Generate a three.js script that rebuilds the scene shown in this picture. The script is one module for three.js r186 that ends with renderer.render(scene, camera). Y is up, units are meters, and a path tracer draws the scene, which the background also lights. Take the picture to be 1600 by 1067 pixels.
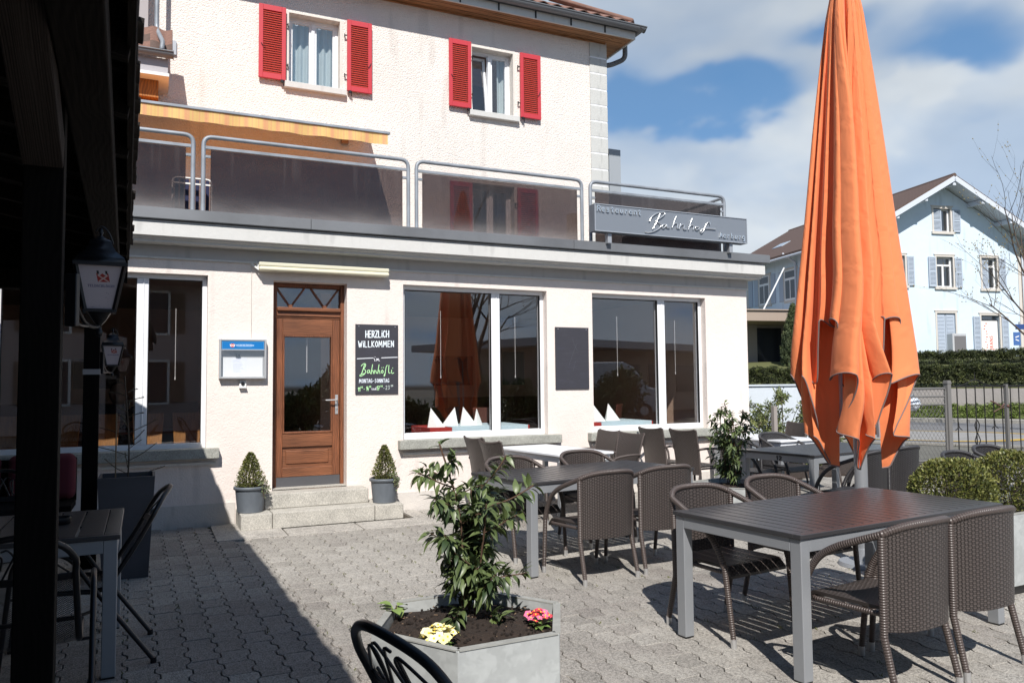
import * as THREE from 'three';
import { mergeGeometries } from 'three/addons/utils/BufferGeometryUtils.js';
import { RoundedBoxGeometry } from 'three/addons/geometries/RoundedBoxGeometry.js';
import { MarchingCubes } from 'three/addons/objects/MarchingCubes.js';

// ---------------------------------------------------------------- camera, sky, sun, exposure
const scene = new THREE.Scene();
const camera = new THREE.PerspectiveCamera(47.24, 1024 / 682, 0.05, 600);
camera.rotation.order = 'YXZ';
camera.position.set(0, 1.5, 9.1965);
camera.rotation.set(0.05525, -0.43341, -0.00968);
scene.add(camera);

const renderer = new THREE.WebGLRenderer({ antialias: true });
renderer.setSize(1024, 682);
renderer.toneMapping = THREE.LinearToneMapping;
renderer.toneMappingExposure = 1.28;
renderer.shadowMap.enabled = true;

const SUN_EL = 45.5 * Math.PI / 180, SUN_TAN = 0.38;
const sunDir = new THREE.Vector3(-SUN_TAN, 0, 1).normalize().multiplyScalar(Math.cos(SUN_EL)).setY(Math.sin(SUN_EL));
const sun = new THREE.DirectionalLight(new THREE.Color(1, 0.955, 0.90), 4.75);
sun.position.copy(sunDir).multiplyScalar(60).add(new THREE.Vector3(6, 0, 0));
sun.target.position.set(6, 0, 0);
sun.castShadow = true;
sun.shadow.mapSize.set(4096, 4096);
Object.assign(sun.shadow.camera, { left: -32, right: 32, top: 32, bottom: -32, near: 1, far: 140 });
scene.add(sun, sun.target);

// ---------------------------------------------------------------- random numbers and noise
function rng(seed) {
  let a = seed >>> 0;
  return () => { a = (a + 0x6d2b79f5) | 0; let t = Math.imul(a ^ (a >>> 15), 1 | a); t = (t + Math.imul(t ^ (t >>> 7), 61 | t)) ^ t; return ((t ^ (t >>> 14)) >>> 0) / 4294967296; };
}
const R0 = rng(77);
const rr = (a, b, r = R0) => a + (b - a) * r();
const lerp = (a, b, t) => a + (b - a) * t, clamp = (x, a = 0, b = 1) => Math.min(b, Math.max(a, x));
const smooth = (a, b, x) => { const t = clamp((x - a) / (b - a)); return t * t * (3 - 2 * t); };
const TAB = new Float32Array(65536); { const r = rng(5); for (let i = 0; i < 65536; i++) TAB[i] = r(); }
const hash2 = (x, y, s = 0) => TAB[(Math.imul(x, 374761393) ^ Math.imul(y, 668265263) ^ Math.imul(s + 1, 974634777)) >>> 7 & 65535];
// tileable value noise: period p cells
function vnoise(x, y, p, s) {
  const xi = Math.floor(x), yi = Math.floor(y), fx = x - xi, fy = y - yi, u = fx * fx * (3 - 2 * fx), v = fy * fy * (3 - 2 * fy);
  const m = (n) => ((n % p) + p) % p, x0 = m(xi), x1 = m(xi + 1), y0 = m(yi), y1 = m(yi + 1);
  return lerp(lerp(hash2(x0, y0, s), hash2(x1, y0, s), u), lerp(hash2(x0, y1, s), hash2(x1, y1, s), u), v);
}
function fbm(u, v, base, oct, s = 0, gain = 0.5) {
  let a = 1, sum = 0, n = 0, p = base;
  for (let i = 0; i < oct; i++) { sum += a * vnoise(u * p, v * p, p, s + i * 13); n += a; a *= gain; p *= 2; }
  return sum / n;
}
// nearest-point distance in a jittered grid, tileable
function cell(u, v, p, s) {
  const x = u * p, y = v * p, xi = Math.floor(x), yi = Math.floor(y), m = (n) => ((n % p) + p) % p;
  let d1 = 9, id = 0;
  for (let j = -1; j <= 1; j++) for (let i = -1; i <= 1; i++) {
    const a = m(xi + i), b = m(yi + j), dx = xi + i + hash2(a, b, s) - x, dy = yi + j + hash2(a, b, s + 7) - y, d = dx * dx + dy * dy;
    if (d < d1) { d1 = d; id = hash2(a, b, s + 3); }
  }
  return [Math.sqrt(d1), id];
}
function tex(n, fn, { srgb = false, rep = 1, n2 = n } = {}) {
  const data = new Uint8Array(n * n2 * 4);
  for (let y = 0; y < n2; y++) for (let x = 0; x < n; x++) {
    const c = fn(x / n, y / n2), o = (y * n + x) * 4;
    if (typeof c === 'number') data[o] = data[o + 1] = data[o + 2] = clamp(c) * 255; else for (let k = 0; k < 3; k++) data[o + k] = clamp(c[k]) * 255;
    data[o + 3] = 255;
  }
  const t = new THREE.DataTexture(data, n, n2, THREE.RGBAFormat, THREE.UnsignedByteType);
  t.wrapS = t.wrapT = THREE.RepeatWrapping; t.magFilter = THREE.LinearFilter; t.minFilter = THREE.LinearMipmapLinearFilter; t.generateMipmaps = true;
  t.repeat.set(rep, rep);
  if (srgb) t.colorSpace = THREE.SRGBColorSpace;
  t.needsUpdate = true;
  return t;
}

// ---------------------------------------------------------------- the sky: blue with soft grey and white cloud, computed for every direction
{
  const W = 2048, H = 1024, data = new Float32Array(W * H * 4);
  const D3 = (x, y, z, s) => { // value noise in 3-D
    const xi = Math.floor(x), yi = Math.floor(y), zi = Math.floor(z), f = (t) => t * t * (3 - 2 * t), fx = f(x - xi), fy = f(y - yi), fz = f(z - zi);
    const h = (i, j, k) => hash2(xi + i + (zi + k) * 57, yi + j - (zi + k) * 31, s);
    return lerp(lerp(lerp(h(0, 0, 0), h(1, 0, 0), fx), lerp(h(0, 1, 0), h(1, 1, 0), fx), fy), lerp(lerp(h(0, 0, 1), h(1, 0, 1), fx), lerp(h(0, 1, 1), h(1, 1, 1), fx), fy), fz);
  };
  const F3 = (x, y, z, o, s) => { let a = 1, t = 0, n = 0; for (let i = 0; i < o; i++) { t += a * D3(x, y, z, s + i * 11); n += a; a *= 0.52; x *= 2.03; y *= 2.03; z *= 2.03; } return t / n; };
  // where the sky clears: [azimuth from the facade normal, elevation] in degrees, size, depth
  const gaps = [[34.6, 20.4, 3.0, 1.7, 1.2], [38.5, 19.4, 3.0, 1.5, 1.25], [42.6, 20.2, 3.4, 1.8, 1.25], [32.6, 22.0, 2.2, 1.3, 0.8], [55, 21, 5.5, 2.0, 0.95], [48, 23.6, 4, 1.3, 0.7], [37, 23.5, 4, 0.8, 0.35]];
  for (let r = 0; r < H; r++) {
    const el = ((r + 0.5) / H - 0.5) * Math.PI, y = Math.sin(el), ce = Math.cos(el);
    for (let c = 0; c < W; c++) {
      const az = ((c + 0.5) / W - 0.5) * 2 * Math.PI, x = Math.cos(az) * ce, z = Math.sin(az) * ce, o = (r * W + c) * 4;
      const yy = Math.max(y, 0.0), t = Math.pow(1 - yy, 2);
      const blue = [lerp(0.03, 0.27, t), lerp(0.125, 0.61, t), lerp(0.32, 1.12, t)];
      const px = x / (yy + 0.35), pz = z / (yy + 0.35);
      const warp = F3(x * 3, y * 3, z * 3, 3, 91) - 0.5;
      let n = F3(px * 2.6 + warp * 1.4, y * 3.2, pz * 2.6 + warp, 6, 3), fine = F3(px * 7 + 9, y * 12, pz * 7, 5, 40);
      let cover = smooth(0.40, 0.60, n * 0.72 + fine * 0.28 + 0.10 * t - 0.02);
      const A = Math.atan2(x, -z) * 57.2958, E = el * 57.2958;
      // the front half holds the broad cloud seen over the street; overhead and behind is mostly clear
      const front = smooth(-20, 10, A) * smooth(120, 80, A) * smooth(45, 32, E);
      cover = lerp(cover * lerp(0.75, 0.3, smooth(10, 40, E)), Math.max(cover, 0.62 + 0.38 * smooth(0.3, 0.6, n)), front);
      let open = 0;
      for (const [ga, ge, sa, se, k] of gaps) open += k * Math.exp(-(((A - ga) / sa) ** 2) - ((E - ge - 7 * (n - 0.5) - 5 * (fine - 0.5)) / se) ** 2);
      cover *= 1 - smooth(0.10, 0.95, open * (0.35 + 1.15 * (1 - fine))) * (0.90 + 0.3 * (n - 0.5)) * front;
      const low = smooth(24, 8, E);
      const shade = lerp(0.50, 0.80, clamp(0.36 + 1.15 * (F3(px * 3.4 + 4, y * 6, pz * 3.4, 5, 60) - 0.35)));
      const lum = lerp(shade * 1.20, shade * 1.38, low);
      const cloud = [lum * lerp(0.80, 0.93, shade), lum * lerp(0.93, 0.99, shade), lum * lerp(1.10, 1.03, shade)];
      for (let k = 0; k < 3; k++) data[o + k] = y < 0 ? 0.16 : lerp(blue[k], cloud[k], cover);
      data[o + 3] = 1;
    }
  }
  const sky = new THREE.DataTexture(data, W, H, THREE.RGBAFormat, THREE.FloatType);
  sky.mapping = THREE.EquirectangularReflectionMapping; sky.magFilter = THREE.LinearFilter; sky.needsUpdate = true;
  scene.background = sky; scene.environment = sky;
  scene.backgroundIntensity = scene.environmentIntensity = 0.68;
}

// ---------------------------------------------------------------- geometry helpers
const V = (x, y, z) => new THREE.Vector3(x, y, z);
const plainAttr = (g) => { const n = g.index ? g.toNonIndexed() : g; for (const k of Object.keys(n.attributes)) if (!['position', 'normal', 'uv'].includes(k)) n.deleteAttribute(k); n.morphAttributes = {}; return n; };
// texture coordinates in metres, by the face's main direction
function uvm(g, s = 1, ou = 0, ov = 0) {
  g = plainAttr(g);
  const p = g.attributes.position, n = g.attributes.normal, uv = new Float32Array(p.count * 2);
  for (let i = 0; i < p.count; i++) {
    const ax = Math.abs(n.getX(i)), ay = Math.abs(n.getY(i)), az = Math.abs(n.getZ(i));
    const [u, v] = ay >= ax && ay >= az ? [p.getX(i), p.getZ(i)] : ax >= az ? [p.getZ(i), p.getY(i)] : [p.getX(i), p.getY(i)];
    uv[2 * i] = u * s + ou; uv[2 * i + 1] = v * s + ov;
  }
  g.setAttribute('uv', new THREE.BufferAttribute(uv, 2));
  return g;
}
const merge = (list) => { const l = list.flat().filter(Boolean).map(plainAttr); for (const g of l) if (!g.attributes.uv) g.setAttribute('uv', new THREE.BufferAttribute(new Float32Array(g.attributes.position.count * 2), 2)); return l.length === 1 ? l[0] : mergeGeometries(l, false); };
function place(g, x = 0, y = 0, z = 0, rx = 0, ry = 0, rz = 0) { const m = new THREE.Matrix4().makeRotationFromEuler(new THREE.Euler(rx, ry, rz, 'YXZ')).setPosition(x, y, z); return g.applyMatrix4(m); }
const bx = (w, h, d, x = 0, y = 0, z = 0, rx = 0, ry = 0, rz = 0) => place(uvm(new THREE.BoxGeometry(w, h, d)), x, y, z, rx, ry, rz);
const bb = (x0, y0, z0, x1, y1, z1) => { const g = new THREE.BoxGeometry(Math.abs(x1 - x0), Math.abs(y1 - y0), Math.abs(z1 - z0)); g.translate((x0 + x1) / 2, (y0 + y1) / 2, (z0 + z1) / 2); return uvm(g); };
const rb = (w, h, d, r, x = 0, y = 0, z = 0, rx = 0, ry = 0, rz = 0, seg = 2) => place(uvm(new RoundedBoxGeometry(w, h, d, seg, r)), x, y, z, rx, ry, rz);
const rbb = (x0, y0, z0, x1, y1, z1, r = 0.006, seg = 2) => { const g = new RoundedBoxGeometry(x1 - x0, y1 - y0, z1 - z0, seg, r); g.translate((x0 + x1) / 2, (y0 + y1) / 2, (z0 + z1) / 2); return uvm(g); };
const cyl = (r0, r1, h, x = 0, y = 0, z = 0, seg = 16, rx = 0, ry = 0, rz = 0) => place(new THREE.CylinderGeometry(r1, r0, h, seg), x, y, z, rx, ry, rz); // r0 below, r1 above
const sph = (r, x, y, z, w = 14, h = 10) => new THREE.SphereGeometry(r, w, h).translate(x, y, z);
function tube(pts, r, seg = 24, rad = 8, tension = 0.5, closed = false) {
  const c = new THREE.CatmullRomCurve3(pts.map((p) => p.isVector3 ? p : V(...p)), closed, 'catmullrom', tension);
  const g = new THREE.TubeGeometry(c, seg, r, rad, closed);
  const len = c.getLength(), uv = g.attributes.uv;
  for (let i = 0; i < uv.count; i++) uv.setXY(i, uv.getX(i) * len, uv.getY(i) * r * 6.283);
  if (closed) return g;
  return merge([g, sph(r * 0.99, ...c.getPoint(0).toArray(), rad, 4), sph(r * 0.99, ...c.getPoint(1).toArray(), rad, 4)]);
}
// straight tube through corners that are rounded with radius k
function pipe(pts, r, k = 0.05, rad = 8, seg = 5) {
  const P = pts.map((p) => V(...p)), out = [];
  P.forEach((p, i) => {
    if (i === 0 || i === P.length - 1) return out.push(p);
    const a = P[i - 1].clone().sub(p), b = P[i + 1].clone().sub(p), q = Math.min(k, a.length() * 0.45, b.length() * 0.45);
    const s = p.clone().addScaledVector(a.normalize(), q), e = p.clone().addScaledVector(b.normalize(), q);
    for (let j = 0; j <= seg; j++) { const t = j / seg; out.push(s.clone().multiplyScalar((1 - t) ** 2).addScaledVector(p, 2 * t * (1 - t)).addScaledVector(e, t * t)); }
  });
  const path = new THREE.CurvePath();
  for (let i = 1; i < out.length; i++) path.add(new THREE.LineCurve3(out[i - 1], out[i]));
  // rings by hand along the bent line, so that corners stay round and straight parts cost little
  const pos = [], nor = [], uv = [], idx = []; let N = V(0, 0, 0), along = 0;
  out.forEach((p, i) => {
    const t = (out[Math.min(i + 1, out.length - 1)].clone().sub(out[Math.max(i - 1, 0)])).normalize();
    if (i === 0) { N = Math.abs(t.y) < 0.9 ? V(0, 1, 0) : V(1, 0, 0); }
    N.addScaledVector(t, -N.dot(t)).normalize();
    const B = t.clone().cross(N);
    if (i) along += p.distanceTo(out[i - 1]);
    for (let j = 0; j <= rad; j++) { const a = j / rad * Math.PI * 2, d = N.clone().multiplyScalar(Math.cos(a)).addScaledVector(B, Math.sin(a)); pos.push(...p.clone().addScaledVector(d, r).toArray()); nor.push(...d.toArray()); uv.push(along, a * r); }
    if (i) for (let j = 0; j < rad; j++) { const q = i * (rad + 1) + j, o = q - rad - 1; idx.push(o, o + 1, q, q, o + 1, q + 1); }
  });
  const g = new THREE.BufferGeometry();
  g.setAttribute('position', new THREE.Float32BufferAttribute(pos, 3)); g.setAttribute('normal', new THREE.Float32BufferAttribute(nor, 3)); g.setAttribute('uv', new THREE.Float32BufferAttribute(uv, 2)); g.setIndex(idx);
  const cap = (p) => sph(r * 0.99, p.x, p.y, p.z, rad, 4);
  return merge([g, cap(out[0]), cap(out[out.length - 1])]);
}
// a bar of w (sideways) by h (upwards) from a to b
function bar(a, b, w, h, round = 0) {
  a = a.isVector3 ? a : V(...a); b = b.isVector3 ? b : V(...b);
  const L = a.distanceTo(b), g = round ? new RoundedBoxGeometry(w, h, L, 2, round) : new THREE.BoxGeometry(w, h, L);
  const u = uvm(g), o = new THREE.Object3D(); o.position.copy(a).lerp(b, 0.5); o.up.set(0, 1, 0); if (Math.abs(b.clone().sub(a).normalize().y) > 0.98) o.up.set(0, 0, 1);
  o.lookAt(b); o.updateMatrix();
  return u.applyMatrix4(o.matrix);
}
// a sheet from a grid of points: f(u, v) -> Vector3; thickness t along the normal when given
function sheet(f, nu, nv, t = 0, us = 1, vs = 1) {
  const mk = (off, flip) => {
    const pos = [], uv = [], idx = [];
    for (let j = 0; j <= nv; j++) for (let i = 0; i <= nu; i++) {
      const u = i / nu, v = j / nv, p = f(u, v).clone();
      if (off) { const e = 1e-3, a = f(Math.min(1, u + e), v).clone().sub(f(Math.max(0, u - e), v)), b = f(u, Math.min(1, v + e)).clone().sub(f(u, Math.max(0, v - e))); const n = a.cross(b); if (n.lengthSq() > 1e-16) p.addScaledVector(n.normalize(), off); }
      pos.push(p.x, p.y, p.z); uv.push(u * us, v * vs);
    }
    for (let j = 0; j < nv; j++) for (let i = 0; i < nu; i++) { const a = j * (nu + 1) + i, b = a + 1, c = a + nu + 1, d = c + 1; flip ? idx.push(a, c, b, b, c, d) : idx.push(a, b, c, b, d, c); }
    const g = new THREE.BufferGeometry();
    g.setAttribute('position', new THREE.Float32BufferAttribute(pos, 3)); g.setAttribute('uv', new THREE.Float32BufferAttribute(uv, 2)); g.setIndex(idx); g.computeVertexNormals();
    return g;
  };
  if (!t) return mk(0, false);
  const A = mk(t / 2, false), B = mk(-t / 2, true), pa = A.attributes.position, pb = B.attributes.position, rim = [];
  const at = (p, i, j) => [p.getX(j * (nu + 1) + i), p.getY(j * (nu + 1) + i), p.getZ(j * (nu + 1) + i)];
  const loop = []; for (let i = 0; i <= nu; i++) loop.push([i, 0]); for (let j = 1; j <= nv; j++) loop.push([nu, j]); for (let i = nu - 1; i >= 0; i--) loop.push([i, nv]); for (let j = nv - 1; j >= 0; j--) loop.push([0, j]);
  for (let k = 0; k < loop.length - 1; k++) { const a = at(pa, ...loop[k]), b = at(pa, ...loop[k + 1]), c = at(pb, ...loop[k]), d = at(pb, ...loop[k + 1]); rim.push(...a, ...c, ...b, ...b, ...c, ...d); }
  const E = new THREE.BufferGeometry(); E.setAttribute('position', new THREE.Float32BufferAttribute(rim, 3)); E.computeVertexNormals(); E.setAttribute('uv', new THREE.BufferAttribute(new Float32Array(rim.length / 3 * 2), 2));
  return merge([A, B, E]);
}
const poly = (pts, depth, bevel = 0) => { const s = new THREE.Shape(pts.map((p) => new THREE.Vector2(...p))); return new THREE.ExtrudeGeometry(s, bevel ? { depth: depth - 2 * bevel, bevelEnabled: true, bevelSize: bevel, bevelThickness: bevel, bevelOffset: -bevel, bevelSegments: 1 } : { depth, bevelEnabled: false }).translate(0, 0, bevel); };

// ---------------------------------------------------------------- scene graph helpers
const names = new Map();
const numbered = (n) => { const k = names.get(n) || 0; names.set(n, k + 1); return k ? n + '_' + String(k).padStart(3, '0') : n; };
function obj(name, geos, mat, parent, label) {
  const m = new THREE.Mesh(Array.isArray(geos) ? merge(geos) : plainAttr(geos), mat);
  m.castShadow = m.receiveShadow = true;
  m.name = parent && parent !== scene ? name : numbered(name);
  (parent || scene).add(m);
  if (label) m.userData.label = label;
  return m;
}
function put(name, geo, mat, parent, x = 0, y = 0, z = 0, ry = 0, rx = 0, rz = 0) { // a mesh that shares its geometry
  const m = new THREE.Mesh(geo, mat); m.castShadow = m.receiveShadow = true; m.name = name; m.position.set(x, y, z); m.rotation.set(rx, ry, rz, 'YXZ'); parent.add(m); return m;
}
function tag(o, label, category, group) { o.userData.label = label; o.userData.category = category; if (group) o.userData.group = group; return o; }
function thing(name, label, category, [x, y, z] = [0, 0, 0], turn = 0, group) {
  const o = new THREE.Group(); o.name = numbered(name); scene.add(o); o.position.set(x, y, z); o.rotation.y = turn;
  return tag(o, label, category, group);
}
function part(name, parent, x = 0, y = 0, z = 0, ry = 0) { const o = new THREE.Group(); o.name = name; o.position.set(x, y, z); o.rotation.y = ry; parent.add(o); return o; }
function struct(name, geos, mat) { const m = obj(name, geos, mat); m.userData.kind = 'structure'; return m; }
const stuff = (m) => { m.userData.kind = 'stuff'; return m; };
function dup(root, [x, y, z], turn, label, group) { const r = root.clone(); r.name = numbered(root.name.replace(/_\d+$/, '')); scene.add(r); r.position.set(x, y, z); r.rotation.set(0, turn, 0); r.userData = { ...root.userData, label }; if (group) r.userData.group = group; return r; }

// ---------------------------------------------------------------- materials
const lin = (r, g, b) => new THREE.Color().setRGB(r, g, b);
const std = (r, g, b, rough = 0.7, o = {}) => new THREE.MeshStandardMaterial({ color: lin(r, g, b), roughness: rough, metalness: 0, ...o });
const phy = (r, g, b, rough, o) => new THREE.MeshPhysicalMaterial({ color: lin(r, g, b), roughness: rough, metalness: 0, ...o });
const W2 = { rep: 1 };
const T = {};
T.plasterB = tex(1024, (u, v) => 0.55 * fbm(u, v, 96, 3, 1) + 0.25 * fbm(u, v, 24, 2, 9) + 0.2 * fbm(u, v, 6, 2, 4));
T.plasterC = tex(512, (u, v) => { const a = fbm(u, v, 4, 5, 21), b = fbm(u, v, 64, 2, 33); const s = vnoise(u * 44, 1.6 * Math.sin(v * 6.283), 44, 41) * fbm(u, v, 3, 3, 47), k = 0.95 + 0.15 * (a - 0.5) + 0.05 * (b - 0.5) - 0.12 * smooth(0.38, 0.62, s); return [k, k * 0.995, k * 0.985]; });
T.roughB = tex(1024, (u, v) => { const w = 0.012 * (fbm(u, v, 24, 2, 5) - 0.5), [d] = cell(u + w, v - w, 52, 2), [e] = cell(u, v, 110, 8); return clamp(0.52 * (1 - d * 1.05) + 0.34 * (1 - e) + 0.30 * fbm(u, v, 150, 2, 3) - 0.05); });
T.graniteC = tex(512, (u, v) => { const [, a] = cell(u, v, 120, 4), [, b] = cell(u, v, 60, 6), c = fbm(u, v, 6, 4, 8), k = 0.62 + 0.34 * (a - 0.5) + 0.16 * (b - 0.5) + 0.22 * (c - 0.5); return [k, k * 0.985, k * 0.94]; });
T.stoneB = tex(512, (u, v) => 0.5 * fbm(u, v, 64, 3, 71) + 0.5 * fbm(u, v, 10, 3, 75));
T.paverC = tex(1024, (u, v) => { const [d, a] = cell(u, v, 150, 14), [, b] = cell(u, v, 70, 17), c = fbm(u, v, 5, 5, 18), e = fbm(u, v, 90, 2, 19), k = 0.70 + 0.40 * (a - 0.5) - 0.22 * smooth(0.45, 0.8, d) + 0.16 * (b - 0.5) + 0.30 * (c - 0.5) + 0.22 * (e - 0.5); return [k, k * 0.985, k * 0.955]; });
T.dirt = tex(512, (u, v) => { const k = 0.35 + 0.5 * fbm(u, v, 30, 4, 51) + 0.3 * (fbm(u, v, 4, 3, 57) - 0.5); return [k, k * 0.93, k * 0.82]; });
T.weaveC = tex(256, (u, v) => { // strands that pass over and under each other
  const nx = 8, ny = 8, x = u * nx, y = v * ny, i = Math.floor(x), j = Math.floor(y), fx = x - i - 0.5, fy = y - j - 0.5, over = (i + j) % 2 === 0;
  const h = over ? Math.cos(fx * 2.4) * (1 - smooth(0.36, 0.5, Math.abs(fy))) : 0.55 * Math.cos(fy * 2.4) * (1 - smooth(0.2, 0.34, Math.abs(fx)));
  const k = 0.30 + 0.72 * clamp(h) + 0.1 * (hash2(i, j, 3) - 0.5); return k; }, {});
T.weaveB = tex(256, (u, v) => {
  const nx = 8, ny = 8, x = u * nx, y = v * ny, i = Math.floor(x), j = Math.floor(y), fx = x - i - 0.5, fy = y - j - 0.5, over = (i + j) % 2 === 0;
  return over ? 0.35 + 0.65 * Math.cos(fx * 2.6) * (1 - smooth(0.3, 0.5, Math.abs(fy))) : 0.4 * Math.cos(fy * 2.4) * (1 - smooth(0.18, 0.4, Math.abs(fx))); });
T.wrapB = tex(64, (u, v) => 0.5 + 0.5 * Math.cos(u * Math.PI * 2 * 8), {});
T.woodC = tex(512, (u, v) => { const w = fbm(u, v, 3, 3, 61), g = fbm(u * 1, v, 2, 1, 3), s = Math.sin((u * 26 + w * 5 + g) * 6.283), f = vnoise(u * 200, v * 6, 200, 66); const k = 0.60 + 0.15 * s + 0.42 * (f - 0.5) + 0.45 * (w - 0.5); return [k, k * 0.96, k * 0.9]; });
T.zincC = tex(512, (u, v) => { const a = fbm(u, v, 5, 5, 81), b = fbm(u + 0.3 * a, v, 14, 4, 85), s = smooth(0.48, 0.66, b), k = 0.74 + 0.22 * (a - 0.5) + 0.09 * s - 0.04 + 0.08 * (fbm(u, v, 40, 3, 88) - 0.5); return [k, k * 1.005, k * 1.01]; });
T.fabricB = tex(256, (u, v) => 0.5 + 0.25 * Math.sin(u * 6.283 * 64) + 0.25 * Math.sin(v * 6.283 * 64));
T.crease = tex(512, (u, v) => 0.55 * vnoise(u * 34, 3 * Math.sin(v * 6.283), 34, 140) + 0.3 * fbm(u, v, 5, 4, 141) + 0.15 * vnoise(u * 90, 8 * Math.sin(v * 6.283), 90, 145));
T.mottle = tex(256, (u, v) => { const k = 0.78 + 0.44 * (fbm(u, v, 6, 5, 95) - 0.5); return k; });
T.barkB = tex(256, (u, v) => 0.6 * fbm(u, v * 0.25, 24, 3, 44) + 0.4 * fbm(u, v, 12, 3, 45));
T.asphaltC = tex(512, (u, v) => 0.72 + 0.4 * (fbm(u, v, 160, 2, 15) - 0.5) + 0.3 * (fbm(u, v, 5, 4, 16) - 0.5));
const rep = (t, a, b = a) => { const c = t.clone(); c.repeat.set(a, b); c.needsUpdate = true; return c; };

const M = {};
M.plaster = std(0.80, 0.72, 0.675, 0.95, { map: rep(T.plasterC, 0.3), bumpMap: rep(T.plasterB, 0.9), bumpScale: 0.006 });
M.roughcast = std(0.81, 0.755, 0.71, 0.95, { map: rep(T.plasterC, 0.25), bumpMap: rep(T.roughB, 0.82), bumpScale: 0.0115 });
M.reveal = std(0.72, 0.68, 0.63, 0.9, { map: rep(T.plasterC, 0.5), bumpMap: rep(T.plasterB, 1.4), bumpScale: 0.003 });
M.plinth = std(0.62, 0.585, 0.55, 0.95, { map: rep(T.plasterC, 0.6), bumpMap: rep(T.plasterB, 1), bumpScale: 0.005 });
M.greyTrim = std(0.47, 0.46, 0.45, 0.8, { map: rep(T.plasterC, 0.4) });
M.paleTrim = std(0.60, 0.60, 0.585, 0.75, { map: rep(T.plasterC, 0.5), bumpMap: rep(T.plasterB, 1), bumpScale: 0.002 });
M.sheet = std(0.215, 0.225, 0.24, 0.55, { map: rep(T.mottle, 0.5), metalness: 0.3 });
M.quoin = std(0.55, 0.56, 0.545, 0.85, { map: rep(T.plasterC, 0.7), bumpMap: rep(T.plasterB, 1), bumpScale: 0.003 });
M.granite = std(0.66, 0.64, 0.60, 0.85, { map: rep(T.graniteC, 1.6), bumpMap: rep(T.stoneB, 2), bumpScale: 0.004 });
M.sill = std(0.52, 0.53, 0.50, 0.85, { map: rep(T.graniteC, 1.8), bumpMap: rep(T.stoneB, 2), bumpScale: 0.003 });
M.white = std(0.80, 0.81, 0.83, 0.35);
M.whitePaint = std(0.78, 0.78, 0.76, 0.5);
M.glass = phy(1, 1, 1, 0, { transmission: 1, thickness: 0, ior: 1.85, transparent: false });
M.tint = phy(0.33, 0.285, 0.27, 0.02, { transmission: 0.97, thickness: 0, ior: 1.5 });
M.steelGrey = std(0.36, 0.38, 0.41, 0.45, { metalness: 0.35 });
M.galv = std(0.33, 0.36, 0.40, 0.5, { metalness: 0.2, map: rep(T.mottle, 1.5) });
M.shutter = std(0.50, 0.035, 0.05, 0.55);
M.louvre = std(0.47, 0.045, 0.032, 0.6);
M.iron = std(0.02, 0.02, 0.022, 0.5, { metalness: 0.4 });
M.wood = std(0.29, 0.105, 0.046, 0.5, { map: rep(T.woodC, 2.2, 1.1), bumpMap: rep(T.woodC, 2.2, 1.1), bumpScale: 0.0012 });
M.woodH = std(0.31, 0.12, 0.055, 0.5, { map: (() => { const c = rep(T.woodC, 2.2, 1.1); c.rotation = Math.PI / 2; return c; })() });
M.soffit = std(0.52, 0.27, 0.13, 0.75, { map: (() => { const c = rep(T.woodC, 1, 0.6); c.rotation = Math.PI / 2; return c; })() });
M.tile = std(0.27, 0.15, 0.115, 0.85, { map: rep(T.mottle, 2), bumpMap: rep(T.stoneB, 3), bumpScale: 0.004 });
M.tileB = std(0.135, 0.088, 0.072, 0.85, { map: rep(T.mottle, 2) });
M.slate = std(0.022, 0.024, 0.030, 0.6, { map: rep(T.mottle, 1.5) });
M.soil = std(0.075, 0.052, 0.042, 1, { map: rep(T.dirt, 3), bumpMap: rep(T.dirt, 5), bumpScale: 0.03 });
M.potGrey = std(0.14, 0.16, 0.185, 0.5, { map: rep(T.mottle, 2) });
M.zinc = std(0.56, 0.58, 0.57, 0.6, { map: rep(T.zincC, 1.3), metalness: 0.15 });
M.zincRim = std(0.42, 0.42, 0.39, 0.7, { map: rep(T.zincC, 3) });
M.darkPlanter = std(0.075, 0.076, 0.088, 0.55, { map: rep(T.mottle, 1) });
M.frame = std(0.315, 0.33, 0.35, 0.42, { metalness: 0.35 });
M.slat = std(0.042, 0.041, 0.044, 0.30, { bumpMap: rep(T.woodC, 4, 2), bumpScale: 0.0006 });
M.weave = std(0.092, 0.075, 0.069, 0.40, { map: rep(T.weaveC, 7, 7), bumpMap: rep(T.weaveB, 7, 7), bumpScale: 0.005 });
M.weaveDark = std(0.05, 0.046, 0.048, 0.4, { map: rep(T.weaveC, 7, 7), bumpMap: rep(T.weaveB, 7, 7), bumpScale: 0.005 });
M.wrap = std(0.080, 0.062, 0.056, 0.38, { bumpMap: rep(T.wrapB, 10, 1), bumpScale: 0.003 });
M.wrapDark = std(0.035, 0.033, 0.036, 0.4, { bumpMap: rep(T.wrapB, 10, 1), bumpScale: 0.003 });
M.alu = std(0.62, 0.62, 0.62, 0.35, { metalness: 0.7 });
M.tableWhite = std(0.78, 0.80, 0.83, 0.3);
M.black = std(0.012, 0.012, 0.013, 0.4);
M.blackMetal = std(0.016, 0.016, 0.018, 0.32, { metalness: 0.3 });
M.darkWood = phy(0.012, 0.010, 0.009, 0.9, { specularIntensity: 0.2, map: rep(T.woodC, 1.5, 0.8), bumpMap: rep(T.woodC, 1.5, 0.8), bumpScale: 0.002 });
M.postWood = phy(0.006, 0.0052, 0.005, 0.9, { specularIntensity: 0.25, map: rep(T.woodC, 2, 1) });
M.beamWood = phy(0.050, 0.042, 0.040, 0.9, { specularIntensity: 0.3, map: rep(T.woodC, 5, 0.5), bumpMap: rep(T.woodC, 5, 0.5), bumpScale: 0.002 });
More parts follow.
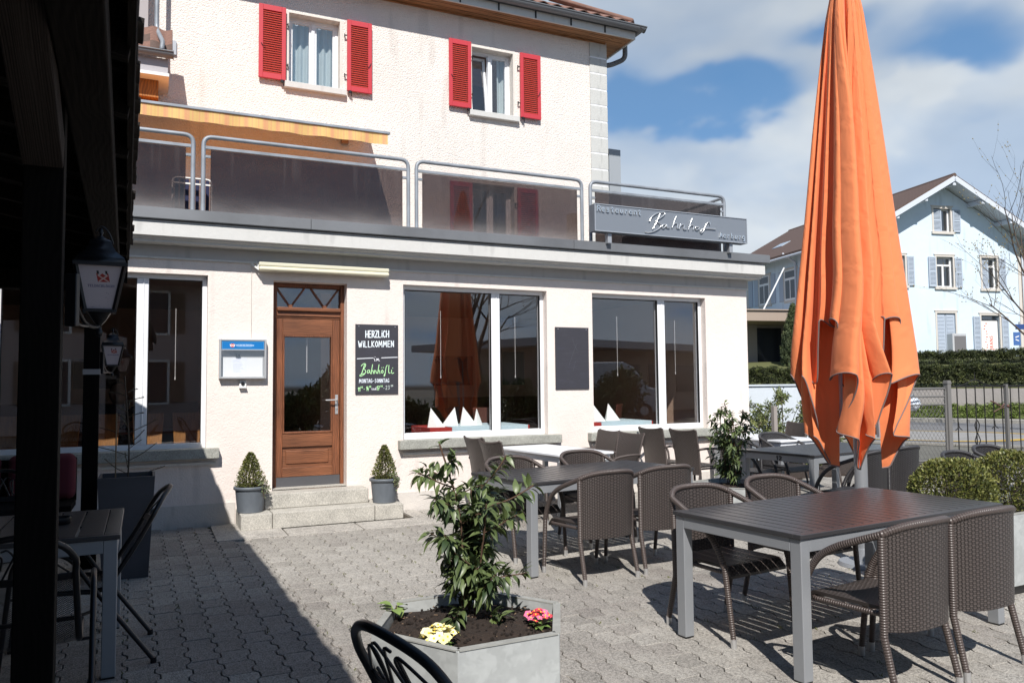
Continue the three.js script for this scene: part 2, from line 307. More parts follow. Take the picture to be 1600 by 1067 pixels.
M.orange = phy(0.88, 0.262, 0.098, 0.95, { transmission: 0.16, thickness: 0, bumpMap: rep(T.crease, 1), bumpScale: 0.007, side: THREE.DoubleSide });
M.piping = std(0.20, 0.15, 0.14, 0.8);
M.leaf = [phy(0.080, 0.112, 0.042, 0.42, { transmission: 0.15, thickness: 0 }), phy(0.115, 0.155, 0.055, 0.42, { transmission: 0.18, thickness: 0 }), phy(0.120, 0.165, 0.045, 0.45, { transmission: 0.28, thickness: 0 }), phy(0.034, 0.058, 0.022, 0.40, { transmission: 0.1, thickness: 0 })];
M.boxLeaf = [phy(0.125, 0.14, 0.036, 0.5, { transmission: 0.2, thickness: 0 }), phy(0.20, 0.205, 0.06, 0.5, { transmission: 0.25, thickness: 0 }), phy(0.07, 0.088, 0.024, 0.5, { transmission: 0.12, thickness: 0 })];
M.bark = std(0.10, 0.075, 0.055, 0.95, { map: rep(T.mottle, 4), bumpMap: rep(T.barkB, 3), bumpScale: 0.006 });
M.stem = std(0.09, 0.05, 0.03, 0.8);
M.joint = std(0.095, 0.085, 0.07, 1, { map: rep(T.dirt, 2), bumpMap: rep(T.dirt, 6), bumpScale: 0.006 });
M.concrete = std(0.56, 0.535, 0.50, 0.95, { map: rep(T.paverC, 0.7), bumpMap: rep(T.stoneB, 2), bumpScale: 0.004 });
M.asphalt = std(0.22, 0.22, 0.225, 0.95, { map: rep(T.asphaltC, 0.35), bumpMap: rep(T.asphaltC, 1), bumpScale: 0.005 });

// ================================================================ GROUND
function canvasTex(w, h, draw) { const c = document.createElement('canvas'); c.width = w; c.height = h; draw(c.getContext('2d'), w, h); const t = new THREE.CanvasTexture(c); t.colorSpace = THREE.SRGBColorSpace; t.magFilter = THREE.LinearFilter; return t; }
const planeUV = (w, h, x, y, z, ry = 0, rx = 0) => place(new THREE.PlaneGeometry(w, h), x, y, z, rx, ry, 0);

// road frame: ra runs along the street, rv points across it and away from the terrace
const RO = V(19, 0, -5), ra = V(0.5, 0, 0.866), rv = V(0.866, 0, -0.5);
const road = (s, b, y = 0) => RO.clone().addScaledVector(ra, s).addScaledVector(rv, b).setY(y);
const quadStrip = (pts) => { // pts: rows of [left, right]
  const pos = []; for (let i = 0; i < pts.length - 1; i++) { const [a, b] = pts[i], [c, d] = pts[i + 1]; for (const q of [a, b, c, b, d, c]) pos.push(q.x, q.y, q.z); }
  const g = new THREE.BufferGeometry(); g.setAttribute('position', new THREE.Float32BufferAttribute(pos, 3)); g.computeVertexNormals();
  const n = g.attributes.normal; if (n.getY(0) < 0) { const p = g.attributes.position; for (let i = 0; i < p.count; i += 3) { const t = [p.getX(i + 1), p.getY(i + 1), p.getZ(i + 1)]; p.setXYZ(i + 1, p.getX(i + 2), p.getY(i + 2), p.getZ(i + 2)); p.setXYZ(i + 2, ...t); } g.computeVertexNormals(); }
  g.setAttribute('uv', new THREE.BufferAttribute(new Float32Array(pos.length / 3 * 2), 2)); return uvm(g);
};
{
  const g = new THREE.PlaneGeometry(500, 500); g.rotateX(-Math.PI / 2);
  struct('ground', uvm(g.translate(0, -0.062, 0)), std(0.17, 0.165, 0.14, 1, { map: rep(T.asphaltC, 0.2) }));
  const mat = M.asphalt;
  struct('road', quadStrip([[road(-60, -2.2, -0.03), road(-60, 8.9, -0.03)], [road(40, -2.2, -0.03), road(40, 8.9, -0.03)]]), mat);
}
// the paved terrace: interlocking concrete pavers with a zigzag side
const paving = new THREE.Group(); paving.name = 'patio_paving'; paving.userData.kind = 'structure'; scene.add(paving);
obj('paving_bed', [bb(-5, -0.05, -0.02, 14.2, -0.017, 13)], M.joint, paving);
{
  const L = 0.20, P = 0.157, gap = 0.0040, gz = 0.0014, a = 0.013;
  const wave = (z, ph) => { let t = ((z / L + ph) % 1 + 1) % 1; const tri = (q) => q < 0.09 ? q / 0.09 : q < 0.41 ? 1 : q < 0.59 ? 1 - (q - 0.41) / 0.09 : q < 0.91 ? -1 : -1 + (q - 0.91) / 0.09; return a * tri(t); };
  const outline = (ph) => { const zs = [0, 0.09, 0.41, 0.5, 0.59, 0.91, 1], out = []; for (const t of zs) { const z = clamp(t * L, gz, L - gz); out.push([P - gap + wave(z, ph), z]); } for (const t of zs.slice().reverse()) { const z = clamp(t * L, gz, L - gz); out.push([gap + wave(z, ph), z]); } return out; };
  const mkPaver = (ph, k) => {
    const o = outline(ph), c = [P / 2, L / 2], pos = [], n = o.length, top = o.map(([x, z]) => [lerp(c[0], x, 1 - 0.0025 / (P / 2)), 0, lerp(c[1], z, 1 - 0.002 / (L / 2))]), mid = o.map(([x, z]) => [x, -0.0022, z]), low = o.map(([x, z]) => [x, -0.03, z]);
    const tri = (...q) => q.forEach((p) => pos.push(...p));
    for (let i = 0; i < n; i++) { const j = (i + 1) % n; tri([c[0], 0, c[1]], top[i], top[j]); tri(top[i], mid[i], top[j]); tri(top[j], mid[i], mid[j]); tri(mid[i], low[i], mid[j]); tri(mid[j], low[i], low[j]); }
    const g = new THREE.BufferGeometry(); g.setAttribute('position', new THREE.Float32BufferAttribute(pos, 3)); g.computeVertexNormals();
    if (g.attributes.normal.getY(0) < 0) { const p = g.attributes.position; for (let i = 0; i < p.count; i += 3) { const t = [p.getX(i + 1), p.getY(i + 1), p.getZ(i + 1)]; p.setXYZ(i + 1, p.getX(i + 2), p.getY(i + 2), p.getZ(i + 2)); p.setXYZ(i + 2, ...t); } g.computeVertexNormals(); }
    g.setAttribute('uv', new THREE.BufferAttribute(new Float32Array(pos.length / 3 * 2), 2));
    return uvm(g, 1, k * 0.37, k * 0.61).translate(-P / 2, 0, -L / 2);
  };
  const geos = [0, 0.5].map((ph) => [0, 1, 2, 3, 4].map((k) => mkPaver(ph, k)));
  const tones = [[0.268, 0.25, 0.234], [0.292, 0.278, 0.258], [0.318, 0.30, 0.28], [0.338, 0.322, 0.30], [0.352, 0.336, 0.312], [0.368, 0.352, 0.328], [0.392, 0.376, 0.352]].map((t) => t.map((v) => v * 1.42));
  const mats = tones.map((t) => std(...t, 0.95, { map: rep(T.paverC, 1.15), bumpMap: rep(T.paverC, 1.15), bumpScale: 0.007 }));
  const r = rng(31), spots = [], tilt = 0.022;
  for (let i = -32; i < 92; i++) for (let j = 0; j < 72; j++) {
    const off = i & 1 ? 0.5 : 0, x = i * P + 0.03, z = (j + off) * L + 0.1;
    const X = x * Math.cos(tilt) + z * Math.sin(tilt), Z = z * Math.cos(tilt) - x * Math.sin(tilt) * 0.6;
    if (Z < 0.06 || X > 13.6 || X < -4.6) continue;
    if (X > 0.55 && X < 2.95 && Z < 1.06) continue;   // where the entrance steps and their slabs stand
    const dx = X, dz = Z - 9.2, depth = dx * 0.42 - dz * 0.9076, side = (dx * 0.9076 + dz * 0.42) / depth;
    const seen = depth > 2.6 && Math.abs(side) < 0.72 && depth < 9;
    spots.push({ X, Z, ph: off, seen, d: depth + (seen ? 0 : 100), k: Math.floor(r() * 5), m: clamp(Math.floor(3.5 + (fbm(X * 0.11 + 0.3, Z * 0.11 + 0.2, 6, 4, 7) - 0.5) * 15 + rr(-1.9, 1.9, r)), 0, 6), y: rr(-0.002, 0.002, r), t: [rr(-0.009, 0.009, r), rr(-0.009, 0.009, r)], half: off });
  }
  spots.sort((p, q) => p.d - q.d);
  const rest = new Map();
  spots.forEach((s, n) => {
    if (n < 300) { const m = put('paver', geos[s.half ? 1 : 0][s.k], mats[s.m], paving, s.X, s.y, s.Z, tilt, s.t[0], s.t[1]); return; }
    const key = (s.half ? 5 : 0) + s.k; if (!rest.has(key)) rest.set(key, []); rest.get(key).push(s);
  });
  const all = [], c = new THREE.Color(), cols = [];
  for (const [key, list] of rest) for (const s of list) { const g = geos[key >= 5 ? 1 : 0][key % 5].clone(); place(g, s.X, s.y, s.Z, s.t[0], tilt, s.t[1]); const n = g.attributes.position.count, t = tones[s.m], a = new Float32Array(n * 3); for (let i = 0; i < n; i++) a.set(t, i * 3); g.setAttribute('color', new THREE.BufferAttribute(a, 3)); all.push(g); }
  const mm = new THREE.Mesh(mergeGeometries(all, false), std(1, 1, 1, 0.95, { map: rep(T.paverC, 1.15), bumpMap: rep(T.paverC, 1.15), bumpScale: 0.007, vertexColors: true }));
  mm.name = 'distant_pavers'; mm.castShadow = mm.receiveShadow = true; paving.add(stuff(mm));
  // moss and blades of grass in the joints
  const gr = [], rg = rng(12);
  for (let i = 0; i < 260; i++) { const s = spots[Math.floor(rg() * 1500)], x = s.X + (rg() < 0.5 ? -1 : 1) * P / 2 + rr(-0.008, 0.008, rg), z = s.Z + rr(-0.1, 0.1, rg); for (let k = 0; k < 5; k++) { const h = rr(0.006, 0.02, rg), b = bx(0.003, h, 0.0015, x + rr(-0.012, 0.012, rg), h / 2 - 0.004, z + rr(-0.02, 0.02, rg), rr(-0.5, 0.5, rg), rr(0, 3, rg), rr(-0.5, 0.5, rg)); gr.push(b); } }
  stuff(obj('joint_moss', gr, std(0.12, 0.13, 0.04, 1), paving));
}
// paler slabs in front of the steps
for (const [x0, x1, z0, z1] of [[0.60, 1.28, 0.04, 1.0], [1.285, 2.05, 0.6, 1.02], [2.055, 2.92, 0.6, 1.035]]) obj('slab', rbb(x0 + 0.004, -0.04, z0, x1 - 0.004, 0.006, z1, 0.006), M.concrete, paving);
obj('slab', rbb(2.74, -0.04, 0.02, 2.92, 0.005, 0.59, 0.005), M.concrete, paving);

// ================================================================ THE RESTAURANT
const B = thing('restaurant_building', 'cream two-storey restaurant with red shutters, wooden door and terrace above the ground floor', 'building');
const UZ = -1.6; // face of the upper storey
function wallWith(x0, x1, y0, y1, z, thick, holes) {
  const s = new THREE.Shape([[x0, y0], [x1, y0], [x1, y1], [x0, y1]].map((p) => new THREE.Vector2(...p)));
  for (const [a, b, c, d] of holes) s.holes.push(new THREE.Path([[a, c], [a, d], [b, d], [b, c]].map((p) => new THREE.Vector2(...p))));
  return uvm(new THREE.ExtrudeGeometry(s, { depth: thick, bevelEnabled: false }).translate(0, 0, z - thick));
}
const GW = [[-1.44, 0.555, 0.80, 2.74], [2.79, 4.77, 0.82, 2.74], [5.47, 7.40, 0.82, 2.745]];
obj('ground_floor_wall', [wallWith(-7, 8.18, 0.0, 2.94, 0, 0.3, [...GW, [1.255, 2.10, 0.0, 2.715]]), bb(7.88, 0, -9, 8.18, 2.94, -0.3)], M.plaster, B);
obj('plinth', [bb(-7, -0.03, 0, 0.86, 0.235, 0.010), bb(2.62, -0.03, 0, 8.195, 0.215, 0.010)], M.plinth, B);
obj('frieze', [bb(-7, 2.905, 0, 8.192, 3.06, 0.016)], M.greyTrim, B);
obj('frieze_strip', [bb(-7, 2.895, 0, 8.198, 2.915, 0.03)], M.paleTrim, B);
{ // cornice, stepped in section
  const pts = [[0.0, 3.045], [0.20, 3.045], [0.205, 3.072], [0.235, 3.078], [0.24, 3.095], [0.285, 3.10], [0.285, 3.235], [0.268, 3.245], [0.268, 3.262], [-0.3, 3.262], [-0.3, 3.045]];
  const g = uvm(place(poly(pts, 15.3), -7, 0, 0, 0, Math.PI / 2, 0)); // extrude runs along +x after the turn
  g.scale(1, 1, -1); const idx = g.attributes.position; for (let i = 0; i < idx.count; i += 3) { for (const at of ['position', 'normal', 'uv']) { const A = g.attributes[at], n = A.itemSize, t = []; for (let k = 0; k < n; k++) t.push(A.array[(i + 1) * n + k]); for (let k = 0; k < n; k++) { A.array[(i + 1) * n + k] = A.array[(i + 2) * n + k]; A.array[(i + 2) * n + k] = t[k]; } } }
  obj('cornice', [g, bb(-7, 3.2, -9, 8.2, 3.262, -0.31)], M.paleTrim, B);
  // sheet-metal cover in lengths
  const xs = [-7, -2.2, 1.62, 5.02, 8.37];
  for (let i = 0; i < 4; i++) { const s = poly([[0.325, 3.275], [0.325, 3.388], [0.30, 3.396], [-0.02, 3.462], [-0.12, 3.462], [-0.12, 3.30], [0.30, 3.268]], xs[i + 1] - xs[i] - 0.006); const q = place(s, xs[i], 0, 0, 0, Math.PI / 2, 0); q.scale(1, 1, -1); const A = q.attributes; for (let k = 0; k < A.position.count; k += 3) for (const at of ['position', 'normal', 'uv']) { const Z = A[at], n = Z.itemSize; for (let w = 0; w < n; w++) { const t = Z.array[(k + 1) * n + w]; Z.array[(k + 1) * n + w] = Z.array[(k + 2) * n + w]; Z.array[(k + 2) * n + w] = t; } } q.computeVertexNormals(); obj('parapet_flashing', uvm(q), M.sheet, B); }
}
obj('terrace_floor', [bb(-7, 3.27, UZ, 8.2, 3.33, -0.125)], M.concrete, B);
// ---- ground-floor windows
M.wand = std(0.42, 0.41, 0.40, 0.6);
function shopWindow(x0, x1, y0, y1, mull, mw, cords, sill) {
  const w = part('window', B), z0 = -0.19, z1 = -0.105, f = 0.05;
  obj('frame', [rbb(x0, y0, z0, x0 + f, y1, z1, 0.006), rbb(x1 - f, y0, z0, x1, y1, z1, 0.006), rbb(x0 + f, y1 - f, z0, x1 - f, y1, z1, 0.006), rbb(x0 + f, y0, z0, x1 - f, y0 + 0.095, z1 + 0.004, 0.006), rbb(x0 + 0.005, y1 - 0.02, z1 - 0.01, x1 - 0.005, y1 - 0.002, z1 + 0.012, 0.004)], M.white, w);
  obj('mullion', [rbb(mull - mw / 2, y0 + 0.096, z0, mull + mw / 2, y1 - f, z1 + 0.002, 0.006), rbb(mull + 0.004, y0 + 0.096, z1, mull + 0.014, y1 - f, z1 + 0.010, 0.003)], M.white, w);
  const gk = [[x0 + f, mull - mw / 2], [mull + mw / 2, x1 - f]];
  for (const [a, b] of gk) { obj('pane', bb(a, y0 + 0.09, -0.152, b, y1 - f, -0.146), M.glass, w); obj('gasket', [bb(a, y0 + 0.095, -0.145, a + 0.007, y1 - f, -0.11), bb(b - 0.007, y0 + 0.095, -0.145, b, y1 - f, -0.11), bb(a, y1 - f - 0.007, -0.145, b, y1 - f, -0.11)], M.black, w); }
  for (const [cx, ct, cb] of cords) obj('blind_wand', [cyl(0.0042, 0.0042, ct - cb, cx, (ct + cb) / 2, -0.215, 8), cyl(0.009, 0.006, 0.035, cx, cb - 0.012, -0.215, 8)], M.wand, w);
  if (sill) { obj('window_sill', [rbb(sill[0], 0.732, -0.10, sill[1], 0.842, 0.105, 0.008)], M.sill, w); obj('sill_ledge', [bb(sill[0] + 0.06, 0.66, 0, sill[1] - 0.03, 0.69, 0.035)], M.reveal, w); }
}
shopWindow(...GW[0], -0.095, 0.115, [[0.24, 2.38, 1.62], [-0.95, 2.2, 1.6]], [-1.6, 0.685]);
shopWindow(...GW[1], 4.07, 0.12, [[3.35, 2.45, 1.62], [4.4, 2.40, 1.62]], [2.72, 4.925]);
shopWindow(...GW[2], 6.685, 0.125, [[6.0, 2.45, 1.64], [7.0, 2.42, 1.66]], [5.37, 7.55]);
// ---- entrance door
{
  const d = part('door', B), z = -0.2;
  obj('door_frame', [rbb(1.257, 0.345, -0.24, 1.318, 2.713, -0.15, 0.008), rbb(2.055, 0.345, -0.24, 2.10, 2.713, -0.15, 0.008), rbb(1.318, 2.668, -0.24, 2.055, 2.713, -0.15, 0.008)], M.wood, d);
  obj('transom_bar', [rbb(1.318, 2.30, -0.25, 2.055, 2.40, -0.16, 0.008), rbb(1.318, 2.385, -0.20, 2.055, 2.43, -0.125, 0.010), rbb(1.318, 2.325, -0.20, 2.055, 2.345, -0.145, 0.006)], M.woodH, d);
  obj('transom_pane', bb(1.318, 2.43, -0.216, 2.055, 2.668, -0.211), M.glass, d);
  const lat = []; for (const [a, b] of [[1.33, 1.49], [1.49, 1.64], [1.70, 1.87], [1.87, 2.04]]) { } 
  for (const c of [1.475, 1.875]) for (const s of [-1, 1]) { lat.push(bar([c, 2.432, -0.205], [c + s * 0.165, 2.667, -0.205], 0.022, 0.022)); }
  for (const c of [1.475, 1.875]) lat.push(cyl(0.022, 0.022, 0.03, c, 2.445, -0.197, 12, Math.PI / 2));
  obj('lattice', lat, M.wood, d);
  const x0 = 1.322, x1 = 2.052, zf = -0.235, zb = -0.165;
  obj('door_leaf', [rbb(x0, 0.455, zf, 1.388, 2.295, zb, 0.006), rbb(1.965, 0.455, zf, x1, 2.295, zb, 0.006)], M.wood, d);
  obj('door_rail', [rbb(1.388, 2.105, zf, 1.965, 2.295, zb - 0.001, 0.006), rbb(1.388, 0.80, zf, 1.965, 0.955, zb - 0.001, 0.006), rbb(1.388, 0.455, zf, 1.965, 0.565, zb - 0.001, 0.006)], M.woodH, d);
  obj('door_panel', [bb(1.388, 0.565, -0.215, 1.965, 0.80, -0.190), rbb(1.43, 0.605, -0.20, 1.923, 0.76, -0.176, 0.010)], M.woodH, d);
  obj('glazing_bead', [rbb(1.388, 0.955, -0.19, 1.408, 2.105, -0.158, 0.006), rbb(1.945, 0.955, -0.19, 1.965, 2.105, -0.158, 0.006), rbb(1.408, 0.955, -0.19, 1.945, 0.978, -0.158, 0.006), rbb(1.408, 2.083, -0.19, 1.945, 2.105, -0.158, 0.006)], M.wood, d);
  obj('door_pane', bb(1.388, 0.955, -0.203, 1.965, 2.105, -0.198), M.glass, d);
  obj('kick_plate', [bb(x0, 0.346, zf, x1, 0.455, zb + 0.004)], std(0.14, 0.14, 0.15, 0.4, { metalness: 0.6 }), d);
  obj('threshold', [bb(1.257, 0.334, -0.26, 2.10, 0.3455, -0.03)], M.granite, d);
  obj('door_handle', [rb(0.036, 0.23, 0.008, 0.004, 2.013, 1.285, -0.160), tube([[2.013, 1.34, -0.158], [2.013, 1.34, -0.11], [1.99, 1.34, -0.10], [1.88, 1.338, -0.10]], 0.009, 18, 8), cyl(0.011, 0.011, 0.02, 2.013, 1.24, -0.155, 12, Math.PI / 2)], M.alu, d);
  obj('blind_wand', [cyl(0.006, 0.006, 0.42, 1.68, 1.88, -0.26, 8)], M.wand, d);
}
// ---- upper storey
const UW = [[1.65, 2.36, 5.665, 6.655], [4.36, 5.06, 5.65, 6.655], [4.36, 5.06, 3.33, 4.55]];
obj('upper_wall', [wallWith(-7, 6.44, 3.33, 7.12, UZ, 0.3, UW), bb(6.44, 3.33, UZ - 0.3, 6.742, 7.12, UZ), bb(6.442, 3.33, -10, 6.742, 7.12, UZ - 0.3)], M.roughcast, B);
for (const [x0, x1, y0, y1, kind] of [[...UW[0], 'curtain'], [...UW[1], 'tilt'], [...UW[2], 'door']]) {
  const w = part(kind === 'door' ? 'terrace_door' : 'upper_window', B), z0 = UZ - 0.20, z1 = UZ - 0.135, f = 0.045, m = (x0 + x1) / 2;
  obj('surround', [bb(x0 - 0.028, y0, UZ - 0.134, x0 + 0.004, y1 + 0.02, UZ + 0.008), bb(x1 - 0.004, y0, UZ - 0.134, x1 + 0.028, y1 + 0.02, UZ + 0.008), bb(x0 + 0.004, y1 - 0.004, UZ - 0.134, x1 - 0.004, y1 + 0.02, UZ + 0.008)], M.reveal, w);
  obj('frame', [rbb(x0, y0, z0, x0 + f, y1, z1, 0.005), rbb(x1 - f, y0, z0, x1, y1, z1, 0.005), rbb(x0 + f, y1 - f, z0, x1 - f, y1, z1, 0.005), rbb(x0 + f, y0, z0, x1 - f, y0 + 0.05, z1, 0.005), rbb(m - 0.022, y0 + 0.05, z0, m + 0.022, y1 - f, z1 + 0.012, 0.005)], M.white, w);
  for (const [a, b, side] of [[x0 + f, m - 0.022, 0], [m + 0.022, x1 - f, 1]]) {
    const c = part('casement', w, 0, y0 + 0.05, z1 - 0.03), h = y1 - f - y0 - 0.05, e = 0.03;
    const s = new THREE.Group(); 
    const tiltx = kind === 'tilt' && side === 0 ? -0.13 : 0;
    const gf = [bb(a, 0, -0.02, a + e, h, 0.02), bb(b - e, 0, -0.02, b, h, 0.02), bb(a + e, h - e, -0.02, b - e, h, 0.02), bb(a + e, 0, -0.02, b - e, e, 0.02)];
    c.rotation.x = tiltx;
    const fr = obj('casement', gf, M.white, w); fr.position.copy(c.position); fr.rotation.x = tiltx; w.remove(c);
    const pn = obj('pane', bb(a + e, e, -0.003, b - e, h - e, 0.003), M.glass, w); pn.position.copy(fr.position); pn.rotation.x = tiltx;
  }
  if (kind !== 'door') {
    obj('window_sill', [rbb(x0 - 0.055, y0 - 0.085, UZ - 0.14, x1 + 0.075, y0, UZ + 0.075, 0.006)], M.paleTrim, w);
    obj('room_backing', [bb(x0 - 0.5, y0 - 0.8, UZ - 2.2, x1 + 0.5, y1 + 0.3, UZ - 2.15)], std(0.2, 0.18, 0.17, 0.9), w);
    const cur = (a, b, ph) => sheet((u, v) => V(lerp(a, b, u), lerp(y1 - 0.02, y0 - 0.1, v), UZ - 0.30 + 0.022 * Math.sin(u * (b - a) * 62 + ph + 0.6 * v) + 0.01 * Math.sin(u * 9 + ph)), 40, 6);
    const cm = phy(0.62, 0.74, 0.76, 0.95, { transmission: 0.45, thickness: 0, side: THREE.DoubleSide });
    obj('curtain', kind === 'curtain' ? [cur(x0 - 0.02, m - 0.03, 0), cur(m - 0.02, x1 + 0.02, 2)] : [cur(m + 0.19, x1 + 0.05, 1)], cm, w);
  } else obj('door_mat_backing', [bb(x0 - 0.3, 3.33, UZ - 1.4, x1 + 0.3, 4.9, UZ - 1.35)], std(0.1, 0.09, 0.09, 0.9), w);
}
{ // shutters: frame, louvres, hardware
  const sw = 0.355;
  const slats = (h) => { const l = []; const n = Math.round((h - 0.15) / 0.031); for (let i = 0; i < n; i++) l.push(bx(sw - 0.10, 0.034, 0.007, sw / 2, 0.075 + 0.0155 + i * (h - 0.15) / n, 0.017, -0.75)); return l; };
  const frameG = (h) => [rbb(0, 0, 0, 0.055, h, 0.034, 0.005), rbb(sw - 0.055, 0, 0, sw, h, 0.034, 0.005), rbb(0.055, h - 0.075, 0, sw - 0.055, h, 0.034, 0.005), rbb(0.055, 0, 0, sw - 0.055, 0.075, 0.034, 0.005)];
  const sets = [[1.252, 5.663, 1.015, 1], [2.448, 5.655, 1.025, 0], [3.978, 5.663, 1.03, 1], [5.156, 5.648, 1.025, 0], [3.985, 3.36, 1.17, 1], [5.09, 3.36, 1.17, 0]];
  const fg = new Map();
  for (const [x, y, h, left] of sets) {
    if (!fg.has(h)) fg.set(h, [merge(frameG(h)), merge(slats(h))]);
    const s = part('shutter', B, x, y, UZ + 0.034, 0);
    put('shutter_frame', fg.get(h)[0], M.shutter, s); stuff(put('louvre', fg.get(h)[1], M.louvre, s));
    const hx = left ? sw + 0.005 : -0.005;
    stuff(obj('hinges', [bx(0.05, 0.012, 0.014, hx, h * 0.22, 0.012), bx(0.014, 0.05, 0.014, hx + (left ? 0.025 : -0.025), h * 0.22, 0.0), bx(0.05, 0.012, 0.014, hx, h * 0.78, 0.012), bx(0.014, 0.05, 0.014, hx + (left ? 0.025 : -0.025), h * 0.78, 0)], M.iron, s));
    stuff(obj('shutter_catches', [bx(0.03, 0.035, 0.03, left ? sw - 0.05 : 0.04, -0.012, 0.02), cyl(0.006, 0.006, 0.07, left ? sw - 0.03 : 0.06, -0.04, 0.03, 6, 0.3), tube(left ? [[0.03, h * 0.46, 0.04], [0.05, h * 0.43, 0.045], [0.085, h * 0.42, 0.04]] : [[sw - 0.06, h * 0.36, 0.04], [sw - 0.04, h * 0.38, 0.045], [sw - 0.015, h * 0.43, 0.04]], 0.0045, 8, 6)], M.iron, s));
  }
}
// corner stones with pale joints
obj('quoin_backing', [bb(6.446, 3.40, UZ - 0.302, 6.758, 7.118, UZ + 0.014)], M.white, B);
{ const n = 14, h = (7.116 - 3.40) / n; const g = rbb(0, 0, 0, 0.325, h - 0.024, 0.33, 0.004); for (let i = 0; i < n; i++) put('corner_stone', g, M.quoin, B, 6.440, 3.408 + i * h, UZ - 0.312); }
// eaves, gutter and roof
{
  const SY = 7.12;
  obj('soffit', [bb(-7, SY, UZ, 7.075, SY + 0.025, UZ + 0.34), bb(6.742, SY, -10, 7.075, SY + 0.025, UZ), bb(-7, SY - 0.03, UZ + 0.002, 6.742, SY, UZ + 0.03)], M.soffit, B);
  const grooves = []; for (let k = 1; k < 3; k++) grooves.push(bb(-7, SY - 0.003, UZ + k * 0.115, 7.0, SY, UZ + k * 0.115 + 0.006));
  obj('soffit_board_joint', grooves, std(0.12, 0.06, 0.03, 0.9), B);
  obj('fascia', [bb(-7, SY - 0.02, UZ + 0.34, 7.10, SY + 0.10, UZ + 0.365), bb(7.075, SY - 0.02, -10, 7.10, SY + 0.10, UZ + 0.34)], M.paleTrim, B);
  const half = (L) => { const g = new THREE.CylinderGeometry(0.065, 0.065, L, 14, 1, true, -Math.PI / 2, Math.PI); return g; };
  const gx = place(half(14.2), 0.12, SY + 0.165, UZ + 0.45, 0, 0, Math.PI / 2); const pg = gx.attributes.position;
  obj('gutter', [tubeHalf(-7, 7.22, SY + 0.155, UZ + 0.445, 'x'), tubeHalf(-10, UZ + 0.51, SY + 0.155, 7.17, 'z'), bb(-7, SY + 0.10, UZ + 0.30, 7.10, SY + 0.19, UZ + 0.378), bb(7.06, SY + 0.10, -10, 7.108, SY + 0.19, UZ + 0.3)], M.sheet, B);
  const br = bx(0.02, 0.11, 0.014); for (let x = -0.3; x < 7; x += 0.62) put('gutter_bracket', br, M.iron, B, x, SY + 0.045, UZ + 0.372);
  obj('downpipe', [pipe([[7.17, SY + 0.10, UZ - 0.05], [7.17, SY - 0.17, UZ - 0.05], [6.95, SY - 0.27, UZ - 0.16], [6.80, SY - 0.29, UZ - 0.2], [6.80, 3.4, UZ - 0.2]], 0.042, 0.09, 12)], M.sheet, B);
  // tiled slopes: front and right hip, with the lowest courses as single tiles
  const e = [V(-8, SY + 0.20, UZ + 0.40), V(7.12, SY + 0.20, UZ + 0.40), V(7.12, SY + 0.20, -11), V(2.2, SY + 3.0, -6.0), V(-8, SY + 3.0, -6.0)];
  const pos = [e[0], e[1], e[3], e[0], e[3], e[4], e[1], e[2], e[3]].flatMap((p) => p.toArray()); const rg = new THREE.BufferGeometry(); rg.setAttribute('position', new THREE.Float32BufferAttribute(pos, 3)); rg.computeVertexNormals();
  const rf = obj('roof', uvm(rg), M.tile, B);
  const tg = sheet((u, v) => V((u - 0.5) * 0.235, 0.018 * Math.sin(u * Math.PI * 2) + 0.012, -v * 0.36), 8, 1, 0.014);
  const slope = Math.atan2(2.8, 4.8);
  for (let i = 0; i < 26; i++) put('roof_tile', tg, M.tile, rf, 0.95 + i * 0.237, SY + 0.215, UZ + 0.43, 0, slope * 0.95, 0);
  obj('hip_tile', [bar([7.08, SY + 0.27, UZ + 0.36], [6.0, SY + 0.92, UZ - 0.6], 0.16, 0.07, 0.03)], M.tile, rf);
}
function tubeHalf(a, b, y, c, axis) { // an open half-round trough
  const r = 0.066, pos = [], n = 12, P = (t, ang, rad) => axis === 'x' ? [t, y - Math.sin(ang) * rad, c - Math.cos(ang) * rad] : [c - Math.cos(ang) * rad, y - Math.sin(ang) * rad, t];
  for (const rad of [r, r - 0.005]) for (let i = 0; i < n; i++) { const p = i / n * Math.PI, q = (i + 1) / n * Math.PI; const A = P(a, p, rad), Bq = P(b, p, rad), C = P(a, q, rad), D = P(b, q, rad); pos.push(...A, ...Bq, ...C, ...Bq, ...D, ...C); }
  const g = new THREE.BufferGeometry(); g.setAttribute('position', new THREE.Float32BufferAttribute(pos, 3)); g.computeVertexNormals(); g.setAttribute('uv', new THREE.BufferAttribute(new Float32Array(pos.length / 3 * 2), 2));
  const bead = axis === 'x' ? [cyl(0.011, 0.011, b - a, (a + b) / 2, y, c + r, 8, 0, 0, Math.PI / 2), cyl(0.06, 0.06, 0.006, b, y - 0.02, c, 12, 0, 0, Math.PI / 2)] : [cyl(0.011, 0.011, b - a, c + r, y, (a + b) / 2, 8, Math.PI / 2)];
  return merge([g, ...bead]);
}
obj('vent_shaft', [bb(7.42, 3.3, -2.9, 7.66, 5.72, -2.6)], std(0.30, 0.33, 0.36, 0.7), B);
obj('right_downpipe', [pipe([[8.30, 3.06, -0.25], [8.30, 2.98, -0.25], [8.24, 2.86, -0.3], [8.24, 0, -0.3]], 0.045, 0.08, 12)], std(0.06, 0.055, 0.055, 0.5), B);
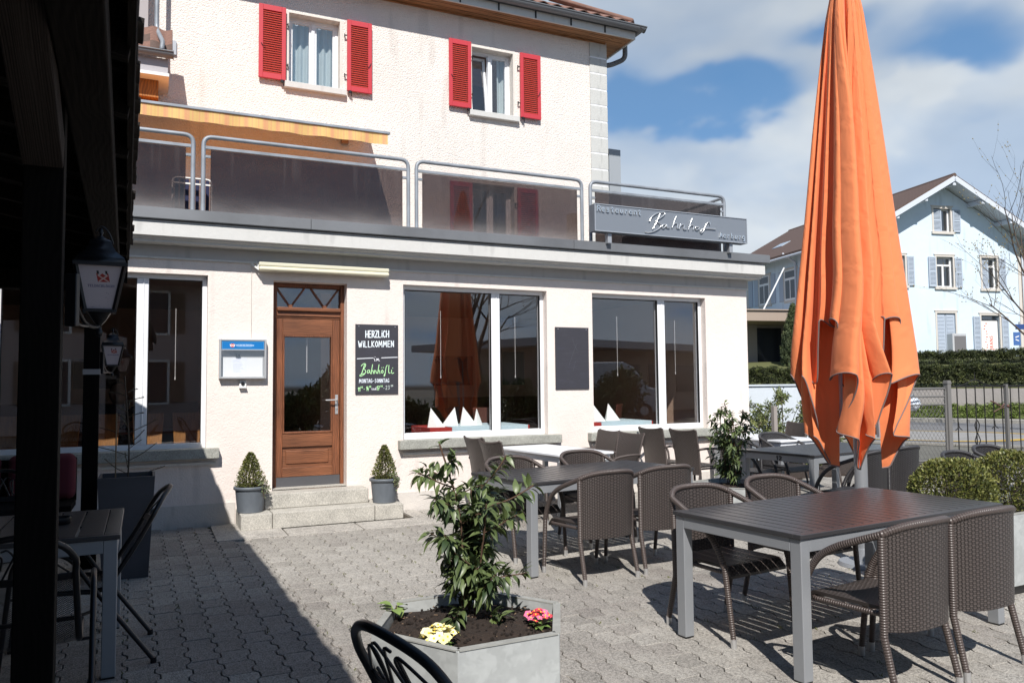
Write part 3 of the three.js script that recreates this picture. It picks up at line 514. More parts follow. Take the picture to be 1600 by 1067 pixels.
{ // small tiled pent roof and bay at the left of the upper storey
  const bay = part('tiled_bay', B);
  obj('bay_wall', [bb(-7, 5.92, UZ + 0.001, -0.10, 9.2, UZ + 0.28)], std(0.40, 0.36, 0.36, 0.9), bay);  // mauve-grey puts the shade of the eave above into the wall colour
  obj('bay_flashing', [bb(-7, 5.80, UZ + 0.001, 0.235, 5.985, UZ + 0.03), bb(-7, 5.80, UZ + 0.03, -0.09, 5.925, UZ + 0.34)], M.steelGrey, bay);
  const t = sheet((u, v) => V((u - 0.5) * 0.245, 0.022 * Math.sin(u * Math.PI * 2 + 0.6), -v * 0.17), 10, 1, 0.016);
  for (let r = 0; r < 3; r++) for (let k = 0; k < 8; k++) put('roof_tile', t, k % 3 === r % 3 ? M.tileB : M.tile, bay, 0.055 - k * 0.24, 5.572 + r * 0.118, UZ + 0.60 - r * 0.068, 0, 1.05, 0);
  obj('bay_gutter', [tubeHalf(-7, 0.19, 5.555, UZ + 0.66, 'x')], M.sheet, bay);
  obj('bay_fascia', [bb(-7, 5.315, UZ + 0.002, 0.13, 5.50, UZ + 0.60)], std(0.42, 0.40, 0.42, 0.8), bay);
  obj('bay_board', [bb(-7, 5.275, UZ + 0.002, 0.145, 5.312, UZ + 0.63)], M.whitePaint, bay);
  obj('bay_timber', [bb(-7, 5.06, UZ + 0.002, 0.03, 5.272, UZ + 0.45)], std(0.50, 0.20, 0.04, 0.7, { map: rep(T.woodC, 1, 1) }), bay);
  obj('bay_downpipe', [pipe([[0.0, 9, UZ + 0.36], [0.0, 5.95, UZ + 0.36], [0.07, 5.70, UZ + 0.62], [0.06, 5.60, UZ + 0.66]], 0.028, 0.07, 10)], M.galv, bay);
}
// the dining room seen through the panes
{
  const room = part('dining_room', B), m = std(0.60, 0.42, 0.31, 0.9), c = std(0.30, 0.25, 0.21, 0.9);
  obj('room_floor', [bb(-7, 0.14, -6, 7.88, 0.20, -0.3)], std(0.17, 0.09, 0.05, 0.6), room);
  obj('room_ceiling', [bb(-7, 2.90, -6, 7.88, 2.938, -0.3)], c, room);
  obj('room_wall', [bb(-7, 0.20, -6.1, 7.88, 2.9, -6), bb(-7.2, 0.14, -6, -7, 2.9, 0), bb(2.3, 0.2, -6, 2.45, 2.9, -2.6), bb(7.80, 0.2, -6, 7.878, 2.9, -0.31)], m, room);
  obj('wainscot', [bb(-7, 0.2, -5.998, 7.8, 1.25, -5.96)], std(0.16, 0.07, 0.03, 0.6), room);
  const pics = []; for (const [x, w, h] of [[-1.2, 0.7, 0.5], [3.4, 0.6, 0.8], [5.2, 0.9, 0.6], [6.8, 0.5, 0.7]]) pics.push(bb(x, 1.5, -5.996, x + w, 1.5 + h, -5.96));
  obj('wall_picture', pics, std(0.10, 0.09, 0.07, 0.5), room);
}

// ================================================================ THINGS ON THE FACADE
{ // long lamp above the door
  const t = thing('wall_lamp', 'long cream strip lamp above the wooden entrance door', 'lamp', [1.83, 2.85, 0]);
  obj('lamp_housing', [rb(1.50, 0.045, 0.10, 0.012, 0, 0.032, 0.085), bb(-0.55, 0.0, 0.0, -0.48, 0.04, 0.07), bb(0.48, 0, 0, 0.55, 0.04, 0.07)], std(0.62, 0.60, 0.47, 0.5), t);
  obj('lamp_cover', [rb(1.50, 0.05, 0.115, 0.022, 0, -0.018, 0.088)], std(0.74, 0.70, 0.53, 0.35), t);
  obj('end_bracket', [bar([-0.77, 0.055, 0.02], [-0.745, -0.005, 0.10], 0.012, 0.03), bar([-0.83, 0.05, 0.01], [-0.745, -0.03, 0.10], 0.01, 0.02), bar([0.4, 0.06, 0.03], [0.44, 0.03, 0.05], 0.01, 0.02)], M.whitePaint, t);
}
obj('cable', [tube([[1.015, 2.89, 0.008], [1.012, 2.6, 0.008], [1.014, 2.3, 0.008], [1.013, 2.06, 0.008]], 0.0035, 12, 6)], M.reveal); tag(scene.children.at(-1), 'thin pale cable running down the wall to the menu case', 'cable');
{ // menu case
  const t = thing('menu_case', 'grey glazed menu case with blue header left of the door', 'menu case', [0.925, 1.595, 0]);
  const w = 0.50, h = 0.44, d = 0.075;
  obj('case_frame', [rbb(-w / 2, 0, 0.001, -w / 2 + 0.022, h, d, 0.004), rbb(w / 2 - 0.022, 0, 0.001, w / 2, h, d, 0.004), rbb(-w / 2 + 0.022, h - 0.02, 0.001, w / 2 - 0.022, h, d, 0.004), rbb(-w / 2 + 0.022, 0, 0.001, w / 2 - 0.022, 0.022, d, 0.004), bb(-w / 2 + 0.022, 0.315, d - 0.02, w / 2 - 0.022, 0.325, d)], std(0.50, 0.51, 0.52, 0.4, { metalness: 0.4 }), t);
  obj('back_board', [bb(-w / 2 + 0.022, 0.022, 0.002, w / 2 - 0.022, h - 0.02, 0.012)], std(0.34, 0.345, 0.35, 0.7), t);
  const head = canvasTex(512, 128, (g, W, H) => {
    g.fillStyle = '#1668a8'; g.fillRect(0, 0, W, H); g.strokeStyle = '#5fa6d6'; g.lineWidth = 4; g.strokeRect(9, 12, W - 18, H - 24); g.fillStyle = '#1272b8'; g.fillRect(20, 24, W - 40, H - 48);
    g.save(); g.translate(128, 66); g.fillStyle = '#f2ded6'; g.beginPath(); g.moveTo(-34, -18); g.quadraticCurveTo(0, 6, 34, -18); g.lineTo(26, 18); g.lineTo(-26, 18); g.fill(); g.fillStyle = '#d8452e'; g.beginPath(); g.moveTo(-20, -24); g.lineTo(20, -24); g.lineTo(12, 20); g.lineTo(-12, 20); g.fill(); g.strokeStyle = '#f7efe9'; g.lineWidth = 6; g.beginPath(); g.moveTo(-16, -16); g.lineTo(16, 18); g.moveTo(16, -16); g.lineTo(-16, 18); g.stroke(); g.fillStyle = '#d8452e'; g.fillRect(-18, 20, 36, 8); g.restore();
    g.fillStyle = '#eef5fb'; g.font = 'bold 30px serif'; g.textAlign = 'left'; g.textBaseline = 'middle'; g.fillText('FELDSCHLÖSSCHEN', 172, 66, 215); g.fillStyle = '#a9cfe9'; g.fillRect(190, 42, 170, 2); g.fillRect(190, 88, 170, 2);
  });
  obj('header_sign', [planeUV(w - 0.05, 0.098, 0, 0.372, d - 0.006)], std(1, 1, 1, 0.35, { map: head }), t);
  obj('paper_backing', [bb(-0.205, 0.024, 0.013, 0.215, 0.235, 0.016)], std(0.80, 0.82, 0.83, 0.6), t);
  const pap = canvasTex(256, 320, (g, W, H) => { g.fillStyle = '#f1f5ff'; g.fillRect(0, 0, W, H); g.fillStyle = '#c3cbe2'; const r = rng(4); for (let y = 40; y < 270; y += 16) if (r() > 0.18) g.fillRect(26, y, 80 + r() * 110, 4); });
  obj('menu_sheet', [planeUV(0.16, 0.19, -0.035, 0.137, 0.018)], std(0.9, 0.9, 0.9, 0.7, { map: pap }), t);
  obj('case_lamp', [bb(-0.075, 0.252, 0.013, -0.03, 0.272, 0.045)], M.iron, t);
  obj('case_pane', [bb(-w / 2 + 0.022, 0.022, d - 0.014, w / 2 - 0.022, 0.315, d - 0.010)], M.glass, t);
}
{ // bell below it
  const t = thing('door_bell', 'small white bell push with a black button under the menu case', 'doorbell', [0.93, 1.535, 0]);
  obj('bell_plate', [rb(0.075, 0.075, 0.022, 0.005, 0, 0, 0.012), rb(0.08, 0.012, 0.05, 0.004, 0, -0.04, 0.026)], M.whitePaint, t);
  obj('bell_button', [cyl(0.021, 0.019, 0.012, 0, 0.004, 0.028, 18, Math.PI / 2), cyl(0.009, 0.009, 0.004, 0, 0.004, 0.035, 12, Math.PI / 2)], M.black, t);
}
function chalkboard(label, x0, y0, x1, y1, draw) {
  const t = thing('chalkboard', label, 'chalkboard', [(x0 + x1) / 2, y0, 0]), w = x1 - x0, h = y1 - y0;
  obj('board_panel', [rb(w, h, 0.016, 0.003, 0, h / 2, 0.010)], std(0.035, 0.036, 0.042, 0.75), t);
  obj('board_face', [planeUV(w - 0.006, h - 0.006, 0, h / 2, 0.0195)], std(1, 1, 1, 0.75, { map: canvasTex(640, Math.round(640 * h / w), draw) }), t);
  const s = cyl(0.006, 0.005, 0.005, 0, 0, 0, 10, Math.PI / 2);
  for (const a of [-1, 1]) put('screw', s, M.alu, t, a * (w / 2 - 0.04), h - 0.025, 0.022);
  return t;
}
const chalkBase = (g, W, H, seed) => { const r = rng(seed); g.fillStyle = '#34343c'; g.fillRect(0, 0, W, H); for (let i = 0; i < 240; i++) { g.fillStyle = `rgba(150,150,165,${r() * 0.02})`; g.fillRect(r() * W, r() * H, 20 + r() * 160, 6 + r() * 40); } };
chalkboard('black chalkboard with white and green welcome writing right of the door', 2.198, 1.405, 2.722, 2.237, (g, W, H) => {
  chalkBase(g, W, H, 8); g.lineCap = 'round'; g.lineJoin = 'round';
  // hand-lettering from strokes; each letter in a unit box
  const A = { H: [[[0, 0], [0, 1]], [[0.7, 0], [0.7, 1]], [[0, 0.55], [0.7, 0.5]]], E: [[[0.6, 0], [0, 0], [0, 1], [0.6, 1]], [[0, 0.5], [0.5, 0.48]]], R: [[[0, 1], [0, 0], [0.5, 0.05], [0.6, 0.25], [0.45, 0.48], [0, 0.5]], [[0.2, 0.5], [0.65, 1]]], Z: [[[0, 0], [0.65, 0], [0, 1], [0.65, 1]]], L: [[[0, 0], [0, 1], [0.55, 1]]], i: [[[0.1, 0.28], [0.1, 1]], [[0.1, 0.02], [0.11, 0.05]]], C: [[[0.6, 0.12], [0.3, 0], [0.02, 0.3], [0.02, 0.75], [0.3, 1], [0.6, 0.9]]], W: [[[0, 0], [0.25, 1], [0.45, 0.3], [0.65, 1], [0.95, 0]]], K: [[[0, 0], [0, 1]], [[0.6, 0], [0.05, 0.52], [0.62, 1]]], O: [[[0.33, 0], [0.03, 0.35], [0.05, 0.75], [0.33, 1], [0.62, 0.75], [0.64, 0.35], [0.33, 0]]], M: [[[0, 1], [0.08, 0], [0.42, 0.7], [0.75, 0], [0.85, 1]]], N: [[[0, 1], [0, 0], [0.6, 1], [0.6, 0]]], T: [[[0, 0], [0.7, 0]], [[0.35, 0], [0.33, 1]]], A: [[[0, 1], [0.33, 0], [0.65, 1]], [[0.12, 0.65], [0.55, 0.65]]], G: [[[0.6, 0.15], [0.3, 0], [0.02, 0.35], [0.05, 0.8], [0.35, 1], [0.62, 0.85], [0.62, 0.55], [0.38, 0.55]]], S: [[[0.55, 0.1], [0.25, 0], [0.03, 0.22], [0.3, 0.48], [0.55, 0.72], [0.3, 1], [0, 0.9]]], U: [[[0, 0], [0, 0.75], [0.3, 1], [0.6, 0.75], [0.6, 0]]], '-': [[[0.05, 0.55], [0.5, 0.52]]], 1: [[[0, 0.3], [0.25, 0], [0.25, 1]]], 4: [[[0.3, 0], [0, 0.65], [0.6, 0.65]], [[0.42, 0.35], [0.42, 1]]], 7: [[[0, 0], [0.55, 0], [0.2, 1]], [[0.1, 0.5], [0.45, 0.5]]], 2: [[[0, 0.25], [0.25, 0], [0.5, 0.22], [0.4, 0.5], [0, 1], [0.55, 1]]], 3: [[[0, 0.1], [0.3, 0], [0.5, 0.22], [0.22, 0.46], [0.52, 0.72], [0.25, 1], [0, 0.9]]], 0: [[[0.25, 0], [0, 0.5], [0.25, 1], [0.5, 0.5], [0.25, 0]]], ' ': [] };
  const write = (txt, x0, x1, y0, y1, h0, lw, col) => { let w = 0; const adv = (c) => (c === 'i' || c === '1' ? 0.42 : c === 'W' || c === 'M' ? 1.12 : c === ' ' ? 0.4 : 0.86); for (const c of txt) w += adv(c); const k = (x1 - x0) / w; let x = x0; g.strokeStyle = col; g.lineWidth = lw; for (const c of txt) { const t = (x - x0) / (x1 - x0), y = lerp(y0, y1, t); for (const s of A[c] || []) { g.beginPath(); s.forEach(([a, b], i) => { const X = x + a * k * 0.92, Y = y + b * h0; i ? g.lineTo(X, Y) : g.moveTo(X, Y); }); g.stroke(); } x += adv(c) * k; } };
  const P = (x, y) => [(x - 83) / 600 * W, (y - 62) / 965 * H]; // drawn on the same grid as measured on the board
  const S = (pts, lw, col) => { g.strokeStyle = col; g.lineWidth = lw; g.beginPath(); const q = pts.map((p) => P(...p)); g.moveTo(...q[0]); for (let i = 1; i < q.length - 1; i++) g.quadraticCurveTo(...q[i], (q[i][0] + q[i + 1][0]) / 2, (q[i][1] + q[i + 1][1]) / 2); g.lineTo(...q.at(-1)); g.stroke(); };
  const ws = (t, x0, x1, y0, y1, h, lw, c) => write(t, P(x0, 0)[0], P(x1, 0)[0], P(0, y0)[1], P(0, y1)[1], h / 965 * H, lw, c);
  ws('HERZLiCH', 222, 560, 150, 140, 92, 14, '#e8f2f8'); ws('WiLLKOMMEN', 120, 636, 296, 284, 82, 12, '#e8f2f8');
  S([[104, 540], [200, 534], [325, 528]], 13, '#cfd2d8'); S([[446, 526], [560, 520], [672, 516]], 13, '#cfd2d8');
  S([[336, 536], [350, 540], [345, 565], [352, 570]], 8, '#e6e8ee'); S([[352, 512], [355, 516]], 8, '#e6e8ee'); S([[368, 570], [374, 535], [385, 535], [385, 570], [395, 535], [406, 540], [404, 568], [418, 566]], 8, '#e6e8ee');
  const gr = '#b9f0ae';
  S([[205, 620], [185, 690], [160, 760]], 11, gr); S([[160, 640], [185, 605], [225, 610], [215, 655], [185, 680], [225, 700], [215, 745], [175, 775], [140, 785], [140, 760], [200, 745]], 10, gr);
  S([[278, 700], [255, 690], [240, 725], [252, 745], [275, 720], [280, 700], [278, 735], [296, 745]], 10, gr); S([[318, 620], [306, 690], [298, 750]], 10, gr); S([[302, 715], [325, 690], [330, 745]], 10, gr); S([[346, 700], [343, 745]], 10, gr); S([[344, 715], [365, 692], [370, 745], [385, 735]], 10, gr); S([[410, 620], [398, 690], [392, 745]], 10, gr); S([[396, 715], [418, 690], [422, 745]], 10, gr); S([[455, 695], [440, 720], [455, 745], [475, 720], [455, 695]], 10, gr); S([[448, 662], [450, 665]], 10, gr); S([[472, 660], [474, 663]], 10, gr); S([[528, 630], [512, 640], [500, 720], [490, 785], [475, 780], [500, 735]], 10, gr); S([[552, 630], [545, 700], [550, 745], [570, 735]], 10, gr); S([[590, 695], [586, 735], [600, 748], [620, 735]], 10, gr); S([[604, 668], [606, 671]], 10, gr);
  ws('MONTAG-SONNTAG', 132, 562, 822, 818, 52, 8, '#dfe7f0');
  ws('11', 115, 150, 938, 936, 52, 8, gr); ws('00', 152, 190, 922, 922, 26, 5, gr); ws('-', 195, 215, 940, 940, 40, 7, gr); ws('14', 232, 272, 925, 925, 58, 8, gr); ws('00', 274, 302, 915, 915, 26, 5, gr);
  S([[306, 950], [308, 975], [322, 970], [324, 950]], 6, '#e6e8ee'); S([[332, 976], [334, 952], [344, 956], [344, 976]], 6, '#e6e8ee'); S([[364, 955], [352, 965], [362, 976], [366, 925], [368, 978]], 6, '#e6e8ee');
  ws('17', 378, 430, 922, 920, 56, 8, gr); ws('00', 432, 468, 910, 910, 26, 5, gr); ws('-', 472, 494, 930, 930, 40, 6, '#c8d6cf'); ws('23', 505, 575, 915, 912, 54, 6, '#c8d6cf'); ws('00', 580, 618, 906, 904, 26, 5, '#c8d6cf');
});
chalkboard('empty black chalkboard on the wall between the two right windows', 4.885, 1.432, 5.398, 2.262, (g, W, H) => { chalkBase(g, W, H, 19); g.strokeStyle = 'rgba(150,152,160,0.25)'; g.lineWidth = 3; for (const [a, b, c, d, e, f] of [[330, 200, 360, 300, 420, 390], [380, 560, 350, 640, 330, 730], [420, 250, 330, 420, 250, 640]]) { g.beginPath(); g.moveTo(a, b); g.quadraticCurveTo(c, d, e, f); g.stroke(); } });

// ---- entrance steps: blocks of granite
{
  const t = thing('entrance_steps', 'two grey granite steps up to the wooden entrance door', 'steps', [1.7, 0, 0]);
  const s = (x0, x1, y0, y1, z1) => obj('step_stone', [rbb(x0 - 1.7, y0, 0.0115, x1 - 1.7, y1, z1, 0.012)], M.granite, t);
  s(0.868, 1.186, 0, 0.168, 0.555); s(1.190, 2.29, 0, 0.171, 0.56); s(2.294, 2.62, 0, 0.170, 0.565);
  s(1.135, 2.285, 0.1715, 0.333, 0.30);
}
// ---- clipped box in tubs on the steps
const leafTri = (L, W, fold = 0.15, bend = 0.2, seg = 4) => { // pointed leaf folded along its midrib, lying along +z from the origin
  const pos = [], uv = [], idx = [];
  for (let i = 0; i <= seg; i++) { const t = i / seg, w = W * Math.sin(Math.PI * Math.pow(t, 0.8)) * 0.5 * (t === 1 ? 0 : 1), y = -bend * L * t * t, z = L * t * (1 - 0.08 * t); pos.push(-w, y + w * fold * 2, z, 0, y, z, w, y + w * fold * 2, z); uv.push(0, t, 0.5, t, 1, t); }
  for (let i = 0; i < seg; i++) { const a = i * 3; idx.push(a, a + 3, a + 1, a + 1, a + 3, a + 4, a + 1, a + 4, a + 2, a + 2, a + 4, a + 5); }
  const g = new THREE.BufferGeometry(); g.setAttribute('position', new THREE.Float32BufferAttribute(pos, 3)); g.setAttribute('uv', new THREE.Float32BufferAttribute(uv, 2)); g.setIndex(idx); g.computeVertexNormals(); return plainAttr(g);
};
// many copies of a small leaf, scattered by f(i) -> [position, outward direction, size]; one InstancedMesh
function scatter(name, geo, mat, n, f, parent, r) {
  const im = new THREE.InstancedMesh(geo, mat, n), o = new THREE.Object3D(), c = new THREE.Color();
  for (let i = 0; i < n; i++) { const [p, d, s, tone] = f(i); o.position.copy(p); o.up.set(rr(-1, 1, r), rr(-1, 1, r), rr(-1, 1, r)).normalize(); o.lookAt(p.clone().add(d)); o.rotateZ(rr(0, 6.28, r)); o.scale.setScalar(s); o.updateMatrix(); im.setMatrixAt(i, o.matrix); const k = tone ?? rr(0.7, 1.35, r); im.setColorAt(i, c.setRGB(k, k * rr(0.93, 1.04, r), k * rr(0.75, 1.1, r))); }
  im.name = name; im.castShadow = im.receiveShadow = true; stuff(im); parent.add(im); return im;
}
const rndDir = (r) => { const z = rr(-1, 1, r), a = rr(0, 6.283, r), s = Math.sqrt(1 - z * z); return V(s * Math.cos(a), z, s * Math.sin(a)); };
const tinyLeaf = leafTri(0.022, 0.0125, 0.12, 0.1, 2);
function boxTub(label, pos, h, w0, seed, spread) {
  const w = w0 * 1.16;
  const r = rng(seed), t = thing('potted_box_shrub', label, 'potted shrub', pos, rr(0, 1, r), 'clipped box shrubs in grey tubs');
  const H = 0.275, pr = [[0.001, 0], [0.128, 0], [0.133, 0.006], [0.156, H - 0.035], [0.160, H - 0.034], [0.172, H - 0.030], [0.175, H - 0.012], [0.172, H], [0.160, H + 0.001], [0.153, H - 0.006], [0.148, H - 0.05]];
  obj('tub', [new THREE.LatheGeometry(pr.map((p) => new THREE.Vector2(...p)), 40)], M.potGrey, t);
  obj('soil', [cyl(0.15, 0.15, 0.01, 0, H - 0.045, 0, 28)], M.soil, t);
  const st = []; for (let i = 0; i < 7; i++) { const a = i * 0.9; st.push(tube([[0.02 * Math.cos(a), H - 0.05, 0.02 * Math.sin(a)], [0.05 * Math.cos(a), H + h * 0.3, 0.05 * Math.sin(a)], [0.02 * Math.cos(a + 1), H + h * 0.75, 0.02 * Math.sin(a + 1)]], 0.005, 6, 5)); }
  obj('stem', st, M.bark, t);
  const rad = (y) => { const k = y / h; return w * (k < 0.18 ? 0.72 + 1.3 * k : Math.pow(Math.max(0, 1 - (k - 0.18) / 0.84), 0.72) * 0.96 + 0.02); };
  const crown = part('crown', t);
  for (let c = 0; c < 3; c++) scatter('foliage', tinyLeaf, M.boxLeaf[c], c === 2 ? 900 : 1300, () => { const y = h * Math.pow(r(), 1.25), a = rr(0, 6.283, r), lump = 1 + 0.10 * Math.sin(a * 5 + y * 30) + 0.07 * Math.sin(a * 9 - y * 47), q = Math.pow(r(), 0.35) * rad(y) * lump * rr(0.93, 1.07, r); return [V(q * Math.cos(a), H - 0.02 + y, q * Math.sin(a)), V(Math.cos(a), 0.45, Math.sin(a)).add(rndDir(r).multiplyScalar(0.8)), rr(0.75, 1.3, r)]; }, crown, r);
  // ivy-like trailer over the rim
  const tr = part('trailing_plant', t), vn = [];
  for (let k = 0; k < 6; k++) { const a = 0.6 - rr(0, 0.9, r) * spread, p = [V(0.09 * Math.sin(a), H - 0.03, 0.09 * Math.cos(a)), V(0.15 * Math.sin(a + 0.1), H + 0.05, 0.15 * Math.cos(a + 0.1)), V(0.185 * Math.sin(a + 0.2), H - 0.01, 0.185 * Math.cos(a + 0.2)), V(0.185 * Math.sin(a + 0.3), H - rr(0.05, 0.15, r), 0.185 * Math.cos(a + 0.3))]; vn.push(tube(p, 0.0022, 10, 4));
    for (let i = 0; i < 1; i++) scatter('trailer_leaves', leafTri(0.028, 0.022, 0.1, 0.1, 2), std(0.16, 0.19, 0.11, 0.6), 26, () => { const u = rr(0.2, 1, r), q = new THREE.CatmullRomCurve3(p).getPoint(u); return [q.add(rndDir(r).multiplyScalar(0.018)), rndDir(r).add(V(0, 0.3, 0)), rr(0.6, 1.1, r)]; }, tr, r); }
  obj('vine', vn, M.stem, tr);
  return t;
}
boxTub('cone of clipped box in a grey tub left of the entrance door', [0.985, 0.168, 0.34], 0.37, 0.128, 3, 1);
boxTub('cone of clipped box in a grey tub right of the entrance door', [2.455, 0.171, 0.36], 0.385, 0.118, 9, 1);

// ================================================================ TERRACE ABOVE
M.hazeFilm = std(0.42, 0.40, 0.40, 1, { transparent: true, alphaMap: tex(256, (u, v) => { const st = vnoise(u * 70, v * 1.2, 70, 210); return clamp(0.01 + 0.32 * Math.pow(1 - v, 7) * (0.6 + 0.8 * fbm(u, v, 8, 3, 212)) + 0.035 * smooth(0.72, 0.95, st) * v + 0.03 * (fbm(u, v, 4, 4, 215) - 0.4)); }) });  // pale haze painted as a film, denser towards the bottom of the pane
const RZ = 0.045, railLabels = ['tinted terrace railing panel at the left behind the shelter roof', 'longest tinted terrace railing panel, under the striped awning', 'tinted terrace railing panel below the right upper window', 'tinted terrace railing panel behind the restaurant sign'];
[[-2.4, 0.385], [0.49, 2.845], [2.95, 5.305], [5.44, 7.76]].forEach(([x0, x1], i) => {
  const t = thing('terrace_railing', railLabels[i], 'railing', [(x0 + x1) / 2, 3.44, RZ], 0, 'railing panels along the terrace'), w = (x1 - x0) / 2;
  obj('rail_hoop', [pipe([[-w, 0, 0], [-w, 0.84, 0], [w, 0.84, 0], [w, 0, 0]], 0.0245, 0.10, 10, 6)], M.galv, t);
  obj('cross_rail', [rbb(-w + 0.02, 0.70, -0.012, w - 0.02, 0.735, 0.012, 0.004)], M.galv, t);
  stuff(obj('clamps', [rbb(-w + 0.018, 0.60, -0.012, -w + 0.075, 0.63, 0.012, 0.004), rbb(w - 0.075, 0.60, -0.012, w - 0.018, 0.63, 0.012, 0.004)], M.galv, t));
  obj('tinted_pane', [bb(-w + 0.075, -0.01, -0.004, w - 0.075, 0.695, 0.004)], M.tint, t);
  obj('haze_film', [planeUV(2 * w - 0.16, 0.69, 0, 0.345, 0.0065)], M.hazeFilm, t);
});
{
  const t = thing('terrace_side_railing', 'tinted railing along the right-hand end of the terrace', 'railing', [7.80, 3.44, 0]);
  obj('rail_hoop', [pipe([[0, 0, -0.02], [0, 0.84, -0.02], [0, 0.84, -4.5], [0, 0, -4.5]], 0.021, 0.10, 10, 6)], M.galv, t);
  obj('cross_rail', [rbb(-0.012, 0.70, -4.48, 0.012, 0.735, -0.04, 0.004)], M.galv, t);
  obj('tinted_pane', [bb(-0.004, 0.045, -4.42, 0.004, 0.695, -0.10)], M.tint, t);
}
{ // sign box with raised metal lettering
  const t = thing('restaurant_sign', 'grey box sign with raised silver lettering on the terrace edge', 'sign', [6.56, 3.51, 0.36]), w = 1.285, h = 0.368;
  obj('sign_box', [rbb(-w, 0, -0.07, w, h, 0.066, 0.006)], std(0.225, 0.25, 0.285, 0.45, { metalness: 0.3 }), t);
  obj('sign_border', [rbb(-w, 0, 0.067, w, 0.012, 0.076, 0.003), rbb(-w, h - 0.012, 0.067, w, h, 0.076, 0.003), rbb(-w, 0.012, 0.067, -w + 0.012, h - 0.012, 0.076, 0.003), rbb(w - 0.012, 0.012, 0.067, w, h - 0.012, 0.076, 0.003)], std(0.42, 0.45, 0.49, 0.4, { metalness: 0.4 }), t);
  const post = rbb(-0.03, -0.14, -0.05, 0.03, 0.0, 0.03, 0.005);
  for (const x of [-1.03, 1.02]) put('sign_post', post, M.steelGrey, t, x, 0, 0);
  const silver = std(0.85, 0.85, 0.84, 0.25, { metalness: 0.85 });
  // handwriting in strokes; (X, Y) as read off the sign's face, top edge at 1, bottom at 0
  const pt = (X, Y) => { const u = (X - 155) / 1145, top = lerp(468, 595, u), bot = lerp(680, 783, u); return V((u * 2 - 1) * w, (bot - Y) / (bot - top) * h, 0.084); };
  const st = (pts, r) => tube(pts.map((p) => pt(...p)), r, pts.length * 7, 6, 0.5);
  const word = part('script_lettering', t);
  const S = (name, list, r = 0.0072) => obj(name, list.map((p) => st(p, r)), silver, word);
  S('letter_b', [[[536, 606], [552, 578], [590, 548], [640, 538], [652, 548], [632, 572], [596, 596], [582, 610], [606, 618], [622, 640], [604, 664], [566, 684], [530, 692], [506, 688]], [[616, 552], [590, 610], [560, 664]]]);
  S('letter_a', [[[662, 634], [642, 632], [628, 650], [640, 660], [658, 642], [666, 634], [664, 654], [684, 656]]]);
  S('letter_h', [[[736, 572], [720, 610], [704, 656]], [[708, 640], [730, 622], [744, 630], [742, 660], [756, 660]]]);
  S('letter_n', [[[766, 632], [758, 664]], [[762, 648], [784, 632], [794, 642], [792, 668], [812, 668]]]);
  S('letter_h', [[[858, 588], [842, 626], [828, 672]], [[832, 656], [852, 636], [868, 646], [864, 672]]]);
  S('letter_o', [[[906, 652], [888, 650], [880, 664], [892, 674], [910, 664], [906, 652]]]);
  S('letter_f', [[[996, 634], [994, 618], [976, 622], [958, 650], [942, 684], [928, 698], [920, 686], [934, 668]], [[936, 668], [980, 664], [1040, 670]]]);
  const G5 = { R: [[[0, 0], [0, 1], [0.55, 0.95], [0.6, 0.65], [0, 0.5]], [[0.25, 0.5], [0.65, 0]]], e: [[[0, 0.35], [0.5, 0.38], [0.42, 0.65], [0.1, 0.62], [0, 0.3], [0.2, 0], [0.5, 0.06]]], s: [[[0.45, 0.6], [0.1, 0.62], [0.1, 0.38], [0.42, 0.28], [0.4, 0.02], [0, 0.04]]], t: [[[0.2, 0.95], [0.2, 0.1], [0.42, 0]], [[0, 0.64], [0.42, 0.64]]], a: [[[0.45, 0.62], [0.08, 0.6], [0, 0.2], [0.2, 0], [0.45, 0.25]], [[0.46, 0.66], [0.46, 0]]], u: [[[0, 0.65], [0.02, 0.1], [0.3, 0], [0.46, 0.2]], [[0.47, 0.65], [0.47, 0]]], r: [[[0.05, 0.65], [0.05, 0]], [[0.05, 0.42], [0.4, 0.64]]], n: [[[0.03, 0.65], [0.03, 0]], [[0.03, 0.42], [0.3, 0.66], [0.46, 0.5], [0.46, 0]]], A: [[[0, 0], [0.3, 1], [0.6, 0]], [[0.12, 0.35], [0.48, 0.35]]], b: [[[0.03, 1], [0.03, 0]], [[0.03, 0.4], [0.3, 0.6], [0.48, 0.3], [0.28, 0], [0.03, 0.1]]], g: [[[0.46, 0.62], [0.1, 0.62], [0, 0.3], [0.2, 0.05], [0.46, 0.25]], [[0.47, 0.65], [0.45, -0.25], [0.1, -0.3]]] };
  const small = (txt, x0, y0, pitch, size, name) => { const p = part(name, t); [...txt].forEach((c, i) => obj('letter', (G5[c] || []).map((s) => bbStroke(s.map(([a, b]) => V(x0 + i * pitch + a * size, y0 + b * size, 0.078)), 0.0065)), silver, p)); };
  small('Restaurant', -w + 0.035, 0.265, 0.072, 0.075, 'upper_lettering');
  small('Aarburg', w - 0.51, 0.055, 0.069, 0.075, 'lower_lettering');
}
function bbStroke(pts, r) { const l = []; for (let i = 1; i < pts.length; i++) l.push(bar(pts[i - 1], pts[i], r * 2, r * 2)); return merge(l); }
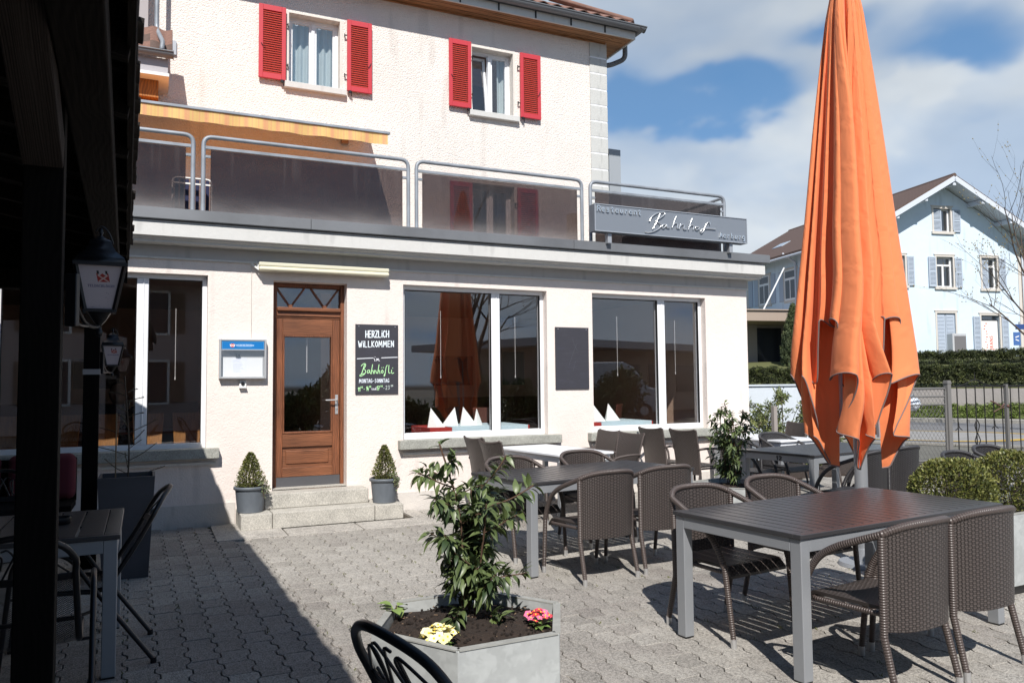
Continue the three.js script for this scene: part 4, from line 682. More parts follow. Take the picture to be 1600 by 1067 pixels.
{ // striped awning, half rolled out
  const t = thing('striped_awning', 'yellow and pink striped awning over the terrace', 'awning', [0, 0, 0]);
  const cv = canvasTex(512, 128, (g, W, H) => { g.fillStyle = '#f6d79a'; g.fillRect(0, 0, W, H); const r = rng(22); for (let i = 0; i < 20; i++) { const x = i * W / 20; g.fillStyle = i % 3 === 1 ? 'rgba(244,186,160,0.55)' : 'rgba(250,222,160,0.8)'; g.fillRect(x, 0, W / 20 * (0.6 + 0.3 * r()), H); g.fillStyle = 'rgba(240,170,150,0.3)'; g.fillRect(x + 4, 0, 6, H); } });
  cv.wrapS = cv.wrapT = THREE.RepeatWrapping;
  const m = phy(1, 0.92, 0.75, 0.95, { map: cv, transmission: 0.42, thickness: 0, side: THREE.DoubleSide });
  const x0 = -3.2, x1 = 2.77, zf = -0.62;
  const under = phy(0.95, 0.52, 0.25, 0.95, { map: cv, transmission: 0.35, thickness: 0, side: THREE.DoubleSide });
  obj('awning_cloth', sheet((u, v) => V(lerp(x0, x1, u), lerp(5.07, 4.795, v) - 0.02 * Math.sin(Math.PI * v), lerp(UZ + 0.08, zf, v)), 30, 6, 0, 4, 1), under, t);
  obj('valance', sheet((u, v) => V(lerp(x0, x1, u), 4.79 - (0.135 + 0.006 * Math.abs(Math.sin(u * 40))) * v, zf + 0.012 + (0.012 * Math.sin(u * 90) + 0.008 * Math.sin(u * 37)) * v), 160, 4, 0, 4, 1), m, t);
  obj('front_bar', [rbb(x0, 4.788, zf - 0.02, x1 + 0.03, 4.822, zf + 0.03, 0.006)], M.galv, t);
  obj('roller', [cyl(0.04, 0.04, x1 - x0, (x0 + x1) / 2, 5.08, UZ + 0.07, 14, 0, 0, Math.PI / 2)], M.galv, t);
  obj('folding_arm', [bar([2.35, 4.98, UZ + 0.05], [1.75, 4.86, -1.08], 0.035, 0.04, 0.01), bar([1.75, 4.86, -1.08], [2.4, 4.79, zf], 0.03, 0.035, 0.01), rb(0.1, 0.14, 0.07, 0.01, 2.42, 4.96, UZ + 0.035)], std(0.32, 0.2, 0.13, 0.6), t);
}
{ // folded garden chair behind the railing
  const t = thing('terrace_chair', 'navy blue slatted folding chair between two railing panels', 'chair', [0.40, 3.335, -0.45], 0);
  const navy = std(0.012, 0.016, 0.06, 0.4);
  for (let i = 0; i < 7; i++) obj('back_slat', rb(0.038, 0.42, 0.014, 0.005, -0.165 + i * 0.055, 0.36, 0.0), navy, t);
  obj('back_frame', [pipe([[-0.21, 0, 0.02], [-0.21, 0.585, 0.0], [0.21, 0.585, 0.0], [0.21, 0, 0.02]], 0.011, 0.06, 8, 5), bar([-0.2, 0.20, 0.01], [0.2, 0.20, 0.01], 0.015, 0.02), bar([-0.2, 0.52, 0.006], [0.2, 0.52, 0.006], 0.012, 0.018)], M.whitePaint, t);
  obj('seat', [rb(0.42, 0.02, 0.36, 0.008, 0, 0.22, -0.2)], navy, t);
  for (const s of [-1, 1]) obj('leg', [bar([s * 0.19, 0.22, -0.05], [s * 0.19, 0, -0.38], 0.016, 0.016)], M.whitePaint, t);
}
// ================================================================ INSIDE THE DINING ROOM
{
  const wood = std(0.42, 0.20, 0.06, 0.45, { map: rep(T.woodC, 3, 1.5) }), darkw = std(0.09, 0.03, 0.02, 0.5);
  const mk = (m, name, label, x, z, turn, group) => {
    const t = thing(name, label, 'chair', [x, 0.20, z], turn, group);
    obj('backrest', sheet((u, v) => V(lerp(-0.18, 0.18, u) * lerp(0.82, 1.0, v), lerp(0.44, 0.98, v), -0.19 - 0.07 * v - 0.03 * Math.sin(u * Math.PI)), 6, 4, 0.016), m, t);
    obj('seat', rb(0.42, 0.025, 0.42, 0.01, 0, 0.45, 0.02), m, t);
    const lg = cyl(0.016, 0.02, 0.45, 0, 0.225, 0, 8); for (const [a, b] of [[-0.18, -0.17], [0.18, -0.17], [-0.18, 0.2], [0.18, 0.2]]) put('leg', lg, m, t, a, 0, b);
    return t;
  };
  const grp = 'wooden chairs inside the left window';
  const first = mk(wood, 'dining_chair', 'light wooden dining chair inside the left window, nearest the window frame on the right', 0.42, -1.42, -0.05, grp);
  dup(first, [-0.02, 0.20, -1.45], 0.03, 'light wooden dining chair inside the left window, just right of its white mullion', grp);
  dup(first, [-0.52, 0.20, -1.48], 0.02, 'light wooden dining chair inside the left window, just left of its white mullion', grp);
  dup(first, [-0.96, 0.20, -1.48], 0.0, 'light wooden dining chair inside the left window, right of the thin shelter post', grp);
  dup(first, [-1.46, 0.20, -1.48], 0.0, 'light wooden dining chair inside the left window, between the two shelter posts', grp);
  const table = (label, x, z, w, d, cloth, over) => {
    const t = thing('dining_table', label, 'table', [x, 0.20, z]);
    obj('tabletop', rb(w, 0.03, d, 0.006, 0, 0.735, 0), darkw, t);
    const lg = bx(0.05, 0.72, 0.05, 0, 0.36, 0); for (const a of [-1, 1]) for (const b of [-1, 1]) put('leg', lg, darkw, t, a * (w / 2 - 0.05), 0, b * (d / 2 - 0.05));
    const cl = (n, l, W, D, drop, y, m, cx, c) => { const k = thing(n, l, c, [x + cx, 0.20, z]); obj('cloth_top', [bb(-W / 2, y, -D / 2, W / 2, y + 0.004, D / 2)], m, k); obj('cloth_drop', [bb(-W / 2, y - drop, D / 2, W / 2, y + 0.004, D / 2 + 0.004), bb(-W / 2 - 0.004, y - drop, -D / 2, -W / 2, y + 0.004, D / 2), bb(W / 2, y - drop, -D / 2, W / 2 + 0.004, y + 0.004, D / 2)], m, k); };
    if (cloth) cl('tablecloth', cloth, w + 0.06, d + 0.06, 0.24, 0.752, std(0.36, 0.025, 0.02, 0.9), 0, 'tablecloth');
    if (over) cl('table_runner', over, w * 0.80, d + 0.08, 0.20, 0.758, std(0.50, 0.64, 0.70, 0.85), w * 0.10, 'tablecloth');
    return t;
  };
  table('dark dining table with wood legs inside the left window', -0.30, -2.2, 1.9, 0.8);
  table('dining table under red and pale blue cloths inside the middle window', 3.95, -0.72, 1.35, 0.72, 'red tablecloth on the table inside the middle window', 'pale blue cloth over the red one inside the middle window');
  table('dining table under red and pale blue cloths inside the right window', 6.10, -0.70, 1.05, 0.70, 'red tablecloth on the table inside the right window', 'pale blue cloth over the red one inside the right window');
  const nap = new THREE.ConeGeometry(0.085, 0.20, 4, 1); const np = plainAttr(nap.toNonIndexed()); np.computeVertexNormals();
  const napMat = std(0.86, 0.88, 0.86, 0.85);
  const napkin = (x, y, z, s, ry, label) => { const o = thing('napkin', label, 'napkin', [x, y, z], ry, 'white folded napkins on the tables'); const g = new THREE.BufferGeometry(); const P = [[-0.09, 0, 0.02], [0.10, 0, 0.02], [-0.055, 0.21, 0], [0.10, 0, -0.03], [-0.09, 0, -0.03], [0, 0, 0.055]].map((p) => p.map((q) => q * s * 1.2)); const f = [0, 5, 2, 5, 1, 2, 1, 3, 2, 3, 4, 2, 4, 0, 2]; g.setAttribute('position', new THREE.Float32BufferAttribute(f.flatMap((i) => P[i]), 3)); g.computeVertexNormals(); obj('folded_cloth', g, napMat, o); };
  napkin(3.38, 0.956, -0.5, 1, -0.2, 'upright white napkin inside the middle window, leftmost of the row'); napkin(3.62, 0.956, -0.62, 1, 2.9, 'upright white napkin inside the middle window, second from the left'); napkin(3.85, 0.962, -0.55, 1, -0.1, 'upright white napkin inside the middle window, left of the mullion'); napkin(4.02, 0.962, -0.60, 0.9, 0.8, 'upright white napkin inside the middle window, hard against the mullion');
  napkin(5.70, 0.956, -0.52, 1, 2.9, 'upright white napkin inside the right window, leftmost of its three'); napkin(5.86, 0.962, -0.56, 1, -0.2, 'upright white napkin inside the right window, middle of its three'); napkin(6.14, 0.962, -0.60, 1, -0.1, 'upright white napkin inside the right window, rightmost of its three');
  const dk = mk(darkw, 'dark_dining_chair', 'dark red dining chair inside the middle window, right of the mullion', 4.48, -1.35, 2.6, 'dark chairs inside the right-hand windows');
  dup(dk, [3.15, 0.20, -1.35], 1.2, 'dark red dining chair inside the middle window, behind the leftmost napkin', 'dark chairs inside the right-hand windows');
  dup(dk, [6.55, 0.20, -1.5], -2.4, 'dark red dining chair inside the right window, left of the mullion', 'dark chairs inside the right-hand windows');
  // someone sitting at the table behind the left window
  const t = thing('person', 'person in dark clothes sitting at a table inside the left window', 'person', [-0.42, 0.20, -2.75], 0.3);
  const field = (joints, bones, res, size, cx, cy, cz) => { const mc = new MarchingCubes(res, new THREE.MeshStandardMaterial(), false, false, 60000); const N = mc.size; const k = 0.05; const sm = (a, b) => { const h = clamp(0.5 + 0.5 * (b - a) / k); return lerp(b, a, h) - k * h * (1 - h); };
    for (let z = 0; z < N; z++) for (let y = 0; y < N; y++) for (let x = 0; x < N; x++) { const p = [(x / N * 2 - 1) * size + cx, (y / N * 2 - 1) * size + cy, (z / N * 2 - 1) * size + cz]; let d = 9; for (const [i, j] of bones) { const a = joints[i], b = joints[j], ab = [b[0] - a[0], b[1] - a[1], b[2] - a[2]], ap = [p[0] - a[0], p[1] - a[1], p[2] - a[2]]; const tt = clamp((ab[0] * ap[0] + ab[1] * ap[1] + ab[2] * ap[2]) / (ab[0] ** 2 + ab[1] ** 2 + ab[2] ** 2 + 1e-9)); const dd = Math.hypot(ap[0] - ab[0] * tt, ap[1] - ab[1] * tt, ap[2] - ab[2] * tt) - lerp(a[3], b[3], tt); d = sm(d, dd); } mc.field[x + y * N + z * N * N] = -d; }
    mc.isolation = 0; mc.update(); const c = mc.count, g = new THREE.BufferGeometry(); g.setAttribute('position', new THREE.BufferAttribute(new Float32Array(mc.positionArray.slice(0, c * 3)), 3)); g.setAttribute('normal', new THREE.BufferAttribute(new Float32Array(mc.normalArray.slice(0, c * 3)), 3)); g.scale(size, size, size); g.translate(cx, cy, cz); g.setAttribute('uv', new THREE.BufferAttribute(new Float32Array(c * 2), 2)); return g; };
  const J = { hip: [0, 0.52, 0, 0.15], waist: [0, 0.72, 0.02, 0.13], chest: [0, 0.92, 0.03, 0.15], neck: [0, 1.10, 0.06, 0.055], shl: [-0.18, 1.02, 0.03, 0.07], shr: [0.18, 1.02, 0.03, 0.07], ell: [-0.26, 0.80, 0.16, 0.05], elr: [0.24, 0.82, 0.20, 0.05], wrl: [-0.10, 0.86, 0.34, 0.035], wrr: [0.05, 1.06, 0.30, 0.035], hpl: [-0.1, 0.5, 0.05, 0.1], hpr: [0.1, 0.5, 0.05, 0.1], knl: [-0.12, 0.5, 0.45, 0.075], knr: [0.12, 0.5, 0.45, 0.075], anl: [-0.12, 0.08, 0.42, 0.045], anr: [0.12, 0.08, 0.42, 0.045], tol: [-0.12, 0.05, 0.56, 0.04], tor: [0.12, 0.05, 0.56, 0.04] };
  obj('body', field(J, [['hip', 'waist'], ['waist', 'chest'], ['chest', 'neck'], ['chest', 'shl'], ['chest', 'shr'], ['shl', 'ell'], ['ell', 'wrl'], ['shr', 'elr'], ['elr', 'wrr'], ['hip', 'hpl'], ['hip', 'hpr'], ['hpl', 'knl'], ['hpr', 'knr'], ['knl', 'anl'], ['knr', 'anr'], ['anl', 'tol'], ['anr', 'tor']], 64, 0.72, 0, 0.6, 0.16), std(0.012, 0.012, 0.016, 0.85), t);
  const skin = std(0.22, 0.13, 0.09, 0.6);
  const hd = { a: [0, 1.20, 0.08, 0.085], b: [0, 1.28, 0.06, 0.095], n: [0, 1.22, 0.175, 0.012], c: [0, 1.15, 0.13, 0.05], k: [0, 1.06, 0.05, 0.05], l: [-0.09, 1.22, 0.06, 0.015], r: [0.09, 1.22, 0.06, 0.015] };
  obj('head', field(hd, [['a', 'b'], ['a', 'n'], ['a', 'c'], ['a', 'k'], ['l', 'l'], ['r', 'r']], 44, 0.2, 0, 1.2, 0.07), skin, t);
  obj('hair', field({ a: [0, 1.30, 0.03, 0.095], b: [0, 1.22, -0.01, 0.085] }, [['a', 'b']], 36, 0.18, 0, 1.26, 0.02), std(0.01, 0.008, 0.006, 0.7), t);
  for (const s of [-1, 1]) { const w = s < 0 ? J.wrl : J.wrr, hj = { w: [...w.slice(0, 3), 0.03], p: [w[0] + 0.02, w[1] + (s < 0 ? -0.02 : 0.06), w[2] + 0.05, 0.032] }; const bn = [['w', 'p']]; for (let f = 0; f < 4; f++) { hj['k' + f] = [hj.p[0] - 0.024 + f * 0.016, hj.p[1] + 0.015, hj.p[2] + 0.035, 0.009]; hj['t' + f] = [hj.p[0] - 0.024 + f * 0.016, hj.p[1] + (f % 2 ? 0.005 : -0.005), hj.p[2] + 0.068, 0.007]; bn.push(['p', 'k' + f], ['k' + f, 't' + f]); } hj.th = [hj.p[0] - s * -0.045, hj.p[1] + 0.01, hj.p[2] + 0.02, 0.009]; bn.push(['w', 'th']); obj('hand', field(hj, bn, 40, 0.13, hj.p[0], hj.p[1], hj.p[2]), skin, t); }
}

// ================================================================ TABLES
M.weave.map = rep(T.weaveC, 5.6, 11.5); M.weave.bumpMap = rep(T.weaveB, 5.6, 11.5);
M.weaveDark.map = rep(T.weaveC, 5.6, 11.5); M.weaveDark.bumpMap = rep(T.weaveB, 5.6, 11.5);
function slatTable(label, pos, turn, L, Wd, n) {
  const t = thing('slatted_table', label, 'table', pos, turn), H = 0.737, th = 0.024;
  obj('top_frame', [rbb(-L / 2, H - th, -Wd / 2, L / 2, H, -Wd / 2 + 0.05, 0.004), rbb(-L / 2, H - th, Wd / 2 - 0.05, L / 2, H, Wd / 2, 0.004), rbb(-L / 2, H - th, -Wd / 2 + 0.05, -L / 2 + 0.075, H, Wd / 2 - 0.05, 0.004), rbb(L / 2 - 0.075, H - th, -Wd / 2 + 0.05, L / 2, H, Wd / 2 - 0.05, 0.004)], M.slat, t);
  const pitch = (L - 0.15) / n, g = rbb(-pitch / 2 + 0.005, -0.012, -Wd / 2 + 0.0505, pitch / 2 - 0.005, 0, Wd / 2 - 0.0505, 0.002, 1);
  for (let i = 0; i < n; i++) put('slat', g, M.slat, t, -L / 2 + 0.075 + pitch * (i + 0.5), H, 0);
  const o = 0.012, a = 0.068, lw = 0.068, y0 = H - th - 0.001;
  obj('apron', [rbb(-L / 2 + o + lw, y0 - a, Wd / 2 - o - 0.03, L / 2 - o - lw, y0, Wd / 2 - o, 0.003), rbb(-L / 2 + o + lw, y0 - a, -Wd / 2 + o, L / 2 - o - lw, y0, -Wd / 2 + o + 0.03, 0.003), rbb(-L / 2 + o, y0 - a, -Wd / 2 + o + lw, -L / 2 + o + 0.03, y0, Wd / 2 - o - lw, 0.003), rbb(L / 2 - o - 0.03, y0 - a, -Wd / 2 + o + lw, L / 2 - o, y0, Wd / 2 - o - lw, 0.003)], M.frame, t);
  const cross = []; for (const x of [-L / 6, L / 6]) cross.push(bb(x - 0.02, y0 - 0.03, -Wd / 2 + o + 0.03, x + 0.02, y0, Wd / 2 - o - 0.03)); obj('cross_bar', cross, M.frame, t);
  const lg = rbb(-lw / 2, 0.008, -lw / 2, lw / 2, y0, lw / 2, 0.005), ft = bb(-lw / 2 + 0.003, 0, -lw / 2 + 0.003, lw / 2 - 0.003, 0.008, lw / 2 - 0.003);
  for (const sx of [-1, 1]) for (const sz of [-1, 1]) { const l = put('leg', lg, M.frame, t, sx * (L / 2 - o - lw / 2), 0, sz * (Wd / 2 - o - lw / 2)); put('foot', ft, M.black, l); }
  return t;
}
const T1 = slatTable('dark slatted table in the middle of the terrace, behind the shrub planter', [3.51, 0, 3.12], 0.145, 1.80, 0.92, 20);
const T2 = slatTable('dark slatted table nearest the camera, mirroring the orange parasol', [3.83, 0, 5.67], 0.103, 1.87, 0.93, 21);
const T3 = slatTable('dark slatted table numbered 12 behind the orange parasol', [7.08, 0, 2.48], 0.16, 1.8, 0.98, 20);
{ // its number
  const g = []; const S = (pts) => g.push(bbStroke(pts.map(([y, z]) => V(-0.9 + 0.0105, y, z)), 0.0045));
  S([[0.684, 0.01], [0.700, 0.02], [0.655, 0.02]]); S([[0.688, 0.045], [0.698, 0.056], [0.694, 0.070], [0.680, 0.068], [0.657, 0.044], [0.656, 0.074]]);
  obj('table_number', g, M.black, T3);
}
const T4 = slatTable('dark slatted table under the shelter at the left', [-0.80, 0, 4.08], 0.01, 1.32, 1.02, 9);
{ const t = thing('ashtray', 'small black ashtray on the table under the shelter', 'ashtray', [-0.47, 0.738, 4.05]); obj('bowl', [new THREE.LatheGeometry([[0.001, 0.004], [0.05, 0.004], [0.062, 0.035], [0.068, 0.036], [0.066, 0.0], [0.001, 0]].map((p) => new THREE.Vector2(...p)), 24)], M.black, t); const n = rb(0.02, 0.012, 0.022, 0.003, 0, 0.034, 0.064); obj('rest', [n, place(n.clone(), 0, 0, 0, 0, 2.1, 0), place(n.clone(), 0, 0, 0, 0, 4.2, 0)], M.black, t); }
function whiteTable(label, pos, turn, w, d) {
  const t = thing('white_table', label, 'table', pos, turn, 'white tables along the facade');
  obj('tabletop', rb(w, 0.026, d, 0.006, 0, 0.732, 0), M.tableWhite, t);
  obj('apron', [rbb(-w / 2 + 0.03, 0.655, -d / 2 + 0.03, w / 2 - 0.03, 0.718, -d / 2 + 0.05, 0.003), rbb(-w / 2 + 0.03, 0.655, d / 2 - 0.05, w / 2 - 0.03, 0.718, d / 2 - 0.03, 0.003), rbb(-w / 2 + 0.03, 0.655, -d / 2 + 0.05, -w / 2 + 0.05, 0.718, d / 2 - 0.05, 0.003), rbb(w / 2 - 0.05, 0.655, -d / 2 + 0.05, w / 2 - 0.03, 0.718, d / 2 - 0.05, 0.003)], M.tableWhite, t);
  const lg = rbb(-0.028, 0, -0.028, 0.028, 0.718, 0.028, 0.004); for (const a of [-1, 1]) for (const b of [-1, 1]) put('leg', lg, M.frame, t, a * (w / 2 - 0.06), 0, b * (d / 2 - 0.06));
}
whiteTable('white table under the middle window, beyond the dark central table', [4.27, 0, 1.06], 0.10, 0.74, 1.38);
whiteTable('white table under the right window, partly behind the far shrub', [7.72, 0, 0.80], 0.06, 0.76, 1.3);

// ================================================================ WOVEN CHAIRS
const tilt2 = (x0, y0, z0, x1, y1, z1, r0, r1) => { const a = V(x0, y0, z0), b = V(x1, y1, z1), L = a.distanceTo(b), g = new THREE.CylinderGeometry(r1, r0, L, 12, 1); const uv = g.attributes.uv; for (let i = 0; i < uv.count; i++) uv.setXY(i, uv.getY(i) * L, uv.getX(i) * 0.1); const o = new THREE.Object3D(); o.position.copy(a).lerp(b, 0.5); o.quaternion.setFromUnitVectors(V(0, 1, 0), b.clone().sub(a).normalize()); o.updateMatrix(); return plainAttr(g).applyMatrix4(o.matrix); };
function tubChair(label, weave, wrap) {
  const t = thing('wicker_tub_chair', label, 'chair', [0, 0, 0]);
  const A = 0.283, TH = 1.10, topY = (th) => 0.828 - 0.050 * Math.pow(Math.abs(th / TH), 2.6), ring = (th) => [A * Math.sign(th) * Math.pow(Math.abs(Math.sin(th)), 0.86), -0.045 - 0.245 * Math.pow(Math.cos(th), 0.62)];
  obj('back_panel', sheet((u, v) => { const th = (u * 2 - 1) * TH, [x, z] = ring(th), y = lerp(0.335, topY(th), v), k = 1 - 0.03 * (1 - v); return V(x * k, y, z + 0.012 * (1 - v)); }, 28, 10, 0.014, 0.62, 0.5), weave, t);
  obj('seat', sheet((u, v) => V((u - 0.5) * lerp(0.44, 0.47, v), 0.432 - 0.012 * Math.sin(Math.PI * u) * Math.sin(Math.PI * v) - 0.05 * smooth(0.86, 1, v), lerp(-0.185, 0.262, v) - 0.01 * smooth(0.9, 1, v)), 12, 16, 0.016, 0.47, 0.45), weave, t);
  const rail = []; for (let i = -10; i <= 10; i++) { const th = i / 10 * TH, [x, z] = ring(th); rail.push([x, topY(th) + 0.004, z]); }
  const [ex, ez] = ring(TH), ey = topY(TH);
  const armL = [[-ex - 0.018, ey - 0.035, ez + 0.10], [-ex - 0.032, ey - 0.085, ez + 0.22], [-ex - 0.03, ey - 0.155, ez + 0.325], [-ex - 0.022, ey - 0.26, ez + 0.40], [-ex - 0.018, 0.44, ez + 0.432]];
  const path = [...armL.slice().reverse(), ...rail, ...armL.map(([x, y, z]) => [-x, y, z])];
  obj('top_rail', tube(path, 0.0185, 90, 10), wrap, t);
  const fz = ez + 0.432;
  obj('seat_frame', [pipe([[-0.225, 0.405, -0.17], [-0.245, 0.405, fz - 0.03], [0.245, 0.405, fz - 0.03], [0.225, 0.405, -0.17]], 0.013, 0.04, 8), pipe([[-0.225, 0.405, -0.17], [0.225, 0.405, -0.17]], 0.012, 0.02, 8)], wrap, t);
  const cap = (x, z) => cyl(0.0165, 0.0175, 0.05, x, 0.025, z, 12);
  for (const s of [-1, 1]) {
    const f = obj('leg', tilt2(s * (ex + 0.018), 0.46, fz, s * 0.262, 0.045, 0.282, 0.018, 0.0155), wrap, t); obj('foot_cap', cap(s * 0.262, 0.283), M.alu, f);
    const b = obj('leg', [tilt2(s * (ex - 0.002), ey, ez, s * (ex - 0.008), 0.30, ez + 0.006, 0.018, 0.018), tilt2(s * (ex - 0.008), 0.31, ez + 0.006, s * (ex - 0.002), 0.045, ez - 0.055, 0.018, 0.0165)], wrap, t); obj('foot_cap', cap(s * (ex - 0.002), ez - 0.057), M.alu, b);
  }
  return t;
}
const tubG = 'woven brown tub chairs at the dark tables';
const A0 = tubChair('brown woven tub chair, left of two on the near side of the middle dark table', M.weave, M.wrap);
A0.userData.group = tubG; A0.position.set(3.17, 0, 3.80); A0.rotation.y = Math.PI + 0.12;
const tubs = [
  [3.79, 3.72, Math.PI + 0.06, 'brown woven tub chair, right of two on the near side of the middle dark table'],
  [3.02, 2.86, 0.14, 'brown woven tub chair beyond the middle dark table, partly behind the foreground shrub'],
  [3.90, 2.64, 0.10, 'brown woven tub chair beyond the middle dark table, in front of the first white table'],
  [3.24, 5.32, 0.12, 'brown woven tub chair beyond the nearest table, at its left end'],
  [4.00, 5.14, 0.10, 'brown woven tub chair beyond the nearest table, second from its left end'],
  [3.34, 6.34, Math.PI + 0.12, 'brown woven tub chair in the right foreground, the left one of the pair'],
  [3.95, 6.27, Math.PI + 0.06, 'brown woven tub chair in the right foreground, beside the box planter'],
];
for (const [x, z, a, l] of tubs) dup(A0, [x, 0, z], a, l, tubG);
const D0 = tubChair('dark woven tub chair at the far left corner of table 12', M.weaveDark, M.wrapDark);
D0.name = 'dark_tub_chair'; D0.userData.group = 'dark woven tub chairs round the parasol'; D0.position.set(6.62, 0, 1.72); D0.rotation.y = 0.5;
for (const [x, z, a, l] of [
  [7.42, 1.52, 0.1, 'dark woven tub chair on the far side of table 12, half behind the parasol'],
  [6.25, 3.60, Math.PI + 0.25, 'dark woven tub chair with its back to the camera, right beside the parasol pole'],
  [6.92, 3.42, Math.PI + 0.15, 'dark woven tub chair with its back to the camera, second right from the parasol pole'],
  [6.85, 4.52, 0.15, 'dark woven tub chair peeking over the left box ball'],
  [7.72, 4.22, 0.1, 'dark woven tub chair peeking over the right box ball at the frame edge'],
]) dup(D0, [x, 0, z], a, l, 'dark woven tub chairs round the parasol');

function squareChair(label) {
  const t = thing('wicker_armchair', label, 'chair', [0, 0, 0]);
  const bk = (u, v) => { const s = u * 2 - 1, y = lerp(0.33, 0.905 - 0.022 * (1 - s * s), v); return V(s * lerp(0.205, 0.232, v * v), y, -0.215 - 0.10 * v * v - 0.035 * (1 - s * s)); };
  obj('back_panel', sheet(bk, 14, 12, 0.018, 0.45, 0.58), M.weave, t);
  obj('seat', sheet((u, v) => V((u - 0.5) * 0.44, 0.435 - 0.04 * smooth(0.86, 1, v), lerp(-0.22, 0.24, v)), 10, 12, 0.018, 0.44, 0.46), M.weave, t);
  const edge = []; for (let i = 0; i <= 10; i++) edge.push(bk(0, i / 10)); for (let i = 1; i < 8; i++) edge.push(bk(i / 8, 1)); for (let i = 10; i >= 0; i--) edge.push(bk(1, i / 10));
  obj('back_frame', tube(edge, 0.012, 60, 8), M.wrap, t);
  for (const s of [-1, 1]) {
    obj('armrest', [tube([[s * 0.222, 0.655, -0.25], [s * 0.25, 0.665, -0.15], [s * 0.265, 0.66, 0.02], [s * 0.262, 0.635, 0.16], [s * 0.25, 0.56, 0.225], [s * 0.242, 0.45, 0.24]], 0.015, 30, 8)], M.wrap, t);
    const f = obj('leg', tilt2(s * 0.242, 0.46, 0.24, s * 0.238, 0.04, 0.26, 0.016, 0.015), M.wrap, t); obj('foot_cap', cyl(0.0165, 0.0165, 0.045, s * 0.238, 0.0225, 0.26, 10), M.alu, f);
    const b = obj('leg', tilt2(s * 0.205, 0.36, -0.215, s * 0.215, 0.04, -0.29, 0.016, 0.015), M.wrap, t); obj('foot_cap', cyl(0.0165, 0.0165, 0.045, s * 0.215, 0.0225, -0.292, 10), M.alu, b);
  }
  obj('seat_frame', [pipe([[-0.218, 0.41, -0.2], [-0.235, 0.41, 0.22], [0.235, 0.41, 0.22], [0.218, 0.41, -0.2]], 0.012, 0.03, 8)], M.wrap, t);
  return t;
}
const sqG = 'square-backed woven armchairs at the white tables';
const S0 = squareChair('square-backed woven chair left of the first white table, the one nearer the wall');
S0.userData.group = sqG; S0.position.set(3.66, 0, 0.86); S0.rotation.y = Math.PI / 2 + 0.10;
for (const [x, z, a, l] of [
  [3.60, 1.46, Math.PI / 2 + 0.12, 'square-backed woven chair left of the first white table, the one nearer the camera'],
  [5.02, 0.62, -Math.PI / 2 + 0.05, 'square-backed woven chair right of the first white table, the one nearer the wall'],
  [4.98, 1.22, -Math.PI / 2 + 0.12, 'square-backed woven chair right of the first white table, the one nearer the camera'],
  [6.42, 0.36, Math.PI / 2 + 0.12, 'square-backed woven chair left of the second white table, nearer the right window'],
  [6.52, 0.92, Math.PI / 2 + 0.14, 'square-backed woven chair left of the second white table, beside the far shrub'],
  [8.40, 0.40, -Math.PI / 2 - 0.1, 'square-backed woven chair right of the second white table, against the building corner'],
  [8.42, 1.02, -Math.PI / 2 + 0.1, 'square-backed woven chair right of the second white table, in front of the white wall'],
]) dup(S0, [x, 0, z], a, l, sqG);

